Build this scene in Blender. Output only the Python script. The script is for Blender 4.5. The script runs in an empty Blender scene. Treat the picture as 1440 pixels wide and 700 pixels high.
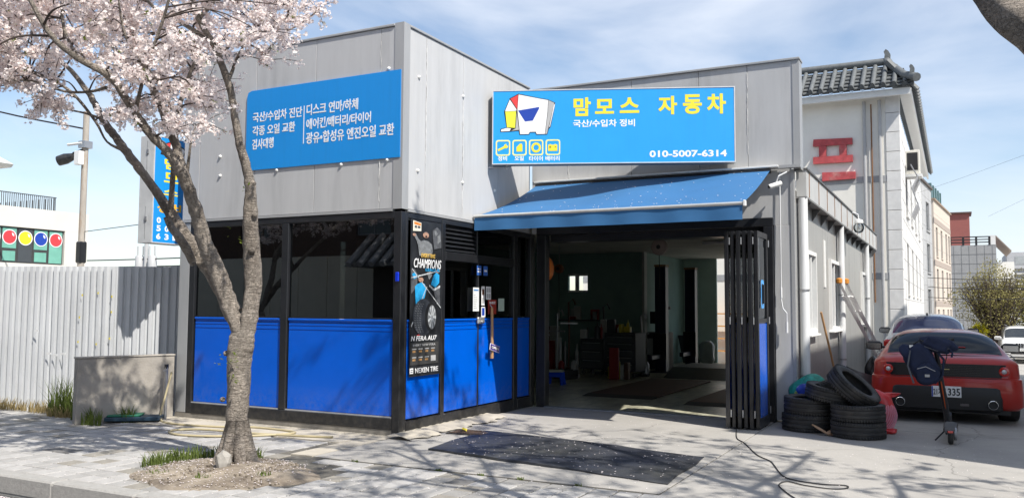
import bpy, bmesh, math, random
import numpy as np
from mathutils import Vector, Matrix, Euler, Quaternion
random.seed(11); rng = np.random.default_rng(7)
scn = bpy.context.scene
R = math.radians

# ------------------------------------------------------------------ camera
cam_d = bpy.data.cameras.new('camera'); cam = bpy.data.objects.new('camera', cam_d)
scn.collection.objects.link(cam); scn.camera = cam
cam_d.sensor_width = 36.0; cam_d.lens = 1203.97 / 1440 * 36.0
cam_d.clip_start = 0.05; cam_d.clip_end = 3000
cam.matrix_world = Matrix(((0.88859, 0.02587, 0.45798, 5.770),
                           (0.45867, -0.06258, -0.88640, -8.323),
                           (0.00573, 0.99770, -0.06747, 1.500),
                           (0, 0, 0, 1)))
# ------------------------------------------------------------------ sky, sun, exposure
SUN = Vector((-1.0, 0.45, -1.36)).normalized()          # direction the light travels
elev = math.asin(-SUN.z); azim = math.atan2(-SUN.x, -SUN.y)   # azimuth from +Y, clockwise
world = bpy.data.worlds.new('World'); scn.world = world; world.use_nodes = True
wn, wl = world.node_tree.nodes, world.node_tree.links
wn.clear()
wo = wn.new('ShaderNodeOutputWorld'); bg = wn.new('ShaderNodeBackground')
sky = wn.new('ShaderNodeTexSky'); sky.sky_type = 'NISHITA'; sky.sun_disc = False
sky.sun_elevation = elev; sky.sun_rotation = azim
sky.air_density = 1.0; sky.dust_density = 0.6; sky.ozone_density = 1.3; sky.altitude = 10
tc = wn.new('ShaderNodeTexCoord'); mp = wn.new('ShaderNodeMapping')
mp.inputs['Scale'].default_value = (1.0, 1.3, 3.2); mp.inputs['Rotation'].default_value = (0.1, 0.25, 0.5)
nz = wn.new('ShaderNodeTexNoise'); nz.inputs['Scale'].default_value = 2.1; nz.inputs['Detail'].default_value = 8
nz.inputs['Roughness'].default_value = 0.52; nz.inputs['Distortion'].default_value = 0.5
rp = wn.new('ShaderNodeValToRGB'); rp.color_ramp.elements[0].position = 0.42; rp.color_ramp.elements[1].position = 0.72
rp.color_ramp.elements[0].color = (0.10, 0.10, 0.10, 1); rp.color_ramp.elements[1].color = (0.88, 0.88, 0.88, 1)
mxw = wn.new('ShaderNodeMix'); mxw.data_type = 'RGBA'
mxw.inputs['B'].default_value = (5.9, 6.25, 6.9, 1)
wl.new(tc.outputs['Generated'], mp.inputs['Vector']); wl.new(mp.outputs['Vector'], nz.inputs['Vector'])
wl.new(nz.outputs['Fac'], rp.inputs['Fac']); wl.new(rp.outputs['Color'], mxw.inputs['Factor'])
wl.new(sky.outputs['Color'], mxw.inputs['A']); wl.new(mxw.outputs['Result'], bg.inputs['Color'])
bg.inputs['Strength'].default_value = 0.12
wl.new(bg.outputs['Background'], wo.inputs['Surface'])
sd = bpy.data.lights.new('sun', 'SUN'); sd.energy = 4.8; sd.angle = R(0.55); sd.color = (1.0, 0.955, 0.88)
so = bpy.data.objects.new('sun', sd); scn.collection.objects.link(so)
so.rotation_euler = SUN.to_track_quat('-Z', 'Y').to_euler(); so.location = (12, -6, 20)
scn.view_settings.view_transform = 'Standard'; scn.view_settings.look = 'None'
scn.view_settings.exposure = 0.48; scn.view_settings.gamma = 1.0; scn.view_settings.use_curve_mapping = False
scn.render.engine = 'CYCLES'; scn.cycles.max_bounces = 8; scn.cycles.transparent_max_bounces = 12

# ------------------------------------------------------------------ materials
MATS = {}
def srgb(r, g, b):
    f = lambda c: (c/255)/12.92 if c/255 <= 0.04045 else ((c/255+0.055)/1.055)**2.4
    return (f(r), f(g), f(b))
def mat(name, col, rough=0.6, metal=0.0, var=0.12, scale=6.0, bump=0.0, bscale=60.0, dirt=0.0, coat=0.0, stretch=None, spec=0.5, col2=None, thr=(0.45, 0.6), emit=None):
    """Principled material: base colour broken up by two noises, optional relief and second colour."""
    if name in MATS: return MATS[name]
    m = bpy.data.materials.new(name); m.use_nodes = True; n, l = m.node_tree.nodes, m.node_tree.links
    p = n['Principled BSDF']; p.inputs['Roughness'].default_value = rough; p.inputs['Metallic'].default_value = metal
    p.inputs['Specular IOR Level'].default_value = spec
    if coat: p.inputs['Coat Weight'].default_value = coat; p.inputs['Coat Roughness'].default_value = 0.06
    t = n.new('ShaderNodeTexCoord'); mp_ = n.new('ShaderNodeMapping'); l.new(t.outputs['Object'], mp_.inputs['Vector'])
    if stretch: mp_.inputs['Scale'].default_value = stretch
    a = n.new('ShaderNodeTexNoise'); a.inputs['Scale'].default_value = scale; a.inputs['Detail'].default_value = 7; a.inputs['Roughness'].default_value = 0.62
    l.new(mp_.outputs['Vector'], a.inputs['Vector'])
    r_ = n.new('ShaderNodeMapRange'); r_.inputs['From Min'].default_value = 0.3; r_.inputs['From Max'].default_value = 0.7
    r_.inputs['To Min'].default_value = 1 - var; r_.inputs['To Max'].default_value = 1 + var * 0.7
    l.new(a.outputs['Fac'], r_.inputs['Value'])
    hv = n.new('ShaderNodeVectorMath'); hv.operation = 'SCALE'
    if col2 is not None:
        b = n.new('ShaderNodeTexNoise'); b.inputs['Scale'].default_value = scale * 0.37; b.inputs['Detail'].default_value = 9; b.inputs['Roughness'].default_value = 0.7
        l.new(mp_.outputs['Vector'], b.inputs['Vector'])
        rr = n.new('ShaderNodeMapRange'); rr.inputs['From Min'].default_value = thr[0]; rr.inputs['From Max'].default_value = thr[1]
        l.new(b.outputs['Fac'], rr.inputs['Value'])
        mx = n.new('ShaderNodeMix'); mx.data_type = 'RGBA'; mx.inputs['A'].default_value = (*col, 1); mx.inputs['B'].default_value = (*col2, 1)
        l.new(rr.outputs['Result'], mx.inputs['Factor']); l.new(mx.outputs['Result'], hv.inputs[0])
    else: hv.inputs[0].default_value = col
    l.new(r_.outputs['Result'], hv.inputs['Scale']); l.new(hv.outputs['Vector'], p.inputs['Base Color'])
    ro = n.new('ShaderNodeMapRange'); ro.inputs['To Min'].default_value = max(0.02, rough * 0.85); ro.inputs['To Max'].default_value = min(1, rough * 1.15)
    l.new(a.outputs['Fac'], ro.inputs['Value']); l.new(ro.outputs['Result'], p.inputs['Roughness'])
    if bump:
        c_ = n.new('ShaderNodeTexNoise'); c_.inputs['Scale'].default_value = bscale; c_.inputs['Detail'].default_value = 6
        l.new(mp_.outputs['Vector'], c_.inputs['Vector'])
        bp = n.new('ShaderNodeBump'); bp.inputs['Strength'].default_value = min(1, bump); bp.inputs['Distance'].default_value = 0.01
        l.new(c_.outputs['Fac'], bp.inputs['Height']); l.new(bp.outputs['Normal'], p.inputs['Normal'])
    if emit:
        p.inputs['Emission Color'].default_value = (*emit[:3], 1); p.inputs['Emission Strength'].default_value = emit[3]
    MATS[name] = m; return m
def panel_mat(name, col, axis, rough=0.42, var=0.05):
    """Coated steel sandwich panel: fine vertical micro ribs as relief, faint rain streaks."""
    if name in MATS: return MATS[name]
    m = mat(name, col, rough=rough, var=var, scale=3.0, stretch=(2.5, 2.5, 0.35), col2=tuple(c * 0.82 for c in col), thr=(0.5, 0.72), spec=0.45)
    n, l = m.node_tree.nodes, m.node_tree.links; p = n['Principled BSDF']
    t = n.new('ShaderNodeTexCoord'); w = n.new('ShaderNodeTexWave'); w.wave_type = 'BANDS'; w.bands_direction = axis
    w.inputs['Scale'].default_value = 3.2; w.wave_profile = 'SAW'
    l.new(t.outputs['Object'], w.inputs['Vector'])
    bp = n.new('ShaderNodeBump'); bp.inputs['Strength'].default_value = 0.18; bp.inputs['Distance'].default_value = 0.004
    nn = n.new('ShaderNodeTexNoise'); nn.inputs['Scale'].default_value = 1.6; nn.inputs['Detail'].default_value = 2
    b2 = n.new('ShaderNodeBump'); b2.inputs['Strength'].default_value = 0.25; b2.inputs['Distance'].default_value = 0.02
    l.new(t.outputs['Object'], nn.inputs['Vector']); l.new(nn.outputs['Fac'], b2.inputs['Height'])
    l.new(w.outputs['Fac'], bp.inputs['Height']); l.new(b2.outputs['Normal'], bp.inputs['Normal']); l.new(bp.outputs['Normal'], p.inputs['Normal'])
    return m
def glass(name, tint=(0.2, 0.22, 0.22), refl=0.06, rough=0.01, ior=1.5):
    if name in MATS: return MATS[name]
    m = bpy.data.materials.new(name); m.use_nodes = True; n, l = m.node_tree.nodes, m.node_tree.links; n.clear()
    o = n.new('ShaderNodeOutputMaterial'); mx = n.new('ShaderNodeMixShader'); tr = n.new('ShaderNodeBsdfTransparent'); g = n.new('ShaderNodeBsdfGlossy')
    fr = n.new('ShaderNodeFresnel'); fr.inputs['IOR'].default_value = ior; ad = n.new('ShaderNodeMath'); ad.operation = 'ADD'; ad.use_clamp = True; ad.inputs[1].default_value = refl
    tr.inputs['Color'].default_value = (*tint, 1); g.inputs['Roughness'].default_value = rough; g.inputs['Color'].default_value = (0.9, 0.95, 1, 1)
    l.new(fr.outputs['Fac'], ad.inputs[0]); l.new(ad.outputs[0], mx.inputs['Fac']); l.new(tr.outputs[0], mx.inputs[1]); l.new(g.outputs[0], mx.inputs[2]); l.new(mx.outputs[0], o.inputs['Surface'])
    MATS[name] = m; return m
def leafy(name, col, trans=0.4, rough=0.6, var=0.25, scale=2.0):
    if name in MATS: return MATS[name]
    m = bpy.data.materials.new(name); m.use_nodes = True; n, l = m.node_tree.nodes, m.node_tree.links; n.clear()
    o = n.new('ShaderNodeOutputMaterial'); mx = n.new('ShaderNodeMixShader'); d = n.new('ShaderNodeBsdfDiffuse'); t = n.new('ShaderNodeBsdfTranslucent')
    tc_ = n.new('ShaderNodeTexCoord'); a = n.new('ShaderNodeTexNoise'); a.inputs['Scale'].default_value = scale; a.inputs['Detail'].default_value = 4
    r_ = n.new('ShaderNodeMapRange'); r_.inputs['From Min'].default_value = 0.3; r_.inputs['From Max'].default_value = 0.7; r_.inputs['To Min'].default_value = 1 - var; r_.inputs['To Max'].default_value = 1 + var * 0.4
    v = n.new('ShaderNodeVectorMath'); v.operation = 'SCALE'; v.inputs[0].default_value = col
    l.new(tc_.outputs['Object'], a.inputs['Vector']); l.new(a.outputs['Fac'], r_.inputs['Value']); l.new(r_.outputs['Result'], v.inputs['Scale'])
    l.new(v.outputs['Vector'], d.inputs['Color']); l.new(v.outputs['Vector'], t.inputs['Color'])
    mx.inputs['Fac'].default_value = trans; l.new(d.outputs[0], mx.inputs[1]); l.new(t.outputs[0], mx.inputs[2]); l.new(mx.outputs[0], o.inputs['Surface'])
    MATS[name] = m; return m

def cracked(m, scale=0.42, stain=(0.10, 0.095, 0.085)):
    """Hairline cracks, dark oil stains and speckle laid over a material's base colour and relief."""
    n, l = m.node_tree.nodes, m.node_tree.links; p = n['Principled BSDF']; src = p.inputs['Base Color'].links[0].from_socket
    t = n.new('ShaderNodeTexCoord'); wz = n.new('ShaderNodeTexNoise'); wz.inputs['Scale'].default_value = 2.2; wz.inputs['Detail'].default_value = 5
    mm = n.new('ShaderNodeMix'); mm.data_type = 'RGBA'; mm.blend_type = 'ADD'; mm.inputs['Factor'].default_value = .35
    l.new(t.outputs['Object'], wz.inputs['Vector']); l.new(t.outputs['Object'], mm.inputs['A']); l.new(wz.outputs['Color'], mm.inputs['B'])
    v = n.new('ShaderNodeTexVoronoi'); v.feature = 'DISTANCE_TO_EDGE'; v.inputs['Scale'].default_value = scale; l.new(mm.outputs['Result'], v.inputs['Vector'])
    r = n.new('ShaderNodeMapRange'); r.inputs['From Min'].default_value = 0.0; r.inputs['From Max'].default_value = 0.006; r.inputs['To Min'].default_value = .55; r.inputs['To Max'].default_value = 0; l.new(v.outputs['Distance'], r.inputs['Value'])
    s = n.new('ShaderNodeTexNoise'); s.inputs['Scale'].default_value = .8; s.inputs['Detail'].default_value = 8; s.inputs['Roughness'].default_value = .65; l.new(t.outputs['Object'], s.inputs['Vector'])
    r2 = n.new('ShaderNodeMapRange'); r2.inputs['From Min'].default_value = .56; r2.inputs['From Max'].default_value = .74; r2.inputs['To Max'].default_value = .55; l.new(s.outputs['Fac'], r2.inputs['Value'])
    g_ = n.new('ShaderNodeTexNoise'); g_.inputs['Scale'].default_value = 140; g_.inputs['Detail'].default_value = 2; l.new(t.outputs['Object'], g_.inputs['Vector'])
    r3 = n.new('ShaderNodeMapRange'); r3.inputs['From Min'].default_value = .58; r3.inputs['From Max'].default_value = .68; r3.inputs['To Max'].default_value = .38; l.new(g_.outputs['Fac'], r3.inputs['Value'])
    a = n.new('ShaderNodeMath'); a.operation = 'MAXIMUM'; l.new(r.outputs['Result'], a.inputs[0]); l.new(r2.outputs['Result'], a.inputs[1])
    a2 = n.new('ShaderNodeMath'); a2.operation = 'MAXIMUM'; l.new(a.outputs[0], a2.inputs[0]); l.new(r3.outputs['Result'], a2.inputs[1])
    mx = n.new('ShaderNodeMix'); mx.data_type = 'RGBA'; l.new(src, mx.inputs['A']); mx.inputs['B'].default_value = (*stain, 1); l.new(a2.outputs[0], mx.inputs['Factor']); l.new(mx.outputs['Result'], p.inputs['Base Color'])
    return m
def splash(m, col=(.16, .17, .20), amt=.45):
    """Dust splashed up from the pavement on the lowest part of the shopfront."""
    n, l = m.node_tree.nodes, m.node_tree.links; p = n['Principled BSDF']; src = p.inputs['Base Color'].links[0].from_socket
    t = n.new('ShaderNodeTexCoord'); sx = n.new('ShaderNodeSeparateXYZ'); l.new(t.outputs['Object'], sx.inputs[0]); a = n.new('ShaderNodeTexNoise'); a.inputs['Scale'].default_value = 14; a.inputs['Detail'].default_value = 9; a.inputs['Roughness'].default_value = .75; l.new(t.outputs['Object'], a.inputs['Vector'])
    r = n.new('ShaderNodeMapRange'); r.inputs['From Min'].default_value = .10; r.inputs['From Max'].default_value = .52; r.inputs['To Min'].default_value = 1; r.inputs['To Max'].default_value = 0; l.new(sx.outputs['Z'], r.inputs['Value'])
    r2 = n.new('ShaderNodeMapRange'); r2.inputs['From Min'].default_value = .42; r2.inputs['From Max'].default_value = .72; r2.inputs['To Max'].default_value = amt; l.new(a.outputs['Fac'], r2.inputs['Value'])
    mu = n.new('ShaderNodeMath'); mu.operation = 'MULTIPLY'; l.new(r.outputs['Result'], mu.inputs[0]); l.new(r2.outputs['Result'], mu.inputs[1])
    mx = n.new('ShaderNodeMix'); mx.data_type = 'RGBA'; l.new(src, mx.inputs['A']); mx.inputs['B'].default_value = (*col, 1); l.new(mu.outputs[0], mx.inputs['Factor']); l.new(mx.outputs['Result'], p.inputs['Base Color'])
    return m
def streaks(m, amt=.10, col=(.20, .195, .19)):
    """Rain streaks running down painted metal."""
    n, l = m.node_tree.nodes, m.node_tree.links; p = n['Principled BSDF']; src = p.inputs['Base Color'].links[0].from_socket
    t = n.new('ShaderNodeTexCoord'); mp_ = n.new('ShaderNodeMapping'); mp_.inputs['Scale'].default_value = (9, 9, .45); l.new(t.outputs['Object'], mp_.inputs['Vector'])
    a = n.new('ShaderNodeTexNoise'); a.inputs['Scale'].default_value = 2.2; a.inputs['Detail'].default_value = 6; a.inputs['Roughness'].default_value = .7; l.new(mp_.outputs['Vector'], a.inputs['Vector'])
    r = n.new('ShaderNodeMapRange'); r.inputs['From Min'].default_value = .50; r.inputs['From Max'].default_value = .78; r.inputs['To Max'].default_value = amt; l.new(a.outputs['Fac'], r.inputs['Value'])
    mx = n.new('ShaderNodeMix'); mx.data_type = 'RGBA'; l.new(src, mx.inputs['A']); mx.inputs['B'].default_value = (*col, 1); l.new(r.outputs['Result'], mx.inputs['Factor']); l.new(mx.outputs['Result'], p.inputs['Base Color'])
    return m
# ------------------------------------------------------------------ object helpers
def tag(o, label=None, cat=None, group=None, kind=None):
    if label: o['label'] = label
    if cat: o['category'] = cat
    if group: o['group'] = group
    if kind: o['kind'] = kind
    return o
def empty(name, loc=(0, 0, 0), rz=0.0, label=None, cat=None, group=None, kind=None, parent=None):
    o = bpy.data.objects.new(name, None); scn.collection.objects.link(o); o.location = loc; o.rotation_euler = (0, 0, rz); o.empty_display_size = 0.2
    if parent: o.parent = parent
    return tag(o, label, cat, group, kind)
class MB:
    def __init__(s): s.v = []; s.f = []; s.M = None
    def _p(s, pts):
        i = len(s.v)
        if s.M is not None: pts = [tuple(s.M @ Vector(p)) for p in pts]
        s.v.extend(pts); return i
    def box(s, x0, x1, y0, y1, z0, z1, ch=0.0):
        if ch <= 0:
            i = s._p([(x0,y0,z0),(x1,y0,z0),(x1,y1,z0),(x0,y1,z0),(x0,y0,z1),(x1,y0,z1),(x1,y1,z1),(x0,y1,z1)])
            s.f += [(i,i+3,i+2,i+1),(i+4,i+5,i+6,i+7),(i,i+1,i+5,i+4),(i+1,i+2,i+6,i+5),(i+2,i+3,i+7,i+6),(i+3,i,i+4,i+7)]
            return s
        c = min(ch, (x1-x0)/2.01, (y1-y0)/2.01, (z1-z0)/2.01)   # all twelve edges chamfered
        X = (x0, x0+c, x1-c, x1); Y = (y0, y0+c, y1-c, y1); Z = (z0, z0+c, z1-c, z1)
        P = {}; pts = []
        for sx in (0, 1):
            for sy in (0, 1):
                for sz in (0, 1):
                    ix, iy, iz = (0, 3)[sx], (0, 3)[sy], (0, 3)[sz]; jx, jy, jz = (1, 2)[sx], (1, 2)[sy], (1, 2)[sz]
                    for k, q in enumerate(((X[ix], Y[jy], Z[jz]), (X[jx], Y[iy], Z[jz]), (X[jx], Y[jy], Z[iz]))):
                        P[sx, sy, sz, k] = len(pts); pts.append(q)
        i = s._p(pts); F = []
        for a in (0, 1):
            F.append([P[a,0,0,0],P[a,1,0,0],P[a,1,1,0],P[a,0,1,0]]); F.append([P[0,a,0,1],P[1,a,0,1],P[1,a,1,1],P[0,a,1,1]]); F.append([P[0,0,a,2],P[1,0,a,2],P[1,1,a,2],P[0,1,a,2]])
            for b in (0, 1):
                F.append([P[a,b,0,0],P[a,b,1,0],P[a,b,1,1],P[a,b,0,1]]); F.append([P[a,0,b,0],P[a,1,b,0],P[a,1,b,2],P[a,0,b,2]]); F.append([P[0,a,b,1],P[1,a,b,1],P[1,a,b,2],P[0,a,b,2]])
                for d in (0, 1): F.append([P[a,b,d,0],P[a,b,d,1],P[a,b,d,2]])
        s.f += [tuple(i+q for q in f) for f in F]; s.fix = True
        return s
    def quad(s, a, b, c, d): i = s._p([a, b, c, d]); s.f.append((i, i+1, i+2, i+3)); return s
    def poly(s, pts): i = s._p(pts); s.f.append(tuple(range(i, i+len(pts)))); return s
    def prism(s, pts2, z0, z1, axis='z'):
        n = len(pts2)
        mk = {'z': lambda p, h: (p[0], p[1], h), 'y': lambda p, h: (p[0], h, p[1]), 'x': lambda p, h: (h, p[0], p[1])}[axis]
        i = s._p([mk(p, z0) for p in pts2] + [mk(p, z1) for p in pts2])
        s.f.append(tuple(i+k for k in range(n))[::-1]); s.f.append(tuple(i+n+k for k in range(n)))
        for k in range(n): s.f.append((i+k, i+(k+1) % n, i+n+(k+1) % n, i+n+k))
        s.fix = True; return s
    def tube(s, pts, rad, n=8, cap=True, jitter=0.0, seed=0):
        pts = [Vector(p) for p in pts]; rr = random.Random(seed)
        if not hasattr(rad, '__len__'): rad = [rad]*len(pts)
        rings = []; up = Vector((0, 0, 1)); prev = None
        for k, p in enumerate(pts):
            d = (pts[min(k+1, len(pts)-1)] - pts[max(k-1, 0)])
            d = d.normalized() if d.length > 1e-9 else Vector((0, 0, 1))
            if prev is None:
                u = d.cross(up) if abs(d.z) < 0.95 else d.cross(Vector((0, 1, 0)))
            else: u = prev - d * prev.dot(d)
            u.normalize(); w = d.cross(u); prev = u
            rings.append(s._p([tuple(p + (u*math.cos(2*math.pi*j/n) + w*math.sin(2*math.pi*j/n)) * rad[k] * (1 + jitter*rr.uniform(-1, 1))) for j in range(n)]))
        for a, b in zip(rings, rings[1:]):
            for j in range(n): s.f.append((a+j, b+j, b+(j+1) % n, a+(j+1) % n)[::-1])
        if cap: s.f.append(tuple(rings[0]+j for j in range(n))); s.f.append(tuple(rings[-1]+j for j in range(n))[::-1])
        return s
    def cyl(s, p, q, r, n=16): return s.tube([p, q], r, n)
    def lathe(s, prof, n=32, axis='z', org=(0, 0, 0), closed=False):
        rings = []
        for r, h in prof:
            L = []
            for j in range(n):
                a = 2*math.pi*j/n; c, d = r*math.cos(a), r*math.sin(a)
                q = {'z': (c, d, h), 'y': (c, h, d), 'x': (h, c, d)}[axis]; L.append((q[0]+org[0], q[1]+org[1], q[2]+org[2]))
            rings.append(s._p(L))
        prs = list(zip(rings, rings[1:])) + ([(rings[-1], rings[0])] if closed else [])
        for a, b in prs:
            for j in range(n): s.f.append((a+j, a+(j+1) % n, b+(j+1) % n, b+j))
        s.fix = True; return s
    def grid(s, fn, nu, nv):
        i = s._p([tuple(fn(u/nu, v/nv)) for v in range(nv+1) for u in range(nu+1)])
        for v in range(nv):
            for u in range(nu): a = i+v*(nu+1)+u; s.f.append((a, a+1, a+nu+2, a+nu+1))
        return s
    def make(s, name, m, parent=None, smooth=False, **kw):
        me = bpy.data.meshes.new(name); me.from_pydata(s.v, [], s.f)
        if getattr(s, 'fix', False):
            bm = bmesh.new(); bm.from_mesh(me); bmesh.ops.recalc_face_normals(bm, faces=bm.faces); bm.to_mesh(me); bm.free()
        if smooth:
            me.shade_smooth() if smooth is True else (me.shade_smooth(), me.set_sharp_from_angle(angle=R(smooth)))
        me.materials.append(m); me.update()
        o = bpy.data.objects.new(name, me); scn.collection.objects.link(o)
        if parent: o.parent = parent
        return tag(o, **kw)
def B(name, x0, x1, y0, y1, z0, z1, m, parent=None, ch=0.0, **kw): return MB().box(x0, x1, y0, y1, z0, z1, ch).make(name, m, parent, **kw)
def dup(o, name=None, parent=None, loc=None, rot=None):
    c = o.copy(); scn.collection.objects.link(c); c.parent = parent
    if loc is not None: c.location = loc
    if rot is not None: c.rotation_euler = rot
    return c
def dup_tree(o, parent=None, loc=None, rot=None, label=None):
    c = dup(o, None, parent, loc, rot)
    if label: c['label'] = label
    for ch in list(o.children): dup_tree(ch, c)
    return c
def np_mesh(name, V, F, m, parent=None, smooth=False, **kw):
    V = np.asarray(V, dtype=np.float32).reshape(-1, 3); F = np.asarray(F, dtype=np.int32); k = F.shape[1]
    me = bpy.data.meshes.new(name); me.vertices.add(len(V)); me.vertices.foreach_set('co', V.ravel())
    me.loops.add(F.size); me.loops.foreach_set('vertex_index', F.ravel()); me.polygons.add(len(F))
    me.polygons.foreach_set('loop_start', np.arange(0, F.size, k, dtype=np.int32)); me.update(calc_edges=True)
    if smooth: me.shade_smooth()
    me.materials.append(m); o = bpy.data.objects.new(name, me); scn.collection.objects.link(o)
    if parent: o.parent = parent
    return tag(o, **kw)
def text(s, box, m, parent=None, y=-0.004, bold=0.0, name='lettering', ext=0.0012, sh=0.0):
    """Lettering in the XZ plane of its parent, reading toward -Y, fitted into box = (x0, x1, z0, z1)."""
    cu = bpy.data.curves.new('txt', 'FONT'); cu.body = s; cu.size = 1; cu.extrude = ext; cu.offset = bold; cu.resolution_u = 3
    to = bpy.data.objects.new('txt', cu); scn.collection.objects.link(to)
    bpy.context.view_layer.update()
    me = bpy.data.meshes.new_from_object(to.evaluated_get(bpy.context.evaluated_depsgraph_get()))
    bpy.data.objects.remove(to); bpy.data.curves.remove(cu)
    n = len(me.vertices); co = np.empty(n*3, dtype=np.float32); me.vertices.foreach_get('co', co); co = co.reshape(-1, 3)
    if n == 0: return None
    lo, hi = co.min(0), co.max(0); x0, x1, z0, z1 = box
    if x1 is None: x1 = x0 + (hi[0]-lo[0]) * (z1-z0) / (hi[1]-lo[1])
    out = np.empty_like(co); u = (co[:, 0]-lo[0])/(hi[0]-lo[0]); w = (co[:, 1]-lo[1])/(hi[1]-lo[1])
    out[:, 2] = z0 + w*(z1-z0); out[:, 0] = x0 + u*(x1-x0) + sh*w*(z1-z0); out[:, 1] = y - np.sign(co[:, 2])*ext
    me.vertices.foreach_set('co', out.ravel()); me.materials.clear(); me.materials.append(m); me.update()
    o = bpy.data.objects.new(name, me); scn.collection.objects.link(o)
    if parent: o.parent = parent
    return o
def flat(name, pts, m, parent, y=-0.003, t=0.0015):
    """Flat print: a thin raised polygon in the XZ plane of its parent."""
    return MB().prism(pts, y-t, y, 'y').make(name, m, parent)
def ring2(cx, cz, r, n=24, a0=0): return [(cx+r*math.cos(a0+2*math.pi*k/n), cz+r*math.sin(a0+2*math.pi*k/n)) for k in range(n)]
def rrect(x0, x1, z0, z1, r, n=5):
    P = []
    for cx, cz, a in ((x1-r, z1-r, 0), (x0+r, z1-r, 90), (x0+r, z0+r, 180), (x1-r, z0+r, 270)):
        for k in range(n+1): t = R(a+90*k/n); P.append((cx+r*math.cos(t), cz+r*math.sin(t)))
    return P
def frame2(name, outer, inner, m, parent, y=-0.003, t=0.0015):
    b = MB(); n = len(outer)
    i = b._p([(p[0], y-t, p[1]) for p in outer] + [(p[0], y-t, p[1]) for p in inner] + [(p[0], y, p[1]) for p in outer] + [(p[0], y, p[1]) for p in inner])
    for k in range(n):
        j = (k+1) % n
        b.f += [(i+k, i+j, i+n+j, i+n+k), (i+k, i+2*n+k, i+2*n+j, i+j), (i+n+k, i+n+j, i+3*n+j, i+3*n+k)]
    b.fix = True
    return b.make(name, m, parent)

# palette
galv = mat('galvanised grey', (0.42, 0.43, 0.44), 0.45, 0.0, 0.06)
PANEL_X = panel_mat('grey coated panel front', (0.47, 0.472, 0.475), 'X')
PANEL_Y = panel_mat('grey coated panel side', (0.49, 0.492, 0.495), 'Y')
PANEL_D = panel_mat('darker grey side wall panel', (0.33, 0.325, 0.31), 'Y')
TRIM = mat('grey flashing', (0.36, 0.365, 0.37), 0.38, 0.1, 0.08, 2.5, stretch=(1, 1, 0.3))
BLACK = mat('black powder coat', (0.016, 0.017, 0.02), 0.32, 0.0, 0.25, 5, dirt=0.1)
BLUE = mat('blue enamel panel', (0.0, 0.10, 0.60), 0.16, 0.0, 0.06, 3, bump=0.10, bscale=2.2, spec=0.5)
BLUE_LINE = mat('dark blue pressed line', (0.0, 0.015, 0.16), 0.3)
WHITEP = mat('white paint', (0.78, 0.78, 0.76), 0.5, 0, 0.05)
SEAL = mat('white sealant', (0.72, 0.72, 0.70), 0.7, 0, 0.2, 30)
PIPE = mat('white pvc pipe', (0.70, 0.71, 0.72), 0.4, 0, 0.08, 3, col2=(0.45, 0.44, 0.42), thr=(0.55, 0.8), stretch=(1, 1, .3))
CHROME = mat('chrome', (0.75, 0.75, 0.75), 0.12, 1.0, 0.02)
STEEL = mat('dull steel', (0.45, 0.45, 0.46), 0.4, 0.8, 0.15)
RUBBER = mat('tyre rubber', (0.022, 0.022, 0.023), 0.62, 0, 0.3, 12, bump=0.25, bscale=80, col2=(0.075, 0.07, 0.062), thr=(0.45, 0.75))
RUST = mat('rust streak', (0.22, 0.10, 0.04), 0.9, 0, 0.3, 20)
SIGNBLUE = mat('sky blue sign film', (0.02, 0.33, 0.78), 0.38, 0, 0.03, 2)
MENUBLUE = mat('blue menu board film', (0.008, 0.26, 0.70), 0.35, 0, 0.03, 2)
YELLOW = mat('yellow sign print', (0.85, 0.68, 0.04), 0.5, 0, 0.02)
WHITE = mat('white sign print', (0.82, 0.82, 0.82), 0.5, 0, 0.02)
REDP = mat('red sign print', (0.70, 0.05, 0.05), 0.5, 0, 0.02)
NAVY = mat('navy sign print', (0.01, 0.05, 0.36), 0.5, 0, 0.02)
BLK = mat('black print', (0.012, 0.012, 0.013), 0.5, 0, 0.02)
GREYP = mat('grey print', (0.42, 0.42, 0.42), 0.5, 0, 0.05)
for q_ in (PANEL_X, PANEL_Y, PANEL_D, TRIM): streaks(q_)
streaks(PIPE, .4); splash(BLUE); splash(BLACK, (.10, .09, .075), .5); streaks(SIGNBLUE, .10, (.03, .12, .25)); streaks(MENUBLUE, .12, (.02, .08, .2))
WOOD = mat('pale wood handle', (0.42, 0.24, 0.11), 0.6, 0, 0.2, 14, stretch=(4, 4, .4))
GLASS = glass('dark tinted window glass', (0.13, 0.14, 0.14), 0.07)
CLEAR = glass('clear window glass', (0.85, 0.88, 0.88), 0.03)

# ================================================================== GROUND, PAVEMENT, KERB, ROAD
CONC = mat('worn concrete', (0.37, 0.352, 0.325), 0.9, 0, 0.10, 1.3, bump=0.35, bscale=45, col2=(0.27, 0.26, 0.245), thr=(0.45, 0.75)); cracked(CONC)
ROADM = mat('asphalt', (0.07, 0.07, 0.07), 0.95, 0, 0.3, 8, bump=0.6, bscale=90)
SANDY = mat('sandy concrete strip', (0.44, 0.40, 0.33), 0.95, 0, 0.15, 3, bump=0.4, bscale=40, col2=(0.25, 0.23, 0.20), thr=(0.5, 0.65))
KERBM = mat('kerb granite', (0.33, 0.32, 0.30), 0.9, 0, 0.15, 25, bump=0.3, bscale=70)
g = MB()
gp = [(-3.46, -0.04), (10.0, -0.04), (40.0, -1.12), (1400.0, -1.12)]
for (ya, za), (yb_, zb_) in zip(gp, gp[1:]): g.quad((-900, ya, za), (900, ya, za), (900, yb_, zb_), (-900, yb_, zb_))
g.make('ground', CONC, kind='structure')
MB().poly([(-900, -900, -0.16), (900, -900, -0.16), (900, -3.60, -0.16), (-900, -3.60, -0.16)]).make('road', ROADM, kind='structure')
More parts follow.
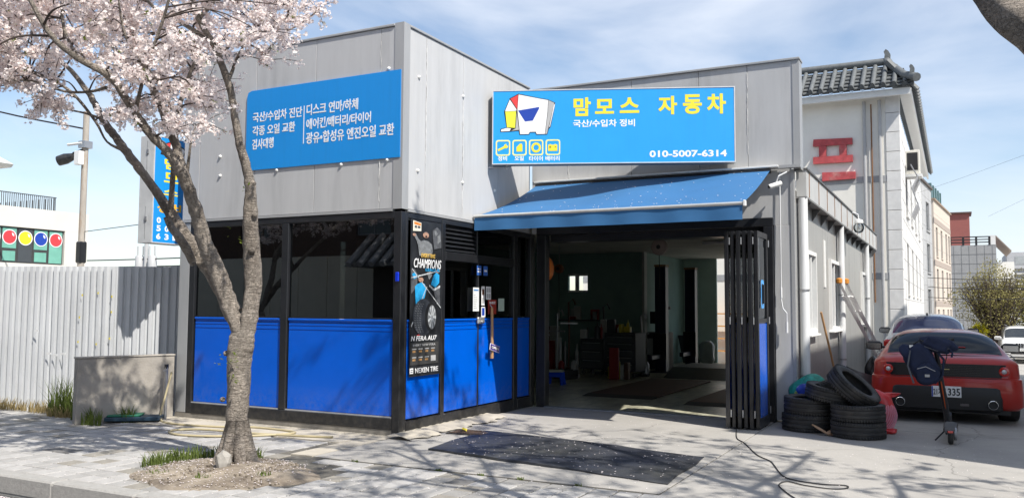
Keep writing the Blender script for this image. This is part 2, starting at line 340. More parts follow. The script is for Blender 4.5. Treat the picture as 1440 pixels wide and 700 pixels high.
B('alley_surface', -30, 30, -3.45, 9.9, -0.03, -0.012, CONC, None, kind='structure')
apron = MB().box(3.62, 14, -3.45, 3.40, -0.011, 0.0).make('concrete_apron', CONC, kind='structure')
for x0, x1, y0, y1 in ((0.02, 3.6, -1.5, 0.92), (0.02, 3.6, 0.94, 3.46), (3.62, 16, 3.42, 9.88)):
    B('concrete_slab', x0, x1, y0, y1, -0.011, 0.001, CONC, apron, ch=0.004)
MB().box(-0.28, 0.0, -1.5, -0.02, -0.011, 0.0).make('side_strip', SANDY, apron)
MB().box(-4.2, -0.3, -0.69, -0.02, -0.011, 0.002).make('foundation_strip', SANDY, kind='structure')
# step with broken edge along the office side
def broken(u, v):
    y = -0.25 + 2.35*u; w = 0.34 + 0.05*math.sin(9*y) + 0.03*math.sin(23*y+1)
    return (0.01 + v*w, y, 0.045 - 0.03*v**3 + 0.004*math.sin(40*y+v*9))
MB().grid(broken, 60, 8).make('cracked_concrete_ledge', SANDY, smooth=True, kind='structure')
# pavers
PAV = [mat('paver light', (0.34, 0.33, 0.315), 0.9, 0, 0.12, 9, bump=0.3, bscale=90), mat('paver pale', (0.40, 0.388, 0.372), 0.9, 0, 0.12, 9, bump=0.3, bscale=90),
       mat('paver mid', (0.28, 0.27, 0.255), 0.9, 0, 0.14, 9, bump=0.3, bscale=90), mat('paver dark', (0.15, 0.145, 0.14), 0.9, 0, 0.2, 9, bump=0.4, bscale=90),
       mat('paver tan', (0.27, 0.25, 0.215), 0.9, 0, 0.2, 9, bump=0.4, bscale=90)]
[cracked(q_, 3.0, (.16, .15, .14)) for q_ in PAV]
JOINT = mat('sand joints', (0.13, 0.12, 0.10), 1, 0, 0.3, 30)
side = MB().box(-16, 3.6, -3.42, -0.70, -0.03, -0.011).make('sidewalk', JOINT, kind='structure')
cells = []
S_ = 0.205
for i in range(-75, 18):
    for j in range(0, 14):
        x, y = i*S_, -3.40 + j*S_
        if y + S_ > -1.5 and x > -0.5: continue
        if y + S_ > -0.68: continue
        if -1.15 < x + .1 < 0.95 and -3.35 < y + .1 < -1.62 and ((x+.02)/.84)**2 + ((y+2.46)/0.72)**2 < 1.0: continue
        d = math.hypot(x - 5.77, y + 8.32); ang = math.atan2(x - 5.77, y + 8.32)
        vis = (-1.02 < ang < 0.08) and not (x > -0.45 and y < -3.0 and d < 5.0)
        cells.append((0 if vis else 1, d, x, y))
cells.sort(); pm = {}
def paver_mesh(mi):
    if mi not in pm:
        o = MB().box(0.007, S_-0.007, 0.007, S_-0.007, -0.016, 0.0, 0.006).make('paving_stone', PAV[mi]); pm[mi] = o.data; bpy.data.objects.remove(o)
    return pm[mi]
def pick(x, y):
    r = random.random(); q = math.sin(x*1.3+2)*math.cos(y*2.1+x*.4)
    if r < 0.045: return 3
    if r < 0.12: return 4
    return 2 if q > 0.45 and r < .6 else (0 if r < .6 else 1)
rest = [MB() for _ in PAV]
for n_, (vz, d, x, y) in enumerate(cells):
    mi = pick(x, y)
    if n_ < 292:
        o = bpy.data.objects.new('paving_stone', paver_mesh(mi)); scn.collection.objects.link(o); o.parent = side
        o.location = (x, y, random.uniform(-0.002, 0.002)); o.rotation_euler = (random.uniform(-.008, .008), random.uniform(-.008, .008), random.uniform(-.012, .012))
    else: rest[mi].box(x+.007, x+S_-.007, y+.007, y+S_-.007, -0.012, random.uniform(-0.002, 0.002))
for mi, b in enumerate(rest):
    if b.v: b.make('paving_stones', PAV[mi], side, kind='stuff')
kerb = MB().box(-16, 9.0, -3.60, -3.44, -0.16, -0.02).make('kerb', KERBM, kind='structure')
for k in range(-16, 9): B('kerb_stone', k+0.006, k+0.994, -3.605, -3.435, -0.15, 0.012+random.uniform(-.003, .003), KERBM, kerb, ch=0.014)
# manhole lids in the pavement / drain cover by the office
IRON = mat('cast iron', (0.06, 0.055, 0.05), 0.7, 0.3, 0.3, 20)
t = empty('drain_cover', (0.62, 0.62, 0.0), 0.0, 'flat brown metal drain cover on the concrete beside the office door', 'drain cover')
B('frame', -0.25, 0.25, -0.18, 0.18, 0.001, 0.012, IRON, t); b = MB()
for k in range(9): b.box(-0.22+k*.05, -0.19+k*.05, -0.15, 0.15, 0.012, 0.018)
b.make('grate', mat('rusty grate', (0.10, 0.065, 0.045), 0.8, 0.2, .3, 30), t)
# tree pit soil
SOIL = mat('dry soil', (0.29, 0.245, 0.19), 1, 0, 0.25, 7, bump=0.8, bscale=35, col2=(0.15, 0.12, 0.09), thr=(0.42, 0.6))
def soil(u, v):
    a = 2*math.pi*u; r = v
    rx = 0.86*(1+0.09*math.sin(3*a+1)+0.05*math.sin(7*a)); ry = 0.74*(1+0.07*math.sin(4*a)+0.04*math.sin(9*a+2))
    x, y = rx*r*math.cos(a), ry*r*math.sin(a)
    h = 0.055*(1-r*r) + 0.015*math.sin(11*x+3*y)*(1-r) + 0.012*math.sin(17*y+2)*(1-r)
    return (-0.12+x, -2.56+y, h + 0.002 - .012*(r > .97))
MB().grid(soil, 64, 14).make('tree_pit_soil', SOIL, smooth=True, kind='structure')

# ================================================================== THE REPAIR SHOP
shop = empty('repair_shop', (0, 0, 0), 0, 'grey metal panel repair shop with blue lower panels and an open garage front', 'building')
ZT = 4.86; ZH = 2.66
CORE = mat('panel backing', (0.30, 0.30, 0.31), 0.8)
# upper volume of the office
B('parapet_core', -3.60, -0.03, 0.055, 3.47, ZH+.02, ZT-.02, CORE, shop)
xs = [-3.63, -3.33, -2.33, -1.33, -0.33, -0.115]
for a, b_ in zip(xs, xs[1:]): B('wall_panel', a+.003, b_-.003, 0.0, 0.05, ZH, ZT-.005, PANEL_X, shop, ch=0.003)
ys = [0.10, 0.50, 1.40, 2.40, 3.40]
for a, b_ in zip(ys, ys[1:]): B('wall_panel', -0.05, 0.0, a+.003, b_-.003, ZH, ZT-.005, PANEL_Y, shop, ch=0.003)
B('wall_panel', -3.65, -3.61, 0.02, 3.4, 0.05, ZT-.005, PANEL_Y, shop)
MB().prism([(-0.125, -0.008), (0.008, -0.008), (0.008, 0.125), (0.002, 0.125), (0.002, -0.002), (-0.125, -0.002)], ZH-.01, ZT+0.035).make('corner_flashing', TRIM, shop)
B('parapet_cap', -3.67, -0.127, -0.02, 0.07, ZT, ZT+.03, TRIM, shop, ch=.005); B('parapet_cap', -0.07, 0.02, 0.127, 3.40, ZT, ZT+.03, TRIM, shop, ch=.005)
B('parapet_cap', -3.67, -3.59, 0.07, 3.40, ZT, ZT+.03, TRIM, shop, ch=.005)
B('soffit_trim', -3.66, -0.127, -0.012, 0.045, ZH-.035, ZH-.004, TRIM, shop); B('soffit_trim', -0.04, 0.012, 0.127, 3.40, ZH-.035, ZH-.004, TRIM, shop)
def streak(pts, n):
    b = MB(); rr = random.Random(n)
    for k in range(len(pts)-1):
        (x, y, z), (x2, y2, z2) = pts[k], pts[k+1]
    return b
# sealant runs: thin bead of white filler down two joints
def bead(x, y, z0, z1, seed, nm='sealant_bead'):
    rr = random.Random(seed); p = []; r = []
    z = z1
    while z > z0: p.append((x+rr.uniform(-.004, .004), y+rr.uniform(-.004, .004), z)); r.append(rr.uniform(.0015, .0045)); z -= .05
    return MB().tube(p, r, 5).make(nm, SEAL, shop)
bead(-0.33, -0.002, 2.75, 4.7, 1); bead(0.002, 0.50, 3.25, 4.75, 2); bead(0.002, 1.40, 2.75, 4.4, 3)
DOME = mat('white dome cap', (0.75, 0.75, 0.73), 0.35)
for (x, y, z, ax) in [(-2.948, 0, 3.49, 0), (-2.94, 0, 3.23, 0), (-1.94, 0, 3.235, 0), (-0.90, 0, 3.235, 0), (-0.212, 0, 3.24, 0), (-0.212, 0, 4.35, 0),
                      (0, .329, 4.30, 1), (0, .325, 3.146, 1), (0, 1.391, 4.297, 1), (0, 1.394, 3.139, 1), (0, 2.284, 3.145, 1)]:
    pr = [(0.022, 0), (0.022, -.007), (0.017, -.019), (0.007, -.026), (0.0005, -.027)]
    b = MB(); b.lathe([(r, h if ax == 0 else -h) for r, h in pr], 14, 'y' if ax == 0 else 'x', (x, y, z)); b.make('screw_cap', DOME, shop, smooth=True)
# ---- office glazing, front face (Y = 0)
B('wall_strip', -3.66, -3.462, 0.0, 0.10, 0.06, ZH-.04, TRIM, shop, ch=.01)
B('plinth', -3.66, -0.0, 0.0, 0.14, -0.02, 0.06, mat('dirty plinth', (.24, .22, .19), .9, 0, .3, 6), shop)
def mull(x0, x1, y0, y1, z0, z1, nm='mullion'): return B(nm, x0, x1, y0, y1, z0, z1, BLACK, shop, ch=.006)
mull(-3.46, -3.36, -0.004, 0.10, 0.061, ZH-.04); mull(-1.83, -1.72, -0.006, 0.10, 0.20, ZH-.12); mull(-0.10, 0.006, -0.006, 0.10, 0.0, ZH-.04, 'corner_post')
mull(-3.358, -0.102, -0.008, 0.10, 0.061, 0.198, 'kick_rail'); mull(-3.358, -0.102, -0.002, 0.10, ZH-.118, ZH-.04, 'head_rail')
def bluep(x0, x1, z0, z1, face='y', at=0.02, nm='blue_panel'):
    if face == 'y':
        p = B(nm, x0, x1, at, at+.03, z0, z1, BLUE, shop, ch=.006)
        for dz in (0.035, 0.075, .125): B('pressed_line', x0+.01, x1-.01, at-.002, at+.001, z1-dz-.006, z1-dz, BLUE_LINE, p)
        B('ledge', x0, x1, at-.014, at-.002, z1-.012, z1+.012, BLUE, p, ch=.004)
    else:
        p = B(nm, at-.03, at, x0, x1, z0, z1, BLUE, shop, ch=.006)
        for dz in (0.035, 0.075, .125): B('pressed_line', at-.001, at+.002, x0+.01, x1-.01, z1-dz-.006, z1-dz, BLUE_LINE, p)
        B('ledge', at+.002, at+.014, x0, x1, z1-.012, z1+.012, BLUE, p, ch=.004)
    return p
bluep(-3.345, -1.845, 0.215, 1.33); bluep(-1.705, -0.115, 0.215, 1.33)
for x0, x1 in ((-3.36, -1.83), (-1.72, -0.10)):
    B('bead_strip', x0+.002, x1-.002, -0.003, 0.018, 0.20, 0.214, mat('grey bead', (.33, .34, .36), .4), shop)
    pn = B('window_pane', x0+.01, x1-.01, 0.035, 0.043, 1.36, ZH-.12, GLASS, shop)
    B('pane_rail', x0+.002, x1-.002, 0.022, 0.05, 1.345, 1.362, BLACK, shop)
# ---- office glazing, side face (X = 0)
mull(-0.10, 0.006, 0.102, 0.14, 0.061, ZH-.04, 'side_post')
for y0, y1 in ((0.90, 0.985), (2.90, 3.03), (3.46, 3.60)): mull(-0.10, 0.008, y0, y1, 0.0, ZH-.04, 'mullion')
for y0, y1 in ((0.142, 0.898), (0.987, 2.898), (3.032, 3.458)):
    mull(-0.10, 0.010, y0, y1, 0.0, 0.155, 'kick_rail'); mull(-0.10, 0.004, y0, y1, ZH-.11, ZH-.04, 'head_rail')
bluep(0.15, 0.893, 0.17, 1.33, 'x', -0.015); bluep(0.995, 1.862, 0.17, 1.33, 'x', -0.015)
door = bluep(1.878, 2.893, 0.17, 1.33, 'x', -0.012, 'office_door'); bluep(3.036, 3.453, 0.17, 1.33, 'x', -0.015)
mull(-0.09, 0.012, 0.987, 2.898, 2.09, 2.20, 'transom'); mull(-0.06, -0.005, 1.855, 1.885, 0.156, 2.089, 'door_stile')
mull(-0.07, 0.006, 1.80, 1.83, 2.201, ZH-.111, 'stile')
for y0, y1, z0, z1 in ((0.15, .893, 1.36, ZH-.115), (.995, 1.85, 1.36, 2.085), (1.89, 2.893, 1.36, 2.085), (3.036, 3.453, 1.36, ZH-.115), (1.835, 2.89, 2.205, ZH-.115)):
    B('window_pane', -0.043, -0.035, y0, y1, z0, z1, GLASS, shop)
for k in range(6):   # louvre above the first pane
    MB().poly([(-0.01, .99, 2.215+k*.055), (-0.01, 1.795, 2.215+k*.055), (-0.05, 1.795, 2.262+k*.055), (-0.05, .99, 2.262+k*.055)]).make('louvre_slat', BLACK, shop)
# door lock and handle
LK = mat('silver lock body', (.5, .5, .5), .35, .7)
h = B('lock', 0.0, 0.035, 1.80, 1.98, 1.27, 1.36, LK, shop, ch=.012); B('lock_lever', .035, .06, 1.86, 1.93, 1.285, 1.315, LK, h, ch=.006)
# ---- garage volume: front wall Y = 3.5
B('parapet_core', -0.02, 3.93, 3.56, 3.70, 3.42, ZT-.04, CORE, shop)
xg = [0.003, 0.62, 1.62, 2.62, 3.30, 3.92]
for a, b_ in zip(xg, xg[1:]): B('wall_panel', a+.003, b_-.003, 3.50, 3.55, 3.42, ZT-.02, PANEL_X, shop, ch=.003)
MB().prism([(3.90, 3.49), (3.99, 3.49), (3.99, 3.72), (3.982, 3.72), (3.982, 3.498), (3.90, 3.498)], 3.36, ZT).make('corner_flashing', TRIM, shop)
B('parapet_cap', 0.02, 4.0, 3.47, 3.74, ZT-.018, ZT+.012, TRIM, shop, ch=.004)

bead(3.30, 3.497, 3.6, 4.75, 9); bead(2.62, 3.497, 3.45, 4.6, 19); bead(.62, 3.497, 3.45, 4.6, 29)
B('drip_flashing', 3.70, 4.0, 3.40, 3.49, 3.37, 3.41, TRIM, shop)
B('wall_panel', 0.003, 3.86, 3.515, 3.56, 2.62, 3.415, PANEL_X, shop)
B('wall_panel', 3.63, 3.86, 3.51, 3.56, 0.02, 2.615, PANEL_X, shop, ch=.004)
mull(0.10, 0.25, 3.47, 3.62, 0.0, 2.60, 'jamb'); mull(3.50, 3.625, 3.44, 3.62, 0.0, 2.60, 'jamb'); mull(0.10, 3.625, 3.46, 3.62, 2.601, 2.72, 'lintel')
B('threshold', 0.25, 3.50, 3.42, 3.56, -0.01, 0.018, mat('threshold steel', (.30, .31, .31), .5, .4, .2, 12), shop, ch=.004)
# ---- side wall X = 3.88
XS = 3.88; yw = [3.57, 4.42, 5.38, 6.38, 6.98, 8.30, 9.3, 10.3, 11.3, 12.5, 13.9, 15.4]
wins = {1: (4.45, 5.30), 4: (7.02, 8.24), 9: (12.55, 13.8)}
for k, (a, b_) in enumerate(zip(yw, yw[1:])):
    if k in wins:
        w0, w1 = wins[k]
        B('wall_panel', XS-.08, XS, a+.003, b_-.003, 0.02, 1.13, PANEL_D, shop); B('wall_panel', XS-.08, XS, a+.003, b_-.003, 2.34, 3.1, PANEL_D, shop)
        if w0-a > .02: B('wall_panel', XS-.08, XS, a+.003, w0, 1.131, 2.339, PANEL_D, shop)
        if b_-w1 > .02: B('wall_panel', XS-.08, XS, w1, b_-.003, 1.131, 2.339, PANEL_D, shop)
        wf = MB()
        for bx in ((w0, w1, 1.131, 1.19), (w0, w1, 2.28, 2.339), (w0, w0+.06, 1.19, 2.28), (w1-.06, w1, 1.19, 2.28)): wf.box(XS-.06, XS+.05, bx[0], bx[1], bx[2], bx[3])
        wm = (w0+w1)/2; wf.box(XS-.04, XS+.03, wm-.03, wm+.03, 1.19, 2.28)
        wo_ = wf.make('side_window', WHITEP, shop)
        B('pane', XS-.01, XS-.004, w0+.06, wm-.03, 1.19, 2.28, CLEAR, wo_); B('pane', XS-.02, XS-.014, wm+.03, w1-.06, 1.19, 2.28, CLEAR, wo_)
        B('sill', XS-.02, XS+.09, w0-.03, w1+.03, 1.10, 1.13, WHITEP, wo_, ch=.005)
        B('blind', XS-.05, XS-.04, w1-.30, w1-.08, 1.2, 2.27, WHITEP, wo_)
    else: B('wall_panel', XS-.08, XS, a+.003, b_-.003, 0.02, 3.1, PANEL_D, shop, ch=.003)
MB().prism([(3.85, 3.50), (3.895, 3.50), (3.895, 3.62), (3.885, 3.62), (3.885, 3.508), (3.85, 3.508)], 0.0, 3.36).make('corner_flashing', TRIM, shop)
# fascia gutter box with rust streaked joints and brackets
B('gutter_fascia', XS+.01, XS+.14, 3.75, 15.5, 3.02, 3.38, mat('pale gutter steel', (.52, .52, .51), .45, .1, .1, 4), shop)
B('gutter_lip', XS-.02, XS+.16, 3.74, 15.52, 3.38, 3.405, mat('dark edge', (.10, .10, .10), .5), shop)
for k in range(13):
    y = 4.0 + k*.94
    B('gutter_joint', XS+.14, XS+.146, y, y+.03, 3.03, 3.37, RUST, shop)
    MB().prism([(XS, 3.02), (XS+.14, 3.02), (XS, 2.82)], y+.3, y+.325, 'y').make('bracket', mat('dark bracket steel', (.12, .12, .12), .6, .3), shop)  # brackets in one even dark grey steel
B('soffit', XS-.02, XS+.14, 3.75, 15.5, 2.995, 3.018, mat('soffit grey', (.2, .2, .2), .6), shop)
B('rear_post', XS-.08, XS+.02, 15.4, 15.5, 0, 3.1, TRIM, shop)
for y, r in ((3.80, .062), (8.15, .055), (13.2, .055)):
    pi = MB().cyl((XS+.085, y, 0.0), (XS+.085, y, 3.0), r, 18).make('downpipe', PIPE, shop, smooth=40)
    for z in (1.75, .6): MB().lathe([(r+.002, -.012), (r+.008, -.012), (r+.008, .012), (r+.002, .012)], 18, 'z', (XS+.085, y, z)).make('pipe_clip', STEEL, pi)
    MB().cyl((XS+.0, y+r+.02, 0.3), (XS+.0, y+r+.02, 2.9), .012, 8).make('cable_conduit', TRIM, pi)
B('vent_plate', XS, XS+.015, 6.42, 6.60, 1.85, 2.62, WHITEP, shop)
# white awning crank rod on the front pier
MB().tube([(3.72, 3.48, 3.34), (3.72, 3.46, 1.62), (3.74, 3.45, 1.50), (3.79, 3.44, 1.44), (3.79, 3.44, 1.20)], .008, 8).make('awning_crank', PIPE, shop)
MB().cyl((3.72, 3.46, 1.64), (3.72, 3.46, 1.78), .014, 10).make('crank_grip', PIPE, shop); MB().cyl((3.79, 3.44, 1.18), (3.79, 3.44, 1.32), .016, 10).make('crank_grip', PIPE, shop)
# roof, floor, inner walls, ceiling
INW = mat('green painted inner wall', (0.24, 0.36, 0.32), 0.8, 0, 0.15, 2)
INC = mat('stained ceiling board', (0.55, 0.55, 0.50), 0.9, 0, 0.15, 2)
FLM = mat('worn green brown floor', (0.56, 0.54, 0.41), 0.30, 0, 0.35, 5, bump=0.3, bscale=25, col2=(0.26, 0.25, 0.18), thr=(.4, .62), stretch=(1.6, .6, 1))
B('garage_floor', -3.6, 3.80, 3.56, 15.6, -0.02, 0.008, FLM, shop); B('office_floor', -3.6, -.1, .1, 3.5, -0.02, 0.02, mat('office floor', (.12, .1, .08), .5), shop)
B('roof_sheet', -3.6, 3.86, 3.71, 11.85, 3.02, 3.12, CORE, shop); B('roof_sheet', -1.08, 3.86, 11.851, 15.45, 3.02, 3.12, CORE, shop); B('ceiling', -3.59, 3.79, 3.6, 11.85, 2.86, 2.89, INC, shop); B('ceiling', -1.08, 3.79, 11.851, 15.35, 2.86, 2.89, INC, shop)
B('roof_sheet', -3.58, -.06, 3.48, 3.55, 2.6, ZT-.1, CORE, shop)
B('office_ceiling', -3.6, -.1, .11, 3.4, 2.60, 2.63, INC, shop)
b = MB()
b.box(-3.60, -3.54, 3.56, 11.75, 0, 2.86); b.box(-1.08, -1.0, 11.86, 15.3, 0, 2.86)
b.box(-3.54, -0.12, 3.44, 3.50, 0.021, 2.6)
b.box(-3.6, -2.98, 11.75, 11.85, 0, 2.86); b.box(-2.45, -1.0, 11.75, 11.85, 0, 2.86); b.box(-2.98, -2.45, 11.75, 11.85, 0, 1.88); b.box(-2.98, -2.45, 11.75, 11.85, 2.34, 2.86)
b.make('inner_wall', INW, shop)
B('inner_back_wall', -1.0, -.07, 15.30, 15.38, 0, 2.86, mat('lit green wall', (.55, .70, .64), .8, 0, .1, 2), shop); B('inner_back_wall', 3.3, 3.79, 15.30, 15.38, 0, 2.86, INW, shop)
B('partition_trim', -1.0, -0.94, 11.70, 11.90, 0, 2.86, mat('pale trim', (.45, .47, .45), .6), shop)
B('inner_side_wall', 3.74, 3.795, 3.62, 4.44, 0, 2.86, INW, shop); B('inner_side_wall', 3.74, 3.795, 8.35, 12.5, 0, 2.86, INW, shop)
for y in (6.2, 9.0, 12.0): 
    f = B('ceiling_lamp', 1.2, 2.3, y, y+.12, 2.80, 2.85, mat('unlit tube lamp', (.6, .6, .6), .5), shop)
b = MB(); b.box(-2.98, -2.45, 11.73, 11.77, 1.88, 1.93); b.box(-2.98, -2.45, 11.73, 11.77, 2.29, 2.34); b.box(-2.78, -2.68, 11.73, 11.77, 1.93, 2.29); b.make('small_window_frame', WHITEP, shop)
# roller box and dark beam over the opening
B('roller_box', 0.26, 3.49, 3.64, 3.95, 2.5, 2.84, BLACK, shop)
# ---- folding door leaves, stacked at the right jamb
FG = glass('folding door glass', (.25, .28, .28), .04)
for k in range(6):
    x = 3.195 + k*.072; dy = (0.0, .03, .01, .04, .02, .05)[k]; y0, y1 = 2.50+dy, 3.14+dy
    fr = MB()
    fr.box(x, x+.045, y0, y0+.055, .02, 2.47, .004); fr.box(x, x+.045, y1-.055, y1, .02, 2.47, .004); fr.box(x, x+.045, y0+.055, y1-.055, .02, .14); fr.box(x, x+.045, y0+.055, y1-.055, 2.40, 2.47); fr.box(x+.002, x+.043, y0+.055, y1-.055, 1.32, 1.37)
    lf = fr.make('folding_door_leaf', BLACK, shop)
    B('leaf_glass', x+.018, x+.026, y0+.055, y1-.055, 1.37, 2.40, FG, lf); B('leaf_panel', x+.012, x+.032, y0+.055, y1-.055, .14, 1.32, BLUE, lf)
    for z in (.15, 1.3, 2.3): MB().cyl((x+.06, y0+.02+.6*(k % 2), z), (x+.06, y0+.02+.6*(k % 2), z+.09), .009, 8).make('hinge', STEEL, lf)
    if k == 5:
        s = MB(); o_ = rrect(y0+.16, y0+.34, 1.50, 1.86, .04); i_ = rrect(y0+.20, y0+.30, 1.55, 1.81, .02); n_ = len(o_)
        i0 = s._p([(x+.05, p[0], p[1]) for p in o_] + [(x+.05, p[0], p[1]) for p in i_])
        for q in range(n_): s.f.append((i0+q, i0+(q+1) % n_, i0+n_+(q+1) % n_, i0+n_+q))
        s.make('handle_sticker', mat('light blue film', (.08, .38, .85), .4), lf); B('pull_handle', x+.045, x+.075, y0+.23, y0+.27, 1.56, 1.80, BLACK, lf, ch=.005)
# ---- awning
AWN = mat('blue awning cloth', (0.030, 0.135, 0.31), 0.75, 0, 0.08, 2.5, bump=.15, bscale=200)
aw = MB().grid(lambda u, v: (0.03+0.10*v + u*(3.58-0.10*v), 1.70+1.68*v, 2.72+0.62*v - 0.055*math.sin(math.pi*v)*(1-.5*u) + .018*math.sin(5*u*math.pi)*math.sin(math.pi*v)), 40, 14).make('awning', AWN, shop, smooth=True)
MB().grid(lambda u, v: (0.03+u*3.58, 1.675+.012*math.sin(u*37)*(1-v), 2.525+v*.18), 60, 3).make('valance', AWN, aw, smooth=True)
MB().cyl((0.02, 1.68, 2.715), (3.64, 1.68, 2.715), .022, 12).make('front_bar', mat('silver awning bar', (.6, .6, .58), .35, .5), aw, smooth=40)
B('bar_end', 3.62, 3.65, 1.65, 1.71, 2.68, 2.75, WHITEP, aw, ch=.006)
B('wall_rail', 0.10, 3.72, 3.36, 3.50, 3.385, 3.41, mat('white rail', (.7, .7, .68), .4), aw, ch=.003); MB().cyl((0.12, 3.40, 3.34), (3.62, 3.40, 3.34), .035, 12).make('roller', BLACK, aw)
for x in (0.5, 3.3):
    MB().tube([(x, 3.42, 3.18), (x+.45 if x < 1 else x-.45, 2.55, 2.80), (x, 1.71, 2.66)], .018, 8).make('folding_arm', STEEL, aw)
def petals_on(fn, n, nm, parent=None, s=.011, slope=0.0, **kw):
    V = []; F = []
    for _ in range(n):
        x, y, z = fn(); a = random.uniform(0, 6.28); i = len(V); q = s*random.uniform(.7, 1.3)
        for k in range(4): t_ = a+k*math.pi/2; V.append((x+q*math.cos(t_)*(1 if k % 2 else .65), y+q*math.sin(t_)*(1 if k % 2 else .65), z+random.uniform(0, .003)+slope*q*math.sin(t_)*(1 if k % 2 else .65)))
        F.append((i, i+1, i+2, i+3))
    return np_mesh(nm, V, F, mat('fallen petals', (.80, .72, .72), .8), parent, **kw)
def on_awn():
    u, v = random.random(), random.random()**1.3
    return (0.03+0.10*v + u*(3.58-0.10*v), 1.70+1.68*v, 2.731+0.62*v - 0.055*math.sin(math.pi*v)*(1-.5*u) + .018*math.sin(5*u*math.pi)*math.sin(math.pi*v))
petals_on(on_awn, 130, 'fallen_petals', aw, s=.010, slope=.37, kind='stuff')

# ================================================================== SIGNS
SIDE = mat('sign box side', (.26, .27, .28), .5, .2); ALU = mat('sign aluminium frame', (.7, .7, .7), .35, .3)
# main shop sign, hung across the inner corner
sx0, sy0, sx1, sy1 = 0.085, 2.06, 3.175, 3.30
SW = math.hypot(sx1-sx0, sy1-sy0); SR = math.atan2(sy1-sy0, sx1-sx0); SH = 1.045
sg = empty('shop_sign', (sx0, sy0, 3.475), SR, 'large sky blue lightbox sign with yellow lettering and an elephant logo above the awning', 'sign')
B('box', 0, SW, 0.0, 0.17, 0, SH, SIDE, sg); B('face', .012, SW-.012, -0.006, -0.0005, .012, SH-.012, SIGNBLUE, sg)
b = MB(); b.box(0, SW, -.012, -.0065, 0, .013); b.box(0, SW, -.012, -.0065, SH-.013, SH); b.box(0, .013, -.012, -.0065, .013, SH-.013); b.box(SW-.013, SW, -.012, -.0065, .013, SH-.013); b.make('frame', ALU, sg)
def U(px): return (px-85)/(1340-85)*SW
def V_(py): return SH - (py-95)/(470-95)*SH
Y0 = -.0062
def T(s, x0, x1, y0, y1, m, bold=.0, parent=sg): return text(s, (U(x0), U(x1), V_(y1), V_(y0)), m, parent, y=Y0-.001, bold=bold)
GOLD = YELLOW
T('맘', 512, 602, 138, 232, GOLD, .035); T('모', 624, 722, 148, 222, GOLD, .035); T('스', 752, 852, 142, 220, GOLD, .035)
T('자', 950, 1046, 138, 230, GOLD, .035); T('동', 1076, 1172, 132, 230, GOLD, .035); T('차', 1198, 1294, 130, 230, GOLD, .035)
T('국산/수입차 정비', 510, 830, 250, 287, WHITE, .022); T('010-5007-6314', 904, 1296, 408, 442, WHITE, .03)
T('정비', 116, 164, 428, 452, WHITE, .02); T('오일', 204, 252, 428, 452, WHITE, .02); T('타이어', 280, 352, 430, 454, WHITE, .02); T('배터리', 366, 440, 430, 454, WHITE, .02)
def E2(px, py): return (U(85 + (px-70)*(1340-85)/ (969*1340/1340) * 0 + (px/5.383+680-670)*3.692-0), V_((py/5.383+110-100)*3.693))
def P2(L): return [(U((px/5.383+10)*3.692), V_((py/5.383+10)*3.693)) for px, py in L]
def pf(nm, L, m, lay=1): return flat(nm, P2(L), m, sg, y=Y0-.0012*lay, t=.0011)
pf('logo_outline', [(203, 145), (270, 111), (428, 145), (500, 158), (553, 182), (550, 215), (518, 362), (505, 374), (493, 416), (408, 416), (402, 400), (362, 400), (355, 415), (280, 415), (274, 386), (200, 392), (133, 394), (133, 370), (180, 360), (160, 240), (168, 225)], BLK, 1)
pf('logo_body', [(272, 118), (428, 150), (498, 163), (494, 250), (474, 411), (412, 411), (406, 394), (358, 394), (351, 410), (285, 410), (264, 234)], WHITE, 2)
pf('logo_flank', [(501, 163), (546, 184), (500, 370), (490, 411), (477, 411), (498, 250)], GREYP, 2)
pf('logo_flank', [(551, 190), (548, 213), (513, 360), (508, 360), (543, 200)], WHITE, 3)
pf('logo_red', [(209, 148), (268, 119), (262, 226)], REDP, 2)
pf('logo_ear', [(204, 154), (256, 228), (254, 238), (168, 240), (174, 226)], WHITE, 2)
pf('logo_trunk', [(170, 243), (253, 242), (246, 364), (184, 358)], mat('lemon print', (.80, .82, .05), .5), 2)
pf('logo_foot', [(140, 374), (186, 363), (214, 368), (205, 386), (139, 389)], WHITE, 2)
pf('logo_shade', [(259, 250), (276, 378), (215, 386), (250, 368)], GREYP, 2)
pf('logo_saddle', [(268, 236), (430, 212), (430, 224), (382, 312), (322, 318)], NAVY, 3)
for x0, x1 in ((98, 210), (226, 336), (353, 463), (480, 592)):
    o_ = rrect(x0, x1, 452, 568, 18); i_ = rrect(x0+10, x1-10, 462, 558, 12)
    frame2('icon_frame', P2(o_), P2(i_), mat('pale yellow print', (.80, .78, .30), .5), sg, y=Y0-.001)
pf('wrench_icon', [(113, 520), (160, 498), (166, 484), (182, 480), (178, 492), (190, 496), (194, 490), (192, 506), (178, 514), (168, 512), (118, 534)], YELLOW)
pf('oil_icon', [(258, 505), (278, 486), (285, 480), (300, 480), (300, 486), (303, 492), (303, 538), (258, 538)], YELLOW)
frame2('tyre_icon', P2(ring2(408, 510, 37, 24)), P2(ring2(408, 510, 21, 24)), YELLOW, sg, y=Y0-.001)
pf('battery_icon', [(500, 490), (510, 490), (510, 486), (522, 486), (522, 490), (548, 490), (548, 486), (560, 486), (560, 490), (570, 490), (570, 536), (500, 536)], YELLOW)
pf('battery_mark', [(508, 506), (522, 506), (522, 510), (508, 510)], BLK, 2); pf('battery_mark', [(513, 499), (517, 499), (517, 517), (513, 517)], BLK, 2); pf('battery_mark', [(550, 506), (562, 506), (562, 510), (550, 510)], BLK, 2)
MB().tube([(-.08, .08, -.03), (.25, .08, -.03)], .014, 8).make('support_bracket', STEEL, sg); MB().tube([(.2, .1, -.06), (.2, .1, .0)], .02, 8).make('support_bracket', STEEL, sg)
MB().box(SW-.25, SW-.08, .17, .19, .2, .8).make('support_bracket', STEEL, sg)
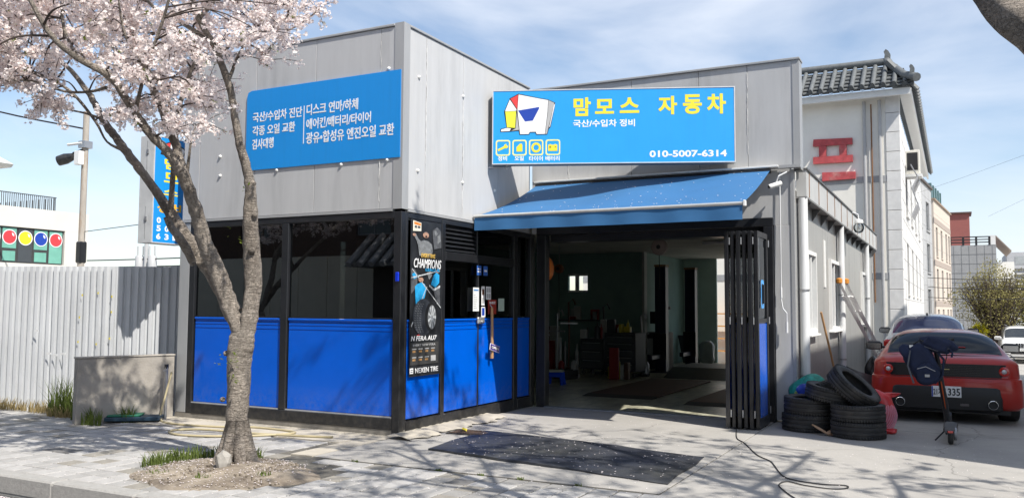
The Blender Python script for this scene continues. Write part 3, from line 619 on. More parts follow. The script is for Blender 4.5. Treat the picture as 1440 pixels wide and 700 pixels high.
# menu board, a flat film covered sheet on the office front
mn = empty('service_board', (-2.475, -0.012, 3.262), 0, 'flat blue board of white service lettering on the upper office front', 'sign')
MWd, MHt = 2.45, 1.055
MB().prism([(0, 0), (MWd, 0), (MWd, MHt), (.08, MHt), (.02, MHt-.02), (0, MHt-.08)], -.006, .010, 'y').make('board', MENUBLUE, mn)
# perspective-free layout measured on the board
def M(s, x0, x1, z0, z1): text(s, (x0*MWd, x1*MWd, z0*MHt, z1*MHt), WHITE, mn, y=-.0075, bold=.018)
M('국산/수입차 진단', .045, .385, .595, .72); M('각종 오일 교환', .045, .34, .425, .55); M('검사대행', .045, .195, .255, .385)
M('디스크 연마/하체', .415, .745, .60, .735); M('에어컨/배터리/타이어', .415, .825, .43, .56); M('광유•합성유 엔진오일 교환', .415, .965, .255, .395)
MB().box(.396*MWd, .399*MWd+.004, -.0085, -.0065, .265*MHt, .725*MHt).make('divider', WHITE, mn)
# projecting sign box at the far left corner of the office
ps = empty('projecting_sign', (-3.86, 0.31, 2.34), R(90), 'tall narrow blue projecting sign with yellow lettering at the left end of the office', 'sign')
# local x = world +Y reversed: build in world axes through a rotated frame (local -Y faces world +X)
PW, PH = 0.62, 1.47
B('box', -PW, 0, 0.0, 0.27, 0, PH, mat('white sign casing', (.55, .56, .56), .5), ps, ch=.004)
B('face', -PW+.01, -.01, -.005, -.0004, .01, PH-.01, MENUBLUE, ps)
b = MB(); b.box(-PW, 0, -.009, -.0055, 0, .012); b.box(-PW, 0, -.009, -.0055, PH-.012, PH); b.box(-PW, -PW+.012, -.009, -.0055, .012, PH-.012); b.box(-.012, 0, -.009, -.0055, .012, PH-.012); b.make('frame', ALU, ps)
for z in (.05, .95): B('casing_seam', -PW-.003, -PW, .13, .136, z, z+.45, SIDE, ps)
for z in (.30, 1.22): B('latch', -PW-.012, -PW, .10, .14, z, z+.06, STEEL, ps)
def PT(s, x0, x1, z0, z1, m, bd=.03): text(s, (-PW+x0*PW, -PW+x1*PW, z0*PH, z1*PH), m, ps, y=-.0062, bold=bd)
PT('맘', .28, .66, .70, .80, YELLOW); PT('모', .28, .68, .575, .67, YELLOW); PT('스', .28, .68, .455, .53, YELLOW)
ORG = mat('orange yellow print', (.80, .45, .03), .5)
PT('정', .12, .42, .285, .385, ORG); PT('비', .58, .88, .285, .385, ORG)
for col, x in (('056', .12), (' 03', .34), ('101', .56), ('074', .78)):
    for k, ch in enumerate(col):
        if ch != ' ': PT(ch, x, x+.11, .185-k*.075, .24-k*.075, WHITE, .03)
def pq(L, m, lay): flat('logo_piece', [(-PW+u*PW, v*PH) for u, v in L], m, ps, y=-.0055-.001*lay, t=.0009)
pq([(.22, .93), (.42, .965), (.80, .93), (.86, .90), (.78, .82), (.36, .82), (.16, .83), (.20, .88)], BLK, 0); pq([(.43, .955), (.78, .92), (.83, .90), (.76, .83), (.42, .83)], WHITE, 1)
pq([(.25, .925), (.42, .955), (.41, .90)], REDP, 1); pq([(.43, .90), (.66, .91), (.56, .86), (.48, .86)], NAVY, 2); pq([(.20, .89), (.40, .895), (.38, .83), (.26, .835)], YELLOW, 1)
MB().tube([(-.10, .10, .9), (.02, .10, .9), (.10, .10, .9)], .02, 8).make('mounting_arm', BLACK, ps)
b = MB(); b.box(-.02, .25, .05, .12, 1.02, 1.07); b.box(-.02, .25, .05, .12, .72, .77); b.make('mounting_arm', BLACK, ps)
# the tyre poster
po = empty('tyre_poster', (0.016, 0.175, 0.665), R(90), 'tall black tyre poster with white lettering on the office corner window', 'poster')
QW, QH = .69, 1.88
POSTB = mat('poster black print', (.022, .024, .028), .35, 0, .5, 6)
MB().grid(lambda u, v: (u*QW, -.001-.004*math.sin(u*9)*math.sin(v*7), v*QH), 12, 24).make('sheet', POSTB, po)
def Q(px, py): return ((px-45)/(170-45)*QW, QH*(1-(py-25)/(665-25)))
def qf(L, m, lay=1, nm='print'): return flat(nm, [Q(*p) for p in L], m, po, y=-.0062-.0012*lay, t=.001)
SK = mat('printed skin', (.42, .25, .18), .5); G1 = mat('printed dark grey', (.09, .095, .105), .5, 0, .4, 20); G2 = mat('printed mid grey', (.20, .21, .22), .5, 0, .4, 25); CY = mat('printed cyan', (.02, .33, .66), .5, 0, .3, 15); WG = mat('printed pale grey', (.5, .52, .53), .5, 0, .4, 30)
qf([(66, 110), (60, 100), (56, 88), (64, 84), (74, 104), (84, 112), (96, 106), (112, 108), (128, 120), (132, 150), (126, 172), (78, 172), (72, 130)], G2)
qf(ring2(103, 84, 12, 16), SK, 2); qf([(93, 78), (103, 70), (114, 78), (112, 74), (104, 68), (95, 73)], G1, 3); qf(ring2(104, 90, 4.5, 10), BLK, 3); qf(ring2(57, 88, 6.5, 10), SK, 2)
qf([(130, 60), (150, 44), (166, 60), (168, 130), (138, 140), (132, 96)], G1); qf([(136, 62), (144, 58), (152, 72), (143, 84)], G2, 2); qf([(150, 84), (160, 74), (165, 100), (152, 116)], G2, 2)
qf([(52, 30), (84, 36), (84, 70), (52, 74)], mat('cream print', (.75, .72, .60), .5), 1); qf([(56, 34), (82, 39), (82, 48), (56, 45)], mat('poster orange', (.75, .22, .03), .5), 2); qf([(58, 50), (67, 50), (67, 60), (58, 60)], G1, 2); qf([(70, 50), (80, 50), (80, 60), (70, 60)], G1, 2)
qf([(48, 330), (46, 232), (60, 226), (72, 250), (70, 300)], G1, 1); qf([(62, 300), (70, 290), (86, 282), (100, 288), (108, 308), (100, 345), (86, 360), (66, 372), (64, 340)], CY, 2); qf(ring2(85, 271, 10, 14), SK, 3)
qf([(126, 290), (136, 250), (148, 236), (160, 246), (160, 280), (144, 300)], CY, 2); qf(ring2(152, 232, 7, 12), SK, 3); qf([(108, 240), (124, 232), (130, 250), (118, 270)], G2, 2); qf([(50, 250), (62, 240), (70, 262), (58, 270)], CY, 2)
qf([(138, 318), (164, 300), (165, 380), (150, 372)], G1, 2); qf([(120, 290), (138, 306), (164, 290), (164, 300), (138, 316), (118, 296)], WG, 2)
for L in (((48, 228), (50, 226), (168, 384), (167, 388)), ((46, 268), (47, 262), (162, 226), (163, 230)), ((48, 460), (50, 464), (110, 300), (108, 298))): qf([L[0], L[1], L[2], L[3]], WG, 3)
tc_ = ring2(0, 0, 1, 40)
qf([(96+x*42, 425-z*76) for x, z in tc_], mat('printed tyre', (.035, .04, .05), .5), 4, 'tyre_print'); qf([(126+x*24, 425-z*60) for x, z in tc_], mat('printed tyre wall', (.012, .013, .015), .5), 5, 'tyre_print'); qf([(130+x*17, 425-z*50) for x, z in tc_], G2, 6, 'rim_print')
for k in range(9):
    a = 2*math.pi*k/9; qf([(130+3*math.cos(a-.4), 425+8*math.sin(a-.4)), (130+16*math.cos(a-.13), 425+47*math.sin(a-.13)), (130+16*math.cos(a+.13), 425+47*math.sin(a+.13)), (130+3*math.cos(a+.4), 425+8*math.sin(a+.4))], WG, 7, 'spoke_print')
for k in range(13):
    for q in range(3):
        z = 368+k*9.5; w = math.sqrt(max(0, 1-((z-425)/76)**2)); x = 96-w*40+q*10+3
        qf([(x, z), (x+7*w, z+3), (x+7*w, z+5), (x, z+2.4)], G2, 5, 'tread_print')
def QT(s, x0, x1, y0, y1, m, bd=.02, sh=0): 
    a, b_ = Q(x0, y1), Q(x1, y0); text(s, (a[0], b_[0], a[1], b_[1]), m, po, y=-.0135, bold=bd, sh=sh)
QT('EVERYTIME', 84, 140, 161, 178, mat('gold print', (.7, .45, .1), .5), .02, .15); QT('CHAMPIONS', 54, 164, 184, 222, WHITE, .008, .15); QT('LEAGUE', 102, 160, 206+16, 206+28, CY, .02, .1)
QT('N FERA AU7', 48, 148, 501, 521, WHITE, .012, .25); qf([(68, 500), (84, 493), (100, 500), (84, 498)], REDP, 3)
qf([(48, 528), (160, 528), (160, 618), (46, 618)], mat('printed panel', (.05, .05, .05), .4), 2); QT('EVERY NEW FERA', 56, 146, 534, 543, GREYP, .01)
for r_ in range(2):
    for c_ in range(4):
        x, z = 54+c_*25, 552+r_*34; qf([(x, z), (x+16, z), (x+16, z+4), (x, z+4)], GREYP, 3); qf([(x+1, z+8), (x+13, z+8), (x+13, z+16), (x+1, z+16)], mat('printed bronze', (.36, .2, .08), .5), 3)
qf([(128, 584), (148, 584), (148, 607), (128, 607)], GREYP, 4)
QT('NEXEN TIRE', 66, 158, 631, 651, WHITE, .004); qf([(40+6, 630), (59, 630), (59, 652), (40+6, 652)], WHITE, 2); qf([(49, 636), (57, 636), (57, 639), (49, 639)], BLK, 3); qf([(49, 643), (57, 643), (57, 646), (49, 646)], BLK, 3)
# notices and stickers on the office door glass
def card(nm, y0, y1, z0, z1, m, label, cat, lines=()):
    e = empty(nm, (0.0, y0, z0), R(90), label, cat); B('sheet', 0, y1-y0, -.006, -.004, 0, z1-z0, m, e)
    for (a, b_, c_, d_, mm) in lines: MB().box(a*(y1-y0), b_*(y1-y0), -.0075, -.006, c_*(z1-z0), d_*(z1-z0)).make('print_line', mm, e)
    return e
PAPER = mat('notice paper', (.72, .74, .74), .6)
ln = [(.1, .9, .86, .92, mat('blue heading', (.05, .2, .5), .5))] + [(.1, .3+.5*random.random(), .12+k*.09, .15+k*.09, GREYP) for k in range(7)]
card('paper_notice', 1.70, 1.86, 1.44, 1.76, PAPER, 'white paper notice with blue heading beside the office door edge', 'notice', ln)
c_ = card('round_stickers', 1.80, 1.92, 1.93, 2.06, mat('sticker blue', (.03, .12, .45), .5), 'small blue stickers high on the office door glass', 'sticker', [(.15, .85, .3, .45, WHITE), (.15, .85, .6, .7, WHITE)])
card('square_sticker', 1.98, 2.10, 1.93, 2.06, mat('sticker blue', (.03, .12, .45), .5), 'square blue sticker right of its twin on the office door glass', 'sticker', [(.2, .8, .4, .6, WHITE)])
card('payment_stickers', 1.93, 2.02, 1.52, 1.78, WHITE, 'white card sticker with dark squares on the office door glass', 'sticker', [(.15, .85, .55, .85, mat('brown print', (.12, .04, .02), .5)), (.2, .8, .1, .4, GREYP)])
card('payment_stickers', 2.06, 2.20, 1.60, 1.78, WHITE, 'wider white sticker with grey squares right of the payment sticker', 'sticker', [(.1, .45, .1, .45, GREYP), (.55, .9, .1, .45, GREYP), (.1, .45, .55, .9, GREYP), (.55, .9, .55, .9, GREYP)])
card('phone_card', 1.93, 2.04, 1.36, 1.50, WHITE, 'white card with dark blue screen under the payment sticker', 'sticker', [(.15, .8, .15, .9, NAVY)])
e = card('red_notice', 2.12, 2.36, 1.40, 1.60, mat('dull red card', (.32, .03, .02), .5), 'dark red card notice behind the hanging wooden handle', 'notice')
text('OH-RUST', (.03, .21, .14, .175), WHITE, e, y=-.0075, bold=.02)
card('framed_paper', 2.42, 2.60, 1.44, 1.62, mat('pale green paper', (.45, .55, .48), .6), 'pale green paper taped inside the office door glass', 'notice')
# OPEN plate hanging on a wooden hammer handle
op = empty('wooden_stick', (0.05, 2.155, .79), R(90), 'upright pale wooden stick hanging on the blue office door', 'stick')
MB().tube([(0, 0, 0), (.004, 0, .35), (-.004, 0, .70)], [.026, .022, .019], 10).make('shaft', WOOD, op, smooth=60)
MB().cyl((0, 0, .70), (0, .035, .74), .006, 6).make('hook', STEEL, op)
pl = empty('open_plate', (0.085, 2.155, .93), R(90), 'small tilted white and purple OPEN plate on the wooden handle', 'sign'); pl.rotation_euler = (0, R(12), R(90))
B('plate', -.12, .16, -.004, .004, -.04, .05, WHITE, pl, ch=.002); B('border', -.115, .155, -.0052, -.0041, -.035, .045, mat('purple print', (.12, .08, .35), .5), pl); B('panel', -.10, .14, -.0062, -.0053, -.02, .03, mat('dark plate print', (.03, .02, .10), .5), pl); text('OPEN', (-.08, .12, -.012, .022), WHITE, pl, y=-.0075, bold=.02)
# blue rag hook on corner post
B('blue_clip', .0, .03, -.045, -.008, 1.80, 1.88, mat('bright blue plastic', (.0, .03, .55), .3), None, ch=.008, label='tiny bright blue plastic clip on the black corner post', category='clip') if False else tag(B('blue_clip', -.06, -.01, -.03, -.0065, 1.79, 1.90, mat('bright blue plastic', (.0, .03, .55), .3), None, ch=.008), 'tiny bright blue plastic clip on the black corner post', 'clip')
# security camera and wall lamp
cc = empty('security_camera', (3.70, 3.33, 3.14), 0, 'white bullet security camera under the right end of the awning rail', 'camera')
MB().tube([(.06, .17, .12), (.03, .05, .10), (0, 0, .02)], .011, 8).make('arm', PIPE, cc); MB().lathe([(.001, -.115), (.026, -.112), (.034, -.10), (.034, .07), (.02, .08), (.001, .082)], 16, 'y').make('housing', WHITEP, cc, smooth=40); MB().lathe([(.022, -.118), (.022, -.112), (.001, -.119)], 12, 'y').make('lens', BLACK, cc)
cc.rotation_euler = (R(18), 0, R(-50))
lp = empty('wall_lamp', (XS, 9.5, 3.10), 0, 'clear glass globe lamp on a white curved arm on the side wall', 'lamp')
MB().tube([(0, 0, .62-.35), (.18, -.02, .62-.35), (.26, -.02, .58-.35), (.27, -.02, .48-.35)], .013, 8).make('arm', PIPE, lp); MB().lathe([(.02, .14), (.075, .12), (.085, .06), (.07, .05)], 18, 'z', (.27, -.02, 0)).make('cap', WHITEP, lp, smooth=60)
MB().lathe([(.07, .05), (.10, 0), (.10, -.05), (.075, -.11), (.03, -.13), (.001, -.135)], 18, 'z', (.27, -.02, 0)).make('globe', glass('globe glass', (.8, .82, .82), .08), lp, smooth=True); MB().lathe([(.012, .05), (.03, 0), (.026, -.04), (.001, -.06)], 12, 'z', (.27, -.02, 0)).make('bulb', WHITEP, lp, smooth=True)

TREE_LIMBS=[[(-0.33,-2.21,-0.1,0.148),(-0.31,-2.21,0.02,0.1245),(-0.3,-2.23,0.29,0.111),(-0.28,-2.25,0.62,0.1076),(-0.26,-2.26,0.96,0.1144),(-0.24,-2.26,1.11,0.1245),(-0.22,-2.26,1.23,0.1144),(-0.21,-2.26,1.33,0.0605)],[(-0.2,-2.25,1.19,0.0841),(-0.15,-2.24,1.5,0.0807),(-0.12,-2.25,1.8,0.0841),(-0.13,-2.27,2.03,0.0807),(-0.13,-2.3,2.37,0.0706),(-0.12,-2.32,2.62,0.0538),(-0.16,-2.37,2.87,0.047),(-0.18,-2.44,3.1,0.0435),(-0.18,-2.52,3.42,0.0399),(-0.18,-2.59,3.6,0.0383),(-0.23,-2.69,3.86,0.0328),(-0.25,-2.83,4.03,0.0298),(-0.25,-2.95,4.2,0.0281),(-0.18,-3.05,4.45,0.024),(-0.06,-3.12,4.72,0.0187),(-0.04,-3.24,4.99,0.0123)],[(-0.2,-2.25,1.17,0.0841),(-0.32,-2.33,1.46,0.0841),(-0.35,-2.42,1.69,0.0869),(-0.38,-2.5,1.89,0.0797),(-0.41,-2.59,2.09,0.0726),(-0.42,-2.67,2.34,0.0656),(-0.42,-2.74,2.47,0.0619),(-0.42,-2.87,2.7,0.0579),(-0.49,-2.98,2.88,0.048),(-0.53,-3.12,3.0,0.0442),(-0.57,-3.26,3.17,0.0405),(-0.61,-3.42,3.39,0.0338),(-0.63,-3.55,3.48,0.0333),(-0.73,-3.71,3.56,0.0269),(-0.83,-3.89,3.72,0.0224),(-0.89,-4.05,3.98,0.0186),(-0.9,-4.19,4.23,0.0143)],[(-0.32,-2.27,1.43,0.0812),(-0.5,-2.33,1.73,0.0817),(-0.66,-2.37,1.94,0.0754),(-0.83,-2.42,2.15,0.0689),(-1.04,-2.43,2.38,0.0628),(-1.26,-2.45,2.64,0.0529),(-1.46,-2.46,2.84,0.05),(-1.67,-2.47,3.05,0.047),(-1.87,-2.47,3.24,0.0439),(-2.05,-2.47,3.42,0.037),(-2.21,-2.45,3.6,0.0336),(-2.37,-2.43,3.76,0.0302),(-2.64,-2.48,4.04,0.0229),(-2.96,-2.55,4.22,0.0154)],[(-0.46,-2.77,2.58,0.0456),(-0.74,-2.66,3.0,0.0404),(-0.88,-2.64,3.19,0.0375),(-1.02,-2.61,3.42,0.0345),(-1.18,-2.6,3.65,0.0314),(-1.34,-2.59,3.95,0.0282),(-1.54,-2.61,4.34,0.0229),(-1.67,-2.61,4.88,0.0181)],[(-1.03,-2.45,2.39,0.0278),(-0.85,-2.59,2.71,0.0259),(-0.75,-2.66,2.93,0.0242),(-0.64,-2.74,3.25,0.0226),(-0.5,-2.8,3.46,0.0184),(-0.43,-2.78,3.67,0.0144),(-0.26,-2.82,3.88,0.0104)],[(-0.64,-2.75,3.28,0.0173),(-0.62,-2.85,3.34,0.0171),(-0.63,-2.98,3.51,0.0155),(-0.64,-3.11,3.63,0.0134),(-0.67,-3.25,3.77,0.012),(-0.65,-3.36,3.94,0.01),(-0.59,-3.46,4.16,0.008)],[(-0.46,-2.77,2.63,0.0196),(-0.4,-2.81,2.82,0.013),(-0.37,-2.81,3.01,0.0097),(-0.33,-2.8,3.14,0.0071)],[(-0.69,-2.44,1.89,0.0409),(-0.71,-2.58,2.1,0.0404),(-0.8,-2.63,2.22,0.037),(-0.84,-2.66,2.33,0.0336)],[(-0.27,-2.77,3.94,0.0209),(-0.38,-2.89,4.03,0.0194),(-0.43,-3.04,4.08,0.0166),(-0.48,-3.18,4.13,0.0145),(-0.54,-3.33,4.29,0.0112)],[(-0.2,-2.67,3.82,0.0131),(-0.12,-2.63,3.88,0.0105),(-0.05,-2.6,3.94,0.0079)],[(-0.17,-2.58,3.59,0.0198),(-0.17,-2.53,3.7,0.0159),(-0.15,-2.53,3.76,0.0133),(-0.13,-2.42,3.98,0.0108),(-0.11,-2.31,4.16,0.0102)],[(-0.24,-2.88,4.09,0.0219),(-0.24,-2.73,4.28,0.0197),(-0.13,-2.57,4.48,0.0186),(0.01,-2.49,4.41,0.0173),(0.06,-2.45,4.21,0.0159),(0.09,-2.43,4.09,0.0146)],[(0.09,-2.43,4.09,0.0133),(0.22,-2.36,4.11,0.012),(0.31,-2.33,4.21,0.0093)],[(-0.13,-2.42,3.97,0.0101),(0.04,-2.34,4.04,0.0094),(0.2,-2.26,4.08,0.0081),(0.37,-2.18,4.18,0.0067),(0.49,-2.13,4.29,0.0054)],[(-1.69,-2.48,3.06,0.0217),(-1.76,-2.63,3.13,0.0107),(-1.86,-2.7,3.34,0.0143),(-1.98,-2.9,3.61,0.0155),(-2.16,-3.11,3.75,0.014),(-2.39,-3.36,3.85,0.0124),(-2.6,-3.58,3.93,0.0082)],[(-0.7,-3.46,3.37,0.016),(-1.01,-3.4,3.38,0.0126),(-1.3,-3.43,3.41,0.0115),(-1.62,-3.5,3.52,0.0097),(-1.98,-3.57,3.56,0.0079)],[(-2.05,-2.47,3.42,0.0163),(-2.21,-2.56,3.48,0.0111),(-2.53,-2.62,3.57,0.009),(-2.82,-2.78,3.78,0.0075)],[(-0.57,-3.26,3.17,0.0187),(-0.34,-3.39,3.37,0.0158),(-0.17,-3.43,3.64,0.0138),(0.03,-3.47,3.96,0.0118),(0.2,-3.52,4.33,0.0099)],[(-0.73,-3.71,3.56,0.0155),(-1.01,-3.66,3.88,0.0141),(-1.12,-3.63,4.28,0.0125),(-1.28,-3.64,4.76,0.0101)],[(-0.89,-4.05,3.98,0.0128),(-1.2,-4.23,4.09,0.0116),(-1.67,-4.36,4.19,0.0094),(-2.14,-4.51,4.4,0.0072)],[(-0.18,-3.05,4.45,0.0189),(0.04,-2.85,4.81,0.0153),(0.26,-2.64,5.05,0.0117)],[(-1.18,-2.6,3.65,0.0174),(-1.78,-2.49,4.04,0.0161),(-2.36,-2.49,4.58,0.0144),(-2.73,-2.51,5.26,0.0116)]]
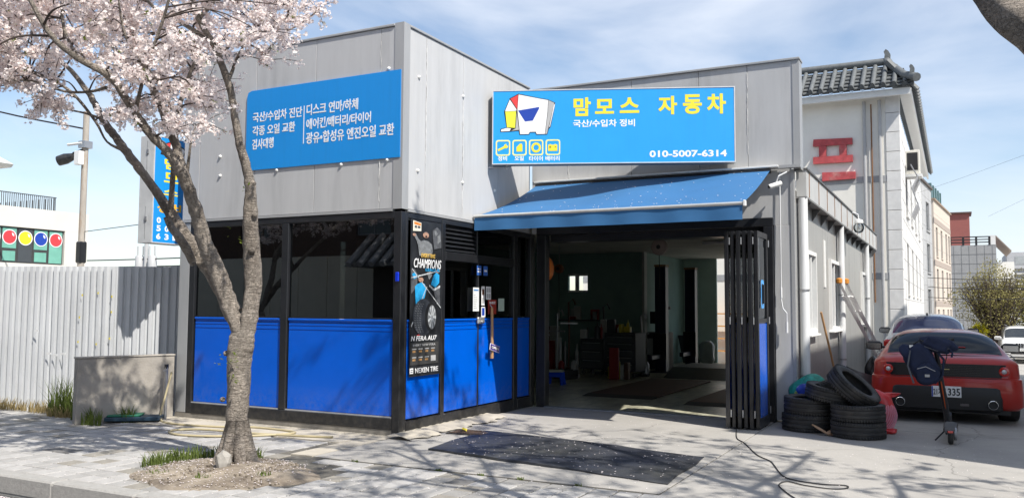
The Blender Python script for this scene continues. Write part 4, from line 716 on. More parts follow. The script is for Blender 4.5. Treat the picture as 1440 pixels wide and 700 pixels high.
TREE_CLUMPS=[(-1.33,-2.73,3.93),(-4.23,-3.88,4.94),(-1.34,-3.56,5.18),(-1.66,-2.93,4.47),(-0.42,-2.77,5.6),(-2.43,-4.04,5.31),(-1.67,-2.93,4.13),(-0.78,-1.59,5.75),(-2.14,-3.56,5.62),(-2.46,-3.58,4.29),(-2.38,-3.5,5.24),(-1.66,-4.0,4.38),(-0.73,-2.86,5.96),(-0.5,-2.71,3.51),(-2.2,-3.44,4.37),(-2.74,-3.86,3.78),(-1.18,-4.18,4.58),(-2.92,-4.12,3.75),(-1.31,-1.67,3.79),(-3.45,-4.0,5.16),(-0.5,-3.42,3.14),(-2.22,-2.55,5.6),(-2.47,-3.56,5.66),(0.36,-2.15,4.52),(-1.03,-4.04,4.93),(-1.13,-3.74,4.55),(-3.54,-4.17,4.62),(-0.4,-2.89,3.15),(-1.38,-2.65,3.81),(-2.68,-3.5,4.83),(1.02,-2.97,4.35),(-0.73,-4.25,5.01),(-0.43,-1.44,4.56),(-1.82,-3.08,5.2),(-0.56,-2.46,3.51),(-2.2,-3.43,3.72),(-0.16,-3.46,3.54),(-1.93,-3.6,3.89),(-0.9,-2.25,4.18),(-1.47,-2.49,4.56),(-2.56,-3.74,4.04),(-1.11,-3.67,3.44),(-1.34,-4.04,3.86),(-0.07,-3.16,3.41),(-0.64,-1.85,4.26),(-0.35,-1.71,4.99),(-0.7,-2.87,3.88),(-0.11,-2.92,4.2),(-0.26,-3.41,4.52),(-0.4,-3.4,3.69),(-1.89,-3.27,4.15),(-1.62,-2.56,6.39),(-1.84,-3.22,5.51),(-1.89,-4.03,4.62),(-1.78,-3.74,5.84),(-1.15,-3.32,4.97),(-0.43,-2.42,4.93),(-1.28,-4.05,5.25),(-2.31,-2.16,4.86),(-0.72,-3.33,4.84),(-2.82,-4.2,4.26),(-0.83,-3.07,3.33),(-2.05,-3.51,4.78),(-1.47,-2.83,5.49),(0.72,-2.6,4.42),(-2.2,-3.11,5.42),(-0.9,-2.15,3.75),(-0.38,-2.7,5.35),(-2.86,-3.57,5.82),(-1.03,-3.08,4.62),(-0.91,-2.97,4.24),(-0.21,-2.97,5.03),(-2.22,-2.98,5.25),(-0.83,-2.47,4.43),(-0.0,-2.4,4.46),(-1.59,-3.54,4.25),(-1.22,-3.99,4.56),(0.16,-2.82,5.33),(-1.5,-2.22,5.16),(-2.63,-3.52,3.77),(-1.43,-3.42,4.34),(-0.79,-2.22,4.26),(-0.35,-3.13,5.49),(-2.6,-4.14,4.11),(-1.1,-3.0,6.02),(-1.28,-3.02,3.85),(-1.26,-3.77,4.88),(0.54,-2.67,4.78),(-1.24,-3.17,4.17),(-2.42,-3.77,4.38),(-2.21,-2.74,6.13),(-2.52,-3.87,4.92),(-0.37,-3.05,3.98),(-3.43,-3.98,4.11),(0.34,-2.82,4.45),(-3.49,-3.44,6.16),(-1.44,-2.75,5.23),(0.26,-3.15,4.48),(-0.21,-3.07,4.71),(-1.62,-3.28,3.37),(-2.91,-4.03,5.6),(-2.24,-3.95,5.12),(-2.89,-3.99,5.21),(-1.26,-2.43,4.23),(-2.8,-4.15,3.97),(-1.17,-2.33,5.98),(-2.86,-3.09,5.51),(-1.89,-4.49,4.91),(-0.95,-2.95,4.79),(-2.32,-3.98,5.82),(-3.14,-3.75,4.65),(-2.28,-3.23,4.61),(-3.33,-3.96,4.5),(0.03,-2.21,4.35),(-1.81,-3.62,4.11),(-0.42,-2.4,5.57),(-3.52,-3.92,3.81),(-0.31,-2.54,5.2),(0.31,-3.56,3.6),(-2.23,-3.83,3.55),(-2.38,-3.77,5.9),(-2.2,-4.45,4.67),(-0.62,-3.41,5.14),(-1.37,-2.89,3.63),(-0.59,-2.9,4.69),(-0.82,-3.35,5.59),(-2.04,-2.93,3.52),(-1.84,-3.59,5.38),(-1.54,-2.94,5.14),(-0.34,-2.29,4.32),(-2.16,-3.37,5.79),(-2.5,-4.37,3.72),(-0.17,-3.64,3.38),(-1.65,-3.1,4.37),(-2.74,-3.4,5.11),(-1.71,-4.15,5.49),(-0.25,-3.18,4.94),(-0.09,-3.39,3.33),(-0.33,-2.04,5.66),(0.29,-2.56,4.15),(-0.88,-2.76,4.46),(-0.84,-2.66,5.06),(-2.0,-3.87,5.13),(-1.36,-2.69,3.45),(-0.92,-2.31,5.72),(-3.87,-3.89,4.54),(0.22,-3.5,4.4),(-2.11,-3.87,4.14),(-1.4,-2.84,4.22),(-1.22,-2.44,4.04),(-2.84,-3.67,4.02),(-0.33,-2.37,4.74),(-3.13,-3.86,4.27),(0.48,-3.33,3.61),(-2.24,-4.59,4.49),(-2.49,-3.21,4.15),(-0.4,-2.75,3.87),(-1.79,-3.05,4.05),(-3.36,-4.2,4.8),(-4.09,-3.79,5.61),(-3.87,-3.76,4.87),(-0.73,-2.47,5.16),(-1.69,-3.36,4.92),(-1.65,-3.15,6.06),(-1.21,-3.49,5.77),(-1.29,-3.86,3.52),(-0.09,-2.2,4.22),(-0.6,-2.58,3.41),(-2.55,-4.11,4.57),(-4.22,-3.71,5.29),(-2.91,-2.94,3.97),(-3.8,-3.54,4.8),(-1.81,-4.2,4.09),(-1.31,-3.46,3.84),(-1.1,-3.9,4.25),(-2.57,-4.52,4.3),(-1.72,-3.72,4.35),(-1.21,-3.68,3.68),(0.3,-2.51,5.12),(-2.69,-3.88,4.69),(-0.79,-2.57,5.45),(-1.29,-3.9,3.94),(-2.93,-3.62,5.46),(-0.37,-3.01,4.12),(-1.43,-3.49,4.02),(-0.84,-2.39,4.7),(-2.47,-4.24,5.23),(-2.5,-4.04,5.71),(-1.2,-2.76,5.74),(-1.13,-2.57,4.91),(-0.75,-3.17,4.04),(-4.4,-3.45,4.96),(-1.1,-3.76,5.46),(-1.32,-3.77,5.2),(-2.39,-3.24,4.29),(-0.06,-2.8,4.38),(1.07,-3.23,4.21),(-1.57,-2.85,4.72),(-2.35,-3.7,3.8),(-2.03,-4.54,5.12),(-2.06,-4.35,3.72),(-3.59,-3.73,3.89),(-1.75,-3.84,4.13),(-1.86,-4.04,4.83),(-2.07,-3.29,4.93),(-0.85,-2.94,3.77),(0.59,-3.19,3.78),(-1.18,-2.61,5.26),(-0.41,-2.92,4.47),(0.28,-3.25,5.21),(-0.53,-3.8,4.26),(-4.16,-3.57,5.96),(-0.88,-3.04,5.37),(-0.44,-3.55,3.55),(-3.55,-4.09,5.4),(0.05,-3.2,5.44),(-2.53,-4.53,4.75),(-2.98,-2.91,6.12),(-0.43,-3.17,5.25),(-1.75,-3.28,3.76),(-0.43,-3.07,3.38),(-1.39,-2.48,4.29),(-1.82,-4.38,4.13),(-0.57,-2.16,5.24),(-3.3,-4.16,4.24),(-2.41,-3.94,3.98),(-1.33,-3.33,4.6),(-1.59,-3.53,5.55),(-3.89,-3.83,4.2),(-1.85,-3.81,5.3),(-1.64,-3.93,3.81),(-2.05,-3.08,3.52),(-1.59,-3.45,3.36),(-1.5,-2.72,4.45),(-2.99,-4.21,4.1),(-0.51,-3.38,3.35),(-0.18,-3.02,3.75),(-2.92,-3.91,4.86),(-2.47,-2.92,4.47),(-0.42,-4.01,3.89),(-2.81,-3.2,4.44),(-2.47,-3.58,5.42),(-1.06,-2.35,4.04),(-1.61,-3.73,4.2),(-3.12,-3.49,5.2),(0.31,-3.28,4.81),(-3.99,-3.59,4.57),(0.21,-3.58,3.53),(-1.06,-2.92,4.01),(-2.32,-2.88,4.69),(-2.6,-3.3,4.82),(-1.65,-4.05,4.14),(-1.45,-3.44,4.18),(-1.43,-3.35,5.15),(-2.09,-3.99,4.46),(-0.88,-3.8,4.16),(-0.34,-2.72,3.16),(-1.38,-3.31,4.03),(-1.52,-2.64,4.22),(0.07,-3.27,5.06),(-0.64,-2.75,3.77),(-1.76,-4.58,4.18),(-1.86,-2.37,4.25),(-1.92,-3.73,3.66),(-0.74,-3.64,3.82),(0.01,-3.33,2.97),(-2.37,-3.61,3.62),(-2.87,-4.0,3.66),(-3.15,-4.07,4.75),(0.52,-3.04,4.8),(-0.2,-2.16,4.97),(-2.84,-3.64,4.91),(0.23,-2.62,4.25),(-0.33,-1.72,4.34),(-0.84,-2.92,3.31),(0.29,-2.32,4.28),(-1.65,-4.04,4.01),(0.09,-2.12,4.88),(-0.49,-2.5,3.98),(-1.53,-3.91,4.52),(0.2,-3.64,4.88),(-0.94,-3.26,4.03),(-0.86,-3.32,4.13),(-0.76,-3.64,3.6),(-1.09,-3.32,4.2),(-3.18,-3.9,3.81),(-1.33,-2.38,5.61),(-0.63,-2.38,4.43),(-1.22,-3.1,5.19),(-1.68,-2.52,3.48),(0.1,-2.52,3.99),(-0.49,-1.77,4.59),(-3.36,-3.44,4.45),(-0.79,-3.39,4.31),(0.47,-2.84,4.05),(0.07,-2.64,3.9),(-0.81,-3.91,4.85),(-2.51,-2.81,5.9),(-2.52,-3.67,4.3),(-1.63,-2.96,4.92),(-2.28,-3.37,3.59),(-2.08,-3.24,6.05),(0.53,-2.71,4.48),(-1.68,-3.56,5.93),(-2.57,-3.19,4.5),(-0.63,-2.1,4.32),(-2.49,-2.88,3.85),(-1.65,-2.93,5.76),(-4.28,-3.31,4.38),(-3.13,-3.65,3.81),(-0.68,-2.76,3.24),(-0.53,-2.62,3.74),(-0.22,-3.63,4.53),(0.52,-2.96,5.03),(-1.94,-2.59,5.82),(-0.31,-3.26,4.02),(-2.6,-3.12,3.87),(-1.87,-3.51,3.55),(-2.55,-3.03,5.71),(-1.75,-4.25,4.8),(-1.59,-3.27,5.73),(-0.52,-3.02,3.72),(-1.91,-3.72,3.79),(-1.69,-4.47,5.16),(-2.99,-4.1,5.38),(-0.12,-2.04,4.66),(-2.19,-3.35,6.19),(-2.66,-3.99,4.06),(-1.72,-2.77,4.15),(-2.08,-2.46,6.51),(-1.22,-3.87,5.38),(-0.87,-2.61,3.58),(-3.56,-3.85,5.55),(-0.03,-3.82,4.91),(-0.7,-3.8,4.6),(-1.68,-3.15,4.93),(-3.51,-3.55,5.43),(-1.89,-4.32,5.0),(-1.34,-4.08,3.62),(-0.94,-3.56,5.24),(-0.49,-4.14,5.18),(-3.71,-3.42,5.31),(-0.77,-3.2,3.64),(1.04,-3.2,3.9),(-1.93,-3.36,3.6),(-0.22,-1.98,4.25),(-3.01,-3.02,6.46),(-3.19,-3.57,5.72),(-0.73,-2.26,3.45),(-2.42,-4.24,3.74),(-1.96,-3.92,3.7),(-0.25,-3.97,4.52),(-3.01,-3.31,4.6),(-1.28,-2.77,4.3),(-2.31,-4.06,3.83),(-1.02,-3.25,3.58),(-0.97,-2.69,3.68),(-1.87,-3.26,4.35),(-2.41,-4.08,3.68),(-2.51,-3.74,3.9),(-1.1,-3.33,5.86),(-3.46,-2.92,4.18),(-1.98,-3.06,3.92),(-3.27,-3.99,4.29),(-0.78,-2.36,3.9),(0.52,-3.26,5.06),(-1.25,-4.22,3.86),(-0.39,-2.77,4.1),(-1.64,-3.69,3.7),(-1.36,-3.22,5.3),(-0.34,-2.4,4.41),(-0.35,-3.52,4.85),(-0.01,-1.82,4.49),(-1.47,-2.06,4.28),(0.22,-2.47,4.8),(-2.12,-2.23,3.48),(-3.87,-3.46,4.04),(-0.06,-3.22,3.96),(-2.3,-3.26,3.96),(-1.54,-4.36,3.89),(-2.72,-3.65,3.74),(0.01,-3.04,4.71),(-1.17,-3.74,3.93),(-2.07,-4.71,4.7),(-2.43,-4.38,3.52),(-0.7,-2.92,4.16),(-2.63,-4.28,5.0),(-1.16,-2.53,3.51),(-2.92,-3.79,5.19),(-2.07,-3.24,4.29),(-3.51,-3.44,4.82),(-2.21,-4.26,4.75),(0.16,-3.24,3.26),(0.29,-2.4,4.09),(-1.99,-3.42,4.27),(-4.05,-3.17,4.4),(0.87,-3.26,3.69),(-2.22,-3.66,4.48),(-0.95,-2.96,5.03),(0.01,-2.44,4.17),(-0.28,-2.46,3.97),(-0.84,-3.12,3.84),(-1.99,-4.76,3.88),(-2.44,-3.4,4.04),(-1.82,-4.07,5.27),(-2.19,-3.87,4.01),(-1.6,-3.63,4.69),(-1.34,-4.07,5.01),(-1.0,-2.06,4.44),(-2.45,-4.06,4.12),(-1.86,-3.15,4.03),(0.05,-3.61,5.26),(-1.36,-2.98,4.11),(-1.83,-2.97,5.48),(-1.89,-2.92,4.36),(-1.57,-4.13,3.7),(-1.96,-2.37,4.52),(-0.12,-3.1,2.98),(-1.29,-2.24,3.69),(-2.02,-4.02,3.58),(0.24,-2.35,4.02),(0.04,-2.38,3.8),(0.49,-2.13,4.29),(0.39,-2.17,4.2),(-0.12,-2.53,3.97),(-2.27,-3.29,3.79),(-1.96,-3.56,3.56),(-2.63,-2.91,3.74)]

# ================================================================== CHERRY TREES
def bark_mat():
    m = mat('cherry bark', (0.42, 0.365, 0.31), 0.95, 0, 0.3, 5, bump=0.0, col2=(0.20, 0.165, 0.135), thr=(0.48, 0.66), stretch=(1.4, 1.4, .7))
    n, l = m.node_tree.nodes, m.node_tree.links; p = n['Principled BSDF']
    t = n.new('ShaderNodeTexCoord'); mp_ = n.new('ShaderNodeMapping'); mp_.inputs['Scale'].default_value = (6, 6, 26); l.new(t.outputs['Object'], mp_.inputs['Vector'])
    a = n.new('ShaderNodeTexNoise'); a.inputs['Scale'].default_value = 2.0; a.inputs['Detail'].default_value = 6; a.inputs['Roughness'].default_value = .7; l.new(mp_.outputs['Vector'], a.inputs['Vector'])
    b = n.new('ShaderNodeTexNoise'); b.inputs['Scale'].default_value = 17; b.inputs['Detail'].default_value = 8; l.new(t.outputs['Object'], b.inputs['Vector'])
    ad = n.new('ShaderNodeMath'); ad.operation = 'ADD'; l.new(a.outputs['Fac'], ad.inputs[0]); l.new(b.outputs['Fac'], ad.inputs[1])
    bp = n.new('ShaderNodeBump'); bp.inputs['Strength'].default_value = 1.0; bp.inputs['Distance'].default_value = 0.05; l.new(ad.outputs[0], bp.inputs['Height']); l.new(bp.outputs['Normal'], p.inputs['Normal'])
    v = n.new('ShaderNodeTexVoronoi'); v.feature = 'DISTANCE_TO_EDGE'; v.inputs['Scale'].default_value = 9; m3 = n.new('ShaderNodeMapping'); m3.inputs['Scale'].default_value = (2.2, 2.2, 1.0); l.new(t.outputs['Object'], m3.inputs['Vector'])
    w3 = n.new('ShaderNodeMix'); w3.data_type = 'RGBA'; w3.blend_type = 'ADD'; w3.inputs['Factor'].default_value = .6; l.new(m3.outputs['Vector'], w3.inputs['A']); l.new(b.outputs['Color'], w3.inputs['B']); l.new(w3.outputs['Result'], v.inputs['Vector'])
    r = n.new('ShaderNodeMapRange'); r.inputs['From Max'].default_value = .05; r.inputs['To Min'].default_value = .38; r.inputs['To Max'].default_value = 0; l.new(v.outputs['Distance'], r.inputs['Value'])
    src = p.inputs['Base Color'].links[0].from_socket; mx = n.new('ShaderNodeMix'); mx.data_type = 'RGBA'; l.new(src, mx.inputs['A']); mx.inputs['B'].default_value = (.075, .058, .048, 1); l.new(r.outputs['Result'], mx.inputs['Factor']); l.new(mx.outputs['Result'], p.inputs['Base Color'])
    ad2 = n.new('ShaderNodeMath'); ad2.operation = 'SUBTRACT'; l.new(ad.outputs[0], ad2.inputs[0]); l.new(r.outputs['Result'], ad2.inputs[1]); l.new(ad2.outputs[0], bp.inputs['Height'])
    return m
BARK = bark_mat(); TWIG = mat('dark twig', (0.075, 0.055, 0.045), 0.9, 0, 0.2, 20)
PETAL = leafy('blossom petals', (0.98, 0.905, 0.88), 0.5, var=0.10, scale=1.4); CALYX = leafy('blossom calyx', (0.42, 0.20, 0.16), 0.3, scale=9); YLEAF = leafy('young leaf', (0.20, 0.26, 0.05), 0.5)
def smooth_path(pts, k=5):
    P = np.array(pts, dtype=float); out = []
    n = len(P)
    for i in range(n-1):
        p0, p1, p2, p3 = P[max(i-1, 0)], P[i], P[i+1], P[min(i+2, n-1)]
        for t in np.arange(k)/k:
            out.append(0.5*((2*p1)+(-p0+p2)*t+(2*p0-5*p1+4*p2-p3)*t*t+(-p0+3*p1-3*p2+p3)*t**3))
    out.append(P[-1]); return np.array(out)
def gnarl(mb, path, n, seed, amp):
    """Limb skin with knots and ridges instead of a clean tube."""
    rr = random.Random(seed); pts = path[:, :3].copy(); rad = np.maximum(path[:, 3].copy(), .002)*(.90 if seed < 4 else 1)
    for i in range(1, len(pts)-1):
        pts[i] += np.array([rr.uniform(-1, 1), rr.uniform(-1, 1), rr.uniform(-1, 1)])*min(rad[i]*0.10, .10*np.linalg.norm(path[i+1, :3]-path[i, :3]))
        rad[i] *= 1+(rr.uniform(-amp, amp)+(0.09 if rr.random() < .10 else 0))*(.35 if seed == 0 else 1)
    ph = [rr.uniform(0, 6.28) for _ in range(4)]
    i0 = len(mb.v); mb.tube([tuple(p) for p in pts], list(rad), n, jitter=0.02, seed=seed)
    for q in range(len(pts)):       # fluting round the limb
        c = Vector(pts[q])
        for j in range(n):
            v = Vector(mb.v[i0+q*n+j]) - c; a = 2*math.pi*j/n
            f = 1+0.07*math.sin(2*a+ph[0]+q*.11)+0.05*math.sin(3*a+ph[1]-q*.17)+0.035*math.sin(5*a+ph[2]+q*.3)
            mb.v[i0+q*n+j] = tuple(c+v*f)
def flowers(centres, per, rad, seed, size=.017):
    """Five-petalled blossoms packed on balls round the given centres. Returns petals and calyx arrays."""
    g_ = np.random.default_rng(seed); C_ = np.repeat(np.asarray(centres), per, axis=0); N = len(C_)
    d = g_.normal(size=(N, 3)); d /= np.linalg.norm(d, axis=1, keepdims=True)
    c = C_ + d*(rad*g_.uniform(.55, 1.1, (N, 1)))
    nrm = d + g_.normal(size=(N, 3))*.45; nrm /= np.linalg.norm(nrm, axis=1, keepdims=True)
    ref = g_.normal(size=(N, 3)); u = np.cross(nrm, ref); u /= np.linalg.norm(u, axis=1, keepdims=True); w = np.cross(nrm, u)
    s = size*g_.uniform(.75, 1.2, (N, 1)); V = []
    for k in range(5):
        a = 2*math.pi*k/5; e = u*math.cos(a)+w*math.sin(a); f = -u*math.sin(a)+w*math.cos(a)
        V += [c, c+s*(e*.62+f*.40+nrm*.22), c+s*(e*1.12+nrm*.34), c+s*(e*.62-f*.40+nrm*.22)]
    V = np.stack(V, 1).reshape(-1, 3); F = np.arange(N*20).reshape(-1, 4)
    m2 = g_.random(N) < .42; c2, n2, u2, w2, s2 = c[m2], nrm[m2], u[m2], w[m2], s[m2]
    K = np.stack([c2-n2*s2*.9, c2+u2*s2*.24+n2*s2*.12, c2+w2*s2*.24+n2*s2*.12, c2-u2*s2*.24+n2*s2*.12], 1).reshape(-1, 3)
    return V, F, K, np.arange(len(K)).reshape(-1, 4)
def cherry(name, loc, label, limbs, clumps, per=11, balls=14, rz=0, keep=None, group='cherry trees along the street'):
    root = empty(name, loc, rz, label, 'tree', group)
    L0 = np.array(loc)
    tb = MB(); nodes = []
    for q, lb in enumerate(limbs):
        path = smooth_path(lb, 6 if q < 4 else 4); path[:, :3] -= L0
        if q > 0: nodes += [tuple(p) for p in path[2:]]
        (gnarl(tb, path, 18 if q < 4 else 9, q, .05) if q < 9 else tb.tube([tuple(p[:3]) for p in path], list(np.maximum(path[:, 3], .003)), 7))
        if q == 0:
            trunk = tb.make('trunk', BARK, root, smooth=True); tb = MB()
    tb.make('limbs', BARK, root, smooth=True)
    nodes = np.array(nodes); tw = MB(); cen = []; rr = random.Random(hash(label) % 1000 if False else len(label)); leaves = []
    for c in clumps:
        c = np.array(c)-L0
        if keep is not None and not keep(c+L0): continue
        d = np.linalg.norm(nodes[:, :3]-c, axis=1) + .35*np.maximum(0, nodes[:, 2]-c[2]); k = int(np.argmin(d)); a = nodes[k, :3]
        if d[k] > 1.25: continue
        mid = (a+c)/2+np.array([rr.uniform(-.08, .08), rr.uniform(-.08, .08), .05+rr.uniform(-.05, .08)])*min(1, d[k]*2)
        r0 = min(nodes[k, 3]*.7, .012)
        P = smooth_path([(*a, r0), (*mid, r0*.7), (*c, r0*.45)], 4); tw.tube([tuple(p[:3]) for p in P], list(P[:, 3]), 5, cap=False)
        dirn = c-a; dirn = dirn/(np.linalg.norm(dirn)+1e-6)
        nb = rr.choice((3, 4, 4, 5))
        for b in range(nb):
            v = np.array([rr.gauss(0, 1), rr.gauss(0, 1), rr.gauss(.1, .8)]); v /= np.linalg.norm(v); v = v*.75+dirn*.5
            ln_ = rr.uniform(.13, .30); e = c+v*ln_
            tw.tube([tuple(c), tuple(c+v*ln_*.5+np.array([0, 0, .015])), tuple(e)], [.0045, .0035, .002], 4, cap=False)
            for t in np.linspace(.15, 1, max(2, balls//4)):
                cen.append(c+v*ln_*t+np.array([rr.gauss(0, .02), rr.gauss(0, .02), rr.gauss(0, .02)]))
            if rr.random() < .25: leaves.append(e)
        for t in (.55, .8, 1.0):
            if rr.random() < .7: cen.append(a+(c-a)*t+np.array([rr.gauss(0, .03), rr.gauss(0, .03), rr.gauss(.02, .03)]))
    tw.make('twigs', TWIG, root)
    V, F, K, KF = flowers(cen, per, .048, len(label)); crown = np_mesh('blossom', V, F, PETAL, root, kind='stuff'); np_mesh('calyx', K, KF, CALYX, crown, kind='stuff')
    if leaves:
        LV = []; 
        for e in leaves:
            for q in range(4):
                a = rr.uniform(0, 6.28); dx, dy, dz = math.cos(a)*.035, math.sin(a)*.035, rr.uniform(-.01, .03); p = np.array(e)
                LV += [p, p+np.array([dx*.5-dy*.3, dy*.5+dx*.3, dz]), p+np.array([dx, dy, dz*1.2]), p+np.array([dx*.5+dy*.3, dy*.5-dx*.3, dz])]
        np_mesh('leaves', LV, np.arange(len(LV)).reshape(-1, 4), YLEAF, root, kind='stuff')
    return root, nodes
main_tree, tn = cherry('cherry_tree', (-0.25, -2.27, 0.0), 'blossoming cherry tree with a bare forked trunk in the dirt patch before the shop', TREE_LIMBS, TREE_CLUMPS)
# root flare, knots and sprouts on the trunk
kb = MB()
for k in range(7):
    a = k*.9+.3; c0 = Vector((-0.02, 0.02, 0)); d = Vector((math.cos(a), math.sin(a), 0))
    kb.tube([tuple(c0+d*.055+Vector((0, 0, .42))), tuple(c0+d*.10+Vector((0, 0, .20))), tuple(c0+d*.14+Vector((0, 0, .08))), tuple(c0+d*.19+Vector((0, 0, -.02)))], [.05, .06, .06, .045], 10, jitter=.1, seed=k)
kb.make('root_flare', BARK, main_tree, smooth=True)
for (dx, dy, z, r) in ((-.15, -.06, 1.05, .03), (-.14, -.09, .62, .028), (.14, -.08, 2.02, .035), (.11, -.07, 2.65, .032), (.15, -.07, 2.35, .03)):
    kn = MB(); kn.lathe([(.001, r*.8), (r*.6, r*.6), (r, 0), (r*.7, -r*.8), (.001, -r)], 9, 'z', (dx+.04*z*.5, dy+.02, z)); kn.make('bark_knot', BARK, main_tree, smooth=True)
sp = []
for (dx, dy, z, n_) in ((.10, -.15, 1.00, 16), (.12, -.16, .86, 12), (-.10, -.15, .98, 7), (.14, -.14, 2.12, 5), (-.02, -.14, 2.15, 5), (.16, -.14, 2.6, 4)):
    for k in range(n_):
        p = np.array([dx+random.gauss(0, .025), dy+random.gauss(0, .02), z+random.gauss(0, .045)]); a = random.uniform(0, 6.28); l_ = random.uniform(.03, .055)
        d = np.array([math.cos(a)*l_, math.sin(a)*l_*.7-.02, random.uniform(0, .03)]); s_ = np.array([-math.sin(a), math.cos(a), .2])*.011
        sp += [p, p+d*.5+s_, p+d, p+d*.5-s_]
np_mesh('sprout_leaves', sp, np.arange(len(sp)).reshape(-1, 4), YLEAF, main_tree, kind='stuff')
# second street tree: trunk right of the frame, one limb crossing its upper right corner
L2 = [[(7.45, -3.9, -.05, .19), (7.42, -3.88, .8, .165), (7.35, -3.85, 1.5, .16), (7.2, -3.88, 1.9, .15)],
      [(7.2, -3.88, 1.9, .12), (6.75, -4.0, 2.22, .10), (6.28, -4.15, 2.50, .088), (6.06, -4.2, 2.68, .080), (5.93, -4.1, 2.92, .074), (5.75, -3.7, 3.4, .065), (5.2, -3.2, 3.9, .05), (4.5, -2.8, 4.25, .035), (3.9, -2.4, 4.6, .02)],
      [(7.2, -3.88, 1.9, .12), (7.5, -3.5, 2.6, .10), (7.6, -3.0, 3.4, .08), (7.3, -2.4, 4.2, .06), (6.8, -1.8, 5.2, .05), (6.3, -1.3, 6.2, .035), (5.6, -1.0, 7.0, .02)],
      [(7.3, -3.9, 1.8, .10), (8.0, -4.3, 2.8, .08), (8.5, -4.6, 3.7, .06), (8.9, -4.7, 4.5, .03)],
      [(5.93, -4.1, 2.92, .035), (5.7, -4.15, 2.98, .028), (5.3, -4.3, 3.25, .02), (4.8, -4.3, 3.5, .012), (4.2, -4.1, 3.75, .008), (3.95, -4.0, 3.6, .004), (3.8, -4.0, 3.42, .003)],
      [(5.4, -3.3, 3.75, .035), (5.3, -3.6, 4.6, .025), (5.0, -3.8, 5.6, .015)], [(6.9, -1.9, 5.0, .04), (6.2, -2.4, 5.8, .03), (5.4, -2.9, 6.6, .015)], [(7.4, -2.6, 4.0, .04), (8.2, -2.4, 5.2, .03), (8.8, -2.6, 6.6, .015)],
      [(8.5, -4.6, 3.7, .04), (8.0, -4.0, 5.0, .03), (7.6, -3.6, 6.4, .015)], [(6.3, -1.3, 6.0, .03), (5.2, -1.6, 6.3, .02), (4.2, -1.9, 6.6, .012)], [(4.5, -2.8, 4.25, .03), (4.0, -2.0, 5.0, .02), (3.6, -1.4, 5.9, .012)],
      [(7.6, -3.0, 3.4, .05), (8.3, -2.2, 4.0, .04), (8.6, -1.4, 4.6, .02)],
      [(5.2, -3.2, 3.9, .03), (4.9, -2.3, 4.6, .02), (4.3, -1.3, 5.1, .012)],
      [(7.3, -2.4, 4.2, .04), (7.9, -1.4, 4.8, .03), (8.3, -.5, 5.3, .015)]]
r2 = random.Random(4); C2 = []
for _ in range(400):
    a, q = r2.uniform(0, 6.28), math.sqrt(r2.random()); x, y = 6.4+3.6*q*math.cos(a), -2.3+2.7*q*math.sin(a); z = r2.uniform(4.1, 7.4)+.3*math.sin(x*2)
    C2.append((x, y, z))
def hidden(p):   # the crown of this tree stays above the picture, as in the photograph
    v = Vector(p)-Vector((5.77, -8.323, 1.5)); f_ = v.dot(Vector((-.458, .8864, .0675))); return v.dot(Vector((-.0259, .0626, .9977)))/max(f_, .01) > .47
C2 = [c for c in C2 if hidden(c)] + [(3.8, -4.0, 3.49), (3.62, -4.0, 3.45)]
tree2, _ = cherry('cherry_tree', (7.4, -3.9, 0), 'cherry tree whose thick bare limb crosses the upper right corner', L2, C2, per=8, balls=10)
# third tree a little further left along the kerb, out of frame, and two across the street seen in the window glass
for (x, y, s, rz, lb) in ((-12.6, -10.9, 1.15, 2.1, 'cherry tree across the street, reflected at the left of the office window'), (-7.2, -11.3, 1.1, 0.7, 'cherry tree across the street, reflected in the right office window')):
    t = dup_tree(main_tree, None, (x, y, -.1), (0, 0, rz), lb); t.scale = (s, s, s)
# pit: grass, stones, petals
GRASSM = leafy('spring grass', (0.15, 0.195, 0.055), .35, var=.4, scale=5); DRYM = leafy('dry grass', (0.38, 0.30, 0.15), .3, var=.3)
def grass(name, pts, h, n, m, w=.006, **kw):
    V = []
    for (cx, cy, rx, ry, z0) in pts:
        for _ in range(n):
            a, q = random.uniform(0, 6.28), math.sqrt(random.random()); x, y = cx+rx*q*math.cos(a), cy+ry*q*math.sin(a); hh = h*random.uniform(.4, 1.1); b = random.uniform(0, 6.28); l_ = hh*random.uniform(.1, .7)
            u = np.array([math.cos(b), math.sin(b), 0]); s_ = np.array([-u[1], u[0], 0])*w; p = np.array([x, y, z0])
            m1 = p+u*l_*.35+np.array([0, 0, hh*.6]); m2 = p+u*l_+np.array([0, 0, hh])
            V += [p-s_, p+s_, m1+s_*.7, m1-s_*.7, m1-s_*.7, m1+s_*.7, m2+s_*.1, m2-s_*.1]
    return np_mesh(name, V, np.arange(len(V)).reshape(-1, 4), m, None, **tag_kw(kw))
def tag_kw(k): return k
grass('grass_tuft', [(-.70, -2.08, .26, .10, .0), (-.45, -1.92, .20, .08, 0), (-.90, -2.30, .12, .16, 0), (-.93, -2.60, .08, .18, 0)], .13, 150, GRASSM, label='green grass along the back edge of the dirt patch', cat='grass', kind='stuff')
grass('grass_tuft', [(-.5, -2.95, .13, .07, .02), (.03, -2.95, .10, .06, .03), (.40, -2.6, .07, .05, .03)], .045, 40, GRASSM, label='small scattered green weeds in front of the cherry trunk', cat='weeds', kind='stuff')
grass('grass_tuft', [(-6.4, -.62, .5, .10, 0), (-5.5, -.6, .35, .12, 0), (-4.9, -.75, .3, .14, 0)], .16, 200, DRYM, label='dry straw grass at the foot of the corrugated fence', cat='grass', kind='stuff')
grass('grass_tuft', [(-5.0, -.72, .22, .12, 0), (-4.45, -.82, .13, .14, 0)], .5, 130, GRASSM, w=.008, label='tall green grass clump against the fence beside the concrete wall', cat='grass', kind='stuff')
